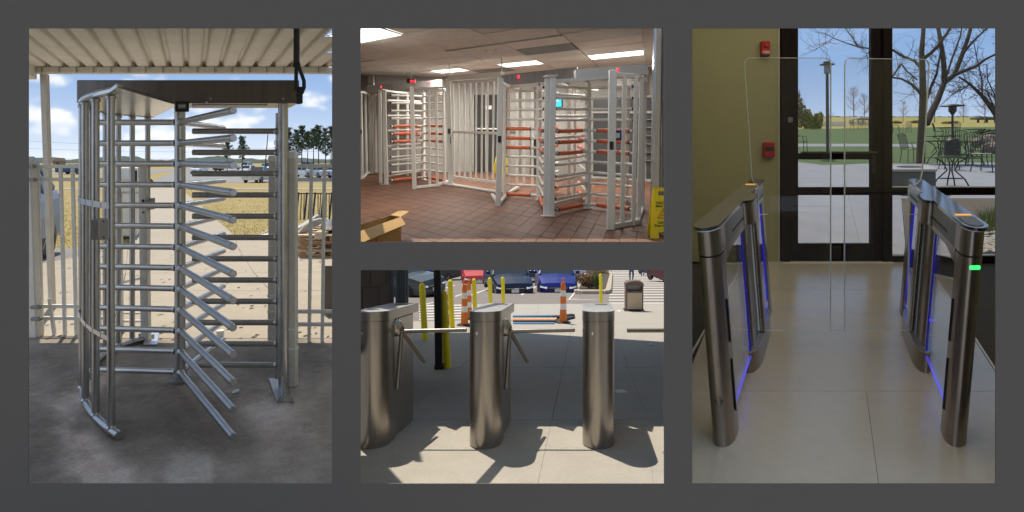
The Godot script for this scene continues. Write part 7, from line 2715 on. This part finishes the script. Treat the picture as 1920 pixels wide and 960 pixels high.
	chair(lobby.fl(1830, 312), -0.4, "chair behind the right-hand table", 1.0)
	chair(lobby.fl(1800, 290), 2.6, "chair at the table beside the heater", 0.9)
	chair(lobby.fl(1760, 259), 1.2, "far chair left of the table on the lawn", 1.0)
	chair(lobby.fl(1789, 259), -1.2, "far chair right of the table on the lawn", 1.0)
	chair(lobby.fl(1680, 250), 1.0, "distant chair at the far left of the lawn", 1.0)
	chair(lobby.fl(1701, 250), -1.0, "distant chair on the lawn left of the trunk", 1.0)
	chair(lobby.fl(1499, 287), 0.9, "chair cut off by the door's left stile", 1.0)
	for q: Array in [[1601, "left of the distant chairs by the shelter"], [1616, "middle one of the distant chairs by the shelter"], [1629, "right of the distant chairs by the shelter"]]:
		chair(lobby.fl(q[0], 243.5), 0.4 * (q[0] - 1616), q[1], 1.05)
	# planter
	var pz := lobby.dist(365)
	t = thing("fire_pit", "square stone fire pit table with an oval opening in its pale top", "planter", lobby.fl(1710, 365))
	var p0 := (1668 - 1555) * pz / FOC
	var p1 := (1757 - 1555) * pz / FOC
	var ph := lobby.hgt(317, pz)
	s = Shape.new()
	s.sb(lobby, p0 + 0.02, p1 - 0.02, 0, ph - 0.05, pz, pz + 1.1, 0.02)
	part(t, "body", s, M.planter_stone)
	s = Shape.new()
	s.sb(lobby, p0, p1, ph - 0.05, ph, pz - 0.03, pz + 1.15, 0.01)
	part(t, "top", s, M.planter_lid)
	s = Shape.new()
	var hole: Array = []
	for i in 20:
		hole.append(lobby.w((p0 + p1) / 2 + cos(TAU * i / 20) * 0.26, ph + 0.002, pz + 0.55 + sin(TAU * i / 20) * 0.24))
	s.prism(hole, Vector3(0, 0.006, 0))
	part(t, "opening", s, M.black_part)
	# rocks, shelter and the rest
	for q: Array in [[1842, 276, 0.62, "wide flat brown boulder right of the tables"], [1862, 286, 0.55, "rounded boulder at the right edge, lower than its neighbour"], [1858, 268, 0.6, "boulder behind the other two at the right edge"]]:
		s = Shape.new()
		var b := lobby.fl(q[0], q[1])
		s.ball(b + Vector3(0, q[2] * 0.3, 0), Vector3(q[2] * 0.75, q[2] * 0.5, q[2] * 0.6), 14, 0.3, int(q[0]))
		solo("boulder", q[3], "rock", s, M.rock, b, "boulders beside the terrace")
	var sd := lobby.dist(233)
	t = thing("shelter", "low shelter with a pale flat roof far off beyond the door", "shelter", lobby.fl(1618, 233))
	s = Shape.new()
	s.bar(lobby.at(1604, 221, sd), lobby.at(1637, 223.5, sd), 0.25, 3.0, 0.0, Vector3.UP)
	part(t, "roof", s, M.far_roof)
	for u: float in [1608, 1619, 1633]:
		s = Shape.new()
		s.bar(lobby.at(u, 234, sd), lobby.at(u, 222, sd), 0.25, 0.25)
		part(t, "post", s, M.far_wall)
	s = Shape.new()
	s.bar(lobby.at(1590, 231, sd + 4), lobby.at(1640, 231, sd + 4), 0.6, 0.3, 0.0, Vector3.UP)
	part(t, "low_wall", s, M.far_wall)
	t = thing("shelter", "long low roofed shelter at the far right behind the lawn", "shelter", lobby.fl(1850, 229))
	s = Shape.new()
	s.bar(lobby.at(1828, 222, 140), lobby.at(1890, 223, 140), 0.35, 3.0, 0.0, Vector3.UP)
	part(t, "roof", s, M.planter_stone)
	for u: float in [1834, 1850, 1866]:
		s = Shape.new()
		s.bar(lobby.at(u, 230, 140), lobby.at(u, 222, 140), 0.3, 0.3)
		part(t, "post", s, M.planter_stone)
	t = thing("long_wall", "long pale low wall along the far edge of the lawn, left of the lamp", "wall", lobby.fl(1555, 236))
	s = Shape.new()
	s.bar(lobby.at(1480, 235, 95), lobby.at(1585, 233, 95), 0.75, 0.4, 0.0, Vector3.UP)
	part(t, "body", s, M.far_wall)
	# far land
	s = Shape.new()
	var fz := FastNoiseLite.new()
	fz.seed = 9
	fz.frequency = 0.06
	var u := 1275.0
	while u < 1950.0:
		var h0 := 219.0 - absf(fz.get_noise_1d(u)) * 4.0
		var h1 := 219.0 - absf(fz.get_noise_1d(u + 4)) * 4.0
		s.quad(lobby.at(u, 224, 480), lobby.at(u + 4, 224, 480), lobby.at(u + 4, h1, 560), lobby.at(u, h0, 560), Vector3(0, 1, 1))
		u += 4.0
	struct("treeline", s, M.far_wood)
	# pebbles and grass in the bed by the window
	s = Shape.new()
	for i in 260:
		var q := lobby.fl(rr.randf_range(1830, 1955), rr.randf_range(440, 484))
		s.ball(q + Vector3(0, 0.02, 0), Vector3(rr.randf_range(0.03, 0.07), rr.randf_range(0.02, 0.045), rr.randf_range(0.03, 0.08)), 6, 0.3, i)
	solo("pebbles", "grey pebbles in the planting bed outside the lower window", "pebbles", s, M.pebble, lobby.fl(1870, 460), "", "stuff")
	s = Shape.new()
	s.tinted = true
	for i in 900:
		var q := lobby.fl(rr.randf_range(1838, 1905), rr.randf_range(412, 436))
		var a := rr.randf() * TAU
		s.tint = Color(0.05, 0.09, 0.02).lerp(Color(0.16, 0.2, 0.06), rr.randf())
		s.flat(q - Vector3(cos(a), 0, sin(a)) * 0.008, q + Vector3(cos(a), 0, sin(a)) * 0.008, q + Vector3(rr.randfn() * 0.06, rr.randf_range(0.1, 0.24), rr.randfn() * 0.06), Vector3.BACK)
	var gt := thing("grass_clump", "green grass clump outside the window behind the right pedestal", "grass", lobby.fl(1860, 430))
	part(gt, "blades", s, M.bush_leaf, "", "stuff")

# ================================================================ builders shared by the places
var car_meshes := {}

func car_shape(kind: String) -> Dictionary:
	if car_meshes.has(kind):
		return car_meshes[kind]
	# stations: z (front is +z), half width, sill height, belt height; then the cabin: z, half width at belt, half width at roof, roof height
	var body: Array
	var cabin: Array
	var wheel_r := 0.33
	var axles := [1.35, -1.35]
	var wide := 0.88
	match kind:
		"sedan":
			body = [[2.25, 0.62, 0.30, 0.58], [2.15, 0.80, 0.22, 0.72], [1.6, 0.88, 0.2, 0.84], [0.95, 0.9, 0.2, 0.93], [-0.2, 0.9, 0.2, 0.95], [-1.3, 0.9, 0.2, 0.98], [-1.9, 0.87, 0.22, 1.0], [-2.2, 0.8, 0.28, 0.95], [-2.3, 0.65, 0.4, 0.85]]
			cabin = [[1.0, 0.80, 0.79, 0.93], [0.25, 0.80, 0.60, 1.40], [-0.7, 0.80, 0.61, 1.43], [-1.7, 0.78, 0.76, 0.99]]
		"suv":
			body = [[2.2, 0.65, 0.35, 0.72], [2.1, 0.84, 0.26, 0.9], [1.6, 0.92, 0.25, 1.02], [0.95, 0.94, 0.25, 1.08], [-0.3, 0.94, 0.25, 1.1], [-1.5, 0.94, 0.25, 1.12], [-2.1, 0.9, 0.28, 1.14], [-2.25, 0.82, 0.4, 1.1]]
			cabin = [[1.05, 0.84, 0.82, 1.08], [0.35, 0.84, 0.68, 1.62], [-1.4, 0.85, 0.70, 1.68], [-2.15, 0.84, 0.74, 1.16]]
			wheel_r = 0.37
		"van":
			body = [[2.5, 0.7, 0.35, 0.8], [2.4, 0.9, 0.28, 1.0], [2.0, 0.97, 0.27, 1.18], [1.3, 0.98, 0.27, 1.25], [-2.4, 0.98, 0.27, 1.28], [-2.5, 0.92, 0.4, 1.25]]
			cabin = [[1.9, 0.9, 0.88, 1.2], [1.0, 0.9, 0.78, 2.05], [-2.3, 0.92, 0.80, 2.1], [-2.45, 0.9, 0.86, 1.28]]
			axles = [1.6, -1.6]
			wheel_r = 0.36
		"pickup":
			body = [[2.7, 0.72, 0.42, 0.85], [2.6, 0.92, 0.35, 1.05], [2.0, 0.98, 0.33, 1.16], [1.2, 0.98, 0.33, 1.18], [-0.6, 0.98, 0.33, 1.2], [-0.75, 0.98, 0.33, 1.26], [-2.6, 0.98, 0.36, 1.26], [-2.75, 0.94, 0.42, 1.22]]
			cabin = [[1.3, 0.88, 0.86, 1.18], [0.65, 0.88, 0.72, 1.82], [-0.45, 0.88, 0.72, 1.84], [-0.75, 0.88, 0.78, 1.22]]
			axles = [1.75, -1.65]
			wheel_r = 0.41
	var out := {}
	var s := Shape.new()
	var ring := func(b: Array) -> Array[Vector3]:
		var z: float = b[0]
		var w: float = b[1]
		var lo: float = b[2]
		var hi: float = b[3]
		var p: Array[Vector3] = []
		for q: Vector2 in [Vector2(0.0, 0.0), Vector2(0.9, 0.0), Vector2(1.0, 0.14), Vector2(1.0, 0.5), Vector2(0.965, 0.82), Vector2(0.9, 0.97), Vector2(0.7, 1.01), Vector2(0.0, 1.04)]:
			p.append(Vector3(w * q.x, lerpf(lo, hi, q.y), z))
		return p
	for i in body.size() - 1:
		var a: Array[Vector3] = ring.call(body[i])
		var b: Array[Vector3] = ring.call(body[i + 1])
		for j in a.size() - 1:
			for sx: float in [1.0, -1.0]:
				var f := Vector3(sx, 1, 1)
				var mid := (a[j] + b[j + 1]) / 2 - Vector3(0, 0.6, 0)
				s.quad(a[j] * f, a[j + 1] * f, b[j + 1] * f, b[j] * f, Vector3(mid.x * sx, mid.y, 0))
	for e in 2:
		var a: Array[Vector3] = ring.call(body[0] if e == 0 else body[-1])
		for j in a.size() - 1:
			for sx: float in [1.0, -1.0]:
				var f := Vector3(sx, 1, 1)
				var m := Vector3(0, (body[0 if e == 0 else -1][2] + body[0 if e == 0 else -1][3]) / 2, a[0].z)
				s.flat(m, a[j] * f, a[j + 1] * f, Vector3(0, 0, 1 if e == 0 else -1))
	# roof and pillars in the body's paint
	for i in cabin.size() - 1:
		for sx: float in [1.0, -1.0]:
			var a := Vector3(cabin[i][2] * sx, cabin[i][3], cabin[i][0])
			var b := Vector3(cabin[i + 1][2] * sx, cabin[i + 1][3], cabin[i + 1][0])
			s.bar(a, b, 0.06, 0.05)
	for z in [0, 1]:
		var c: Array = cabin[1 + z]
		for sx: float in [1.0, -1.0]:
			s.bar(Vector3(cabin[1][1] * sx, body[3][3] - 0.02, c[0] - 0.1), Vector3(c[2] * sx, c[3], c[0]), 0.05, 0.09) if z else s.bar(Vector3(cabin[1][1] * sx, body[3][3] - 0.02, (cabin[1][0] + cabin[2][0]) / 2), Vector3(c[2] * sx, c[3], (cabin[1][0] + cabin[2][0]) / 2), 0.05, 0.08)
	var r1: Array = cabin[1]
	var r2: Array = cabin[2]
	s.quad(Vector3(-r1[2], r1[3] + 0.02, r1[0]), Vector3(r1[2], r1[3] + 0.02, r1[0]), Vector3(r2[2], r2[3] + 0.02, r2[0]), Vector3(-r2[2], r2[3] + 0.02, r2[0]), Vector3.UP)
	if kind == "pickup":
		s.bx(-0.9, 0.9, 1.2, 1.27, -0.85, -0.78)
	out.body = s.mesh()
	# glass
	s = Shape.new()
	for i in cabin.size() - 1:
		var a: Array = cabin[i]
		var b: Array = cabin[i + 1]
		for sx: float in [1.0, -1.0]:
			var belt: float = body[3][3] - 0.03
			s.quad(Vector3(a[1] * sx * 0.98, belt, a[0]), Vector3(b[1] * sx * 0.98, belt, b[0]), Vector3(b[2] * sx, b[3], b[0]), Vector3(a[2] * sx, a[3], a[0]), Vector3(sx, 0.3, 0))
		s.quad(Vector3(-a[2], a[3], a[0]), Vector3(a[2], a[3], a[0]), Vector3(b[2], b[3], b[0]), Vector3(-b[2], b[3], b[0]), Vector3(0, 1, 0.2 if i == 0 else -0.2))
	out.glass = s.mesh()
	# wheels
	s = Shape.new()
	s.lathe(Vector3.ZERO, [[wheel_r * 0.62, -0.1], [wheel_r * 0.93, -0.11], [wheel_r, -0.08], [wheel_r, 0.08], [wheel_r * 0.93, 0.11], [wheel_r * 0.62, 0.1]], 20, Vector3.RIGHT)
	out.tyre = s.mesh()
	s = Shape.new()
	for sx: float in [1.0, -1.0]:
		s.lathe(Vector3.ZERO, [[wheel_r * 0.66, sx * 0.09], [wheel_r * 0.56, sx * 0.06], [wheel_r * 0.18, sx * 0.085], [0.0, sx * 0.09]], 16, Vector3.RIGHT)
		for k in 5:
			var q := Vector3(0, cos(TAU * k / 5), sin(TAU * k / 5))
			s.bar(Vector3(sx * 0.085, 0, 0) + q * 0.03, Vector3(sx * 0.085, 0, 0) + q * wheel_r * 0.62, 0.05, 0.03, 0.0, Vector3.RIGHT)
	out.rim = s.mesh()
	s = Shape.new()
	for sx: float in [1.0, -1.0]:
		s = Shape.new()
		s.lathe(Vector3.ZERO, [[wheel_r * 1.14, -0.1 * sx], [wheel_r * 1.14, 0.026 * sx], [0.0, 0.027 * sx]], 20, Vector3.RIGHT)
		out["arch%d" % int(sx)] = s.mesh()
	var fr: Array = body[1]
	var ft: Array = body[0]
	s = Shape.new()
	s.box(Vector3(0.62, ft[3] - 0.02, ft[0] - 0.06), Vector3(0.15, 0.025, -0.06), Vector3(-0.01, 0.038, -0.03), Vector3(0.03, 0, 0.05), 0.015)
	out.lamp_left = s.mesh()
	s = Shape.new()
	s.box(Vector3(-0.62, ft[3] - 0.02, ft[0] - 0.06), Vector3(0.15, -0.025, 0.06), Vector3(0.01, 0.038, -0.03), Vector3(-0.03, 0, 0.05), 0.015)
	out.lamp_right = s.mesh()
	s = Shape.new()
	var mid: float = (ft[2] + ft[3]) / 2
	s.bx(-0.42, 0.42, mid - 0.01, ft[3] - 0.03, ft[0] - 0.02, ft[0] + 0.015, 0.01)
	s.bx(-0.55, 0.55, ft[2] - 0.02, mid - 0.09, ft[0] - 0.08, ft[0] + 0.01, 0.02)
	out.grille = s.mesh()
	s = Shape.new()
	s.bx(-0.4, 0.4, ft[3] - 0.05, ft[3] - 0.035, ft[0] + 0.01, ft[0] + 0.022)
	s.ball(Vector3(0, ft[3] - 0.085, ft[0] + 0.018), Vector3(0.07, 0.045, 0.012), 10)
	out.emblem = s.mesh()
	s = Shape.new()
	s.bx(-0.16, 0.16, mid - 0.08, mid + 0.06, ft[0] + 0.012, ft[0] + 0.024)
	out.plate = s.mesh()
	var bk: Array = body[-1]
	s = Shape.new()
	s.bx(bk[1] - 0.08, bk[1] + 0.05, bk[3] - 0.26, bk[3] - 0.04, bk[0] - 0.02, bk[0] + 0.16, 0.03)
	out.tail_left = s.mesh()
	s = Shape.new()
	s.bx(-bk[1] - 0.05, -bk[1] + 0.08, bk[3] - 0.26, bk[3] - 0.04, bk[0] - 0.02, bk[0] + 0.16, 0.03)
	out.tail_right = s.mesh()
	s = Shape.new()
	s.bx(-0.17, 0.17, bk[2] + 0.1, bk[2] + 0.22, bk[0] - 0.06, bk[0] - 0.035)
	out.rear_plate = s.mesh()
	s = Shape.new()
	s.bx(-bk[1] - 0.05, bk[1] + 0.05, bk[2] - 0.08, bk[2] + 0.08, bk[0] - 0.05, bk[0] + 0.1, 0.03)
	out.bumper = s.mesh()
	s = Shape.new()
	s.ball(Vector3(0, 0, 0), Vector3(0.11, 0.075, 0.07), 10)
	out.mirror = s.mesh()
	s = Shape.new()
	s.bx(-0.08, 0.08, -0.015, 0.015, -0.012, 0.012, 0.006)
	out.handle = s.mesh()
	out.axles = axles
	out.radius = wheel_r
	out.half = body[2][1]
	out.mirror_at = Vector3(0.98, body[3][3] + 0.05, cabin[0][0] - 0.3)
	car_meshes[kind] = out
	return out

var paints := {}

func car(kind: String, col: Color, label: String, category: String, group := "") -> Node3D:
	var q := car_shape(kind)
	var called := {"sedan": "parked_car", "suv": "parked_car", "van": "parked_van", "pickup": "pickup_truck"}
	var t := thing(called[kind], label, category, Vector3.ZERO, 0, group)
	if not paints.has(col):
		var m := mat("car_paint", col, 0.3, 0.15)
		m.clearcoat_enabled = true
		m.clearcoat = 0.35
		m.clearcoat_roughness = 0.12
		m.metallic_specular = 0.35
		paints[col] = m
	piece(t, "body", q.body, paints[col])
	piece(t, "window_glass", q.glass, M.car_glass)
	for z: float in q.axles:
		for sx: float in [1.0, -1.0]:
			piece(t, "wheel_arch", q["arch%d" % int(sx)], M.trim_black, Vector3(sx * (q.half - 0.02), q.radius, z))
			var w := piece(t, "wheel", q.tyre, M.tyre, Vector3(sx * (q.half - 0.1), q.radius, z))
			piece(w, "rim", q.rim, M.rim)
	piece(t, "headlight", q.lamp_left, M.lamp_clear)
	piece(t, "headlight", q.lamp_right, M.lamp_clear)
	piece(t, "grille", q.grille, M.trim_black)
	piece(t, "emblem", q.emblem, M.chrome)
	piece(t, "number_plate", q.plate, M.plate)
	piece(t, "tail_light", q.tail_left, M.lamp_red)
	piece(t, "tail_light", q.tail_right, M.lamp_red)
	piece(t, "bumper", q.bumper, M.chrome if kind == "pickup" else paints[col])
	piece(t, "number_plate", q.rear_plate, M.plate)
	for sx: float in [1.0, -1.0]:
		piece(t, "mirror", q.mirror, paints[col], Vector3(q.mirror_at.x * sx, q.mirror_at.y, q.mirror_at.z))
	return t

# many small leaf faces spread through a volume
func leaves(s: Shape, m: Vector3, r: Vector3, count: int, size: float, cols: Array, rr: RandomNumberGenerator, shell := 0.5) -> void:
	s.tinted = true
	for i in count:
		var q := Vector3(rr.randfn(), rr.randfn(), rr.randfn()).normalized()
		q *= lerpf(shell, 1.0, pow(rr.randf(), 0.6))
		var p := m + q * r
		var f := rr.randf()
		var k := mini(int(f * (cols.size() - 1)), cols.size() - 2)
		var ca: Color = cols[k]
		s.tint = ca.lerp(cols[k + 1], f * (cols.size() - 1) - k)
		var a := Vector3(rr.randfn(), rr.randfn(), rr.randfn()).normalized()
		var b := a.cross(Vector3(rr.randfn(), rr.randfn(), rr.randfn())).normalized()
		var z := size * rr.randf_range(0.6, 1.3)
		s.flat(p - a * z, p + b * z * 0.5, p + a * z, q)
		s.flat(p - a * z, p + a * z, p - b * z * 0.5, q)

func bush(where: Vector3, wide: float, tall: float, label: String, group: String, cols: Array, count := 400, leaf := 0.05) -> Node3D:
	var t := thing("bush", label, "bush", where, 0, group)
	var rr := RandomNumberGenerator.new()
	rr.seed = int(where.x * 1000) + 13
	var s := Shape.new()
	for k in 6:
		var q := Vector3(rr.randf_range(-0.3, 0.3) * wide, tall * rr.randf_range(0.25, 0.62), rr.randf_range(-0.3, 0.3) * wide)
		leaves(s, q, Vector3(wide * 0.27, tall * 0.34, wide * 0.27), count / 6, leaf, cols, rr, 0.3)
	own(t, "crown", s, M.bush_leaf)
	s = Shape.new()
	for k in 7:
		var e := Vector3(rr.randf_range(-0.35, 0.35) * wide, tall * rr.randf_range(0.5, 0.85), rr.randf_range(-0.35, 0.35) * wide)
		s.pipe([Vector3.ZERO, e * Vector3(0.3, 0.5, 0.3), e], 0.012 * wide, 5, 0.004 * wide)
	own(t, "stem", s, M.bark)
	return t

# a pine ten metres tall with a long bare trunk
func pine(sd: int) -> Node3D:
	var rr := RandomNumberGenerator.new()
	rr.seed = sd
	var t := thing("pine_tree", "pine", "tree", Vector3.ZERO, 0, "pines beyond the parking lot")
	var s := Shape.new()
	s.pipe([Vector3(0, 0, 0), Vector3(0.05, 3, 0.02), Vector3(-0.04, 6, 0), Vector3(0.02, 9.6, 0)], 0.14, 7, 0.04)
	own(t, "trunk", s, M.bark)
	var limbs := Shape.new()
	var c := Shape.new()
	var n := 34
	var low_at: float = [3.2, 4.4, 5.2][sd % 3]
	for k in n:
		var f := float(k) / n
		var y := lerpf(low_at, 9.6, f)
		var reach := (0.35 + 1.25 * sin(PI * clampf(0.2 + f * 0.78, 0, 1))) * rr.randf_range(0.35, 1.05)
		var a := k * 2.4 + rr.randf() * 0.8
		var e := Vector3(cos(a) * reach, y + reach * rr.randf_range(0.15, 0.5), sin(a) * reach)
		limbs.pipe([Vector3(0, y, 0), (Vector3(0, y, 0) + e) / 2 + Vector3(0, -0.05, 0), e], 0.03, 5, 0.01)
		for j in 3:
			var p := Vector3(0, y, 0).lerp(e, 0.4 + 0.32 * j)
			leaves(c, p + Vector3(0, rr.randf_range(-0.05, 0.2), 0), Vector3(0.42, 0.36, 0.42) * rr.randf_range(0.6, 1.2), 44, 0.11, [Color(0.016, 0.032, 0.01), Color(0.045, 0.075, 0.02), Color(0.11, 0.15, 0.05)], rr, 0.1)
	own(t, "limb", limbs, M.bark)
	own(t, "crown", c, M.needles)
	return t
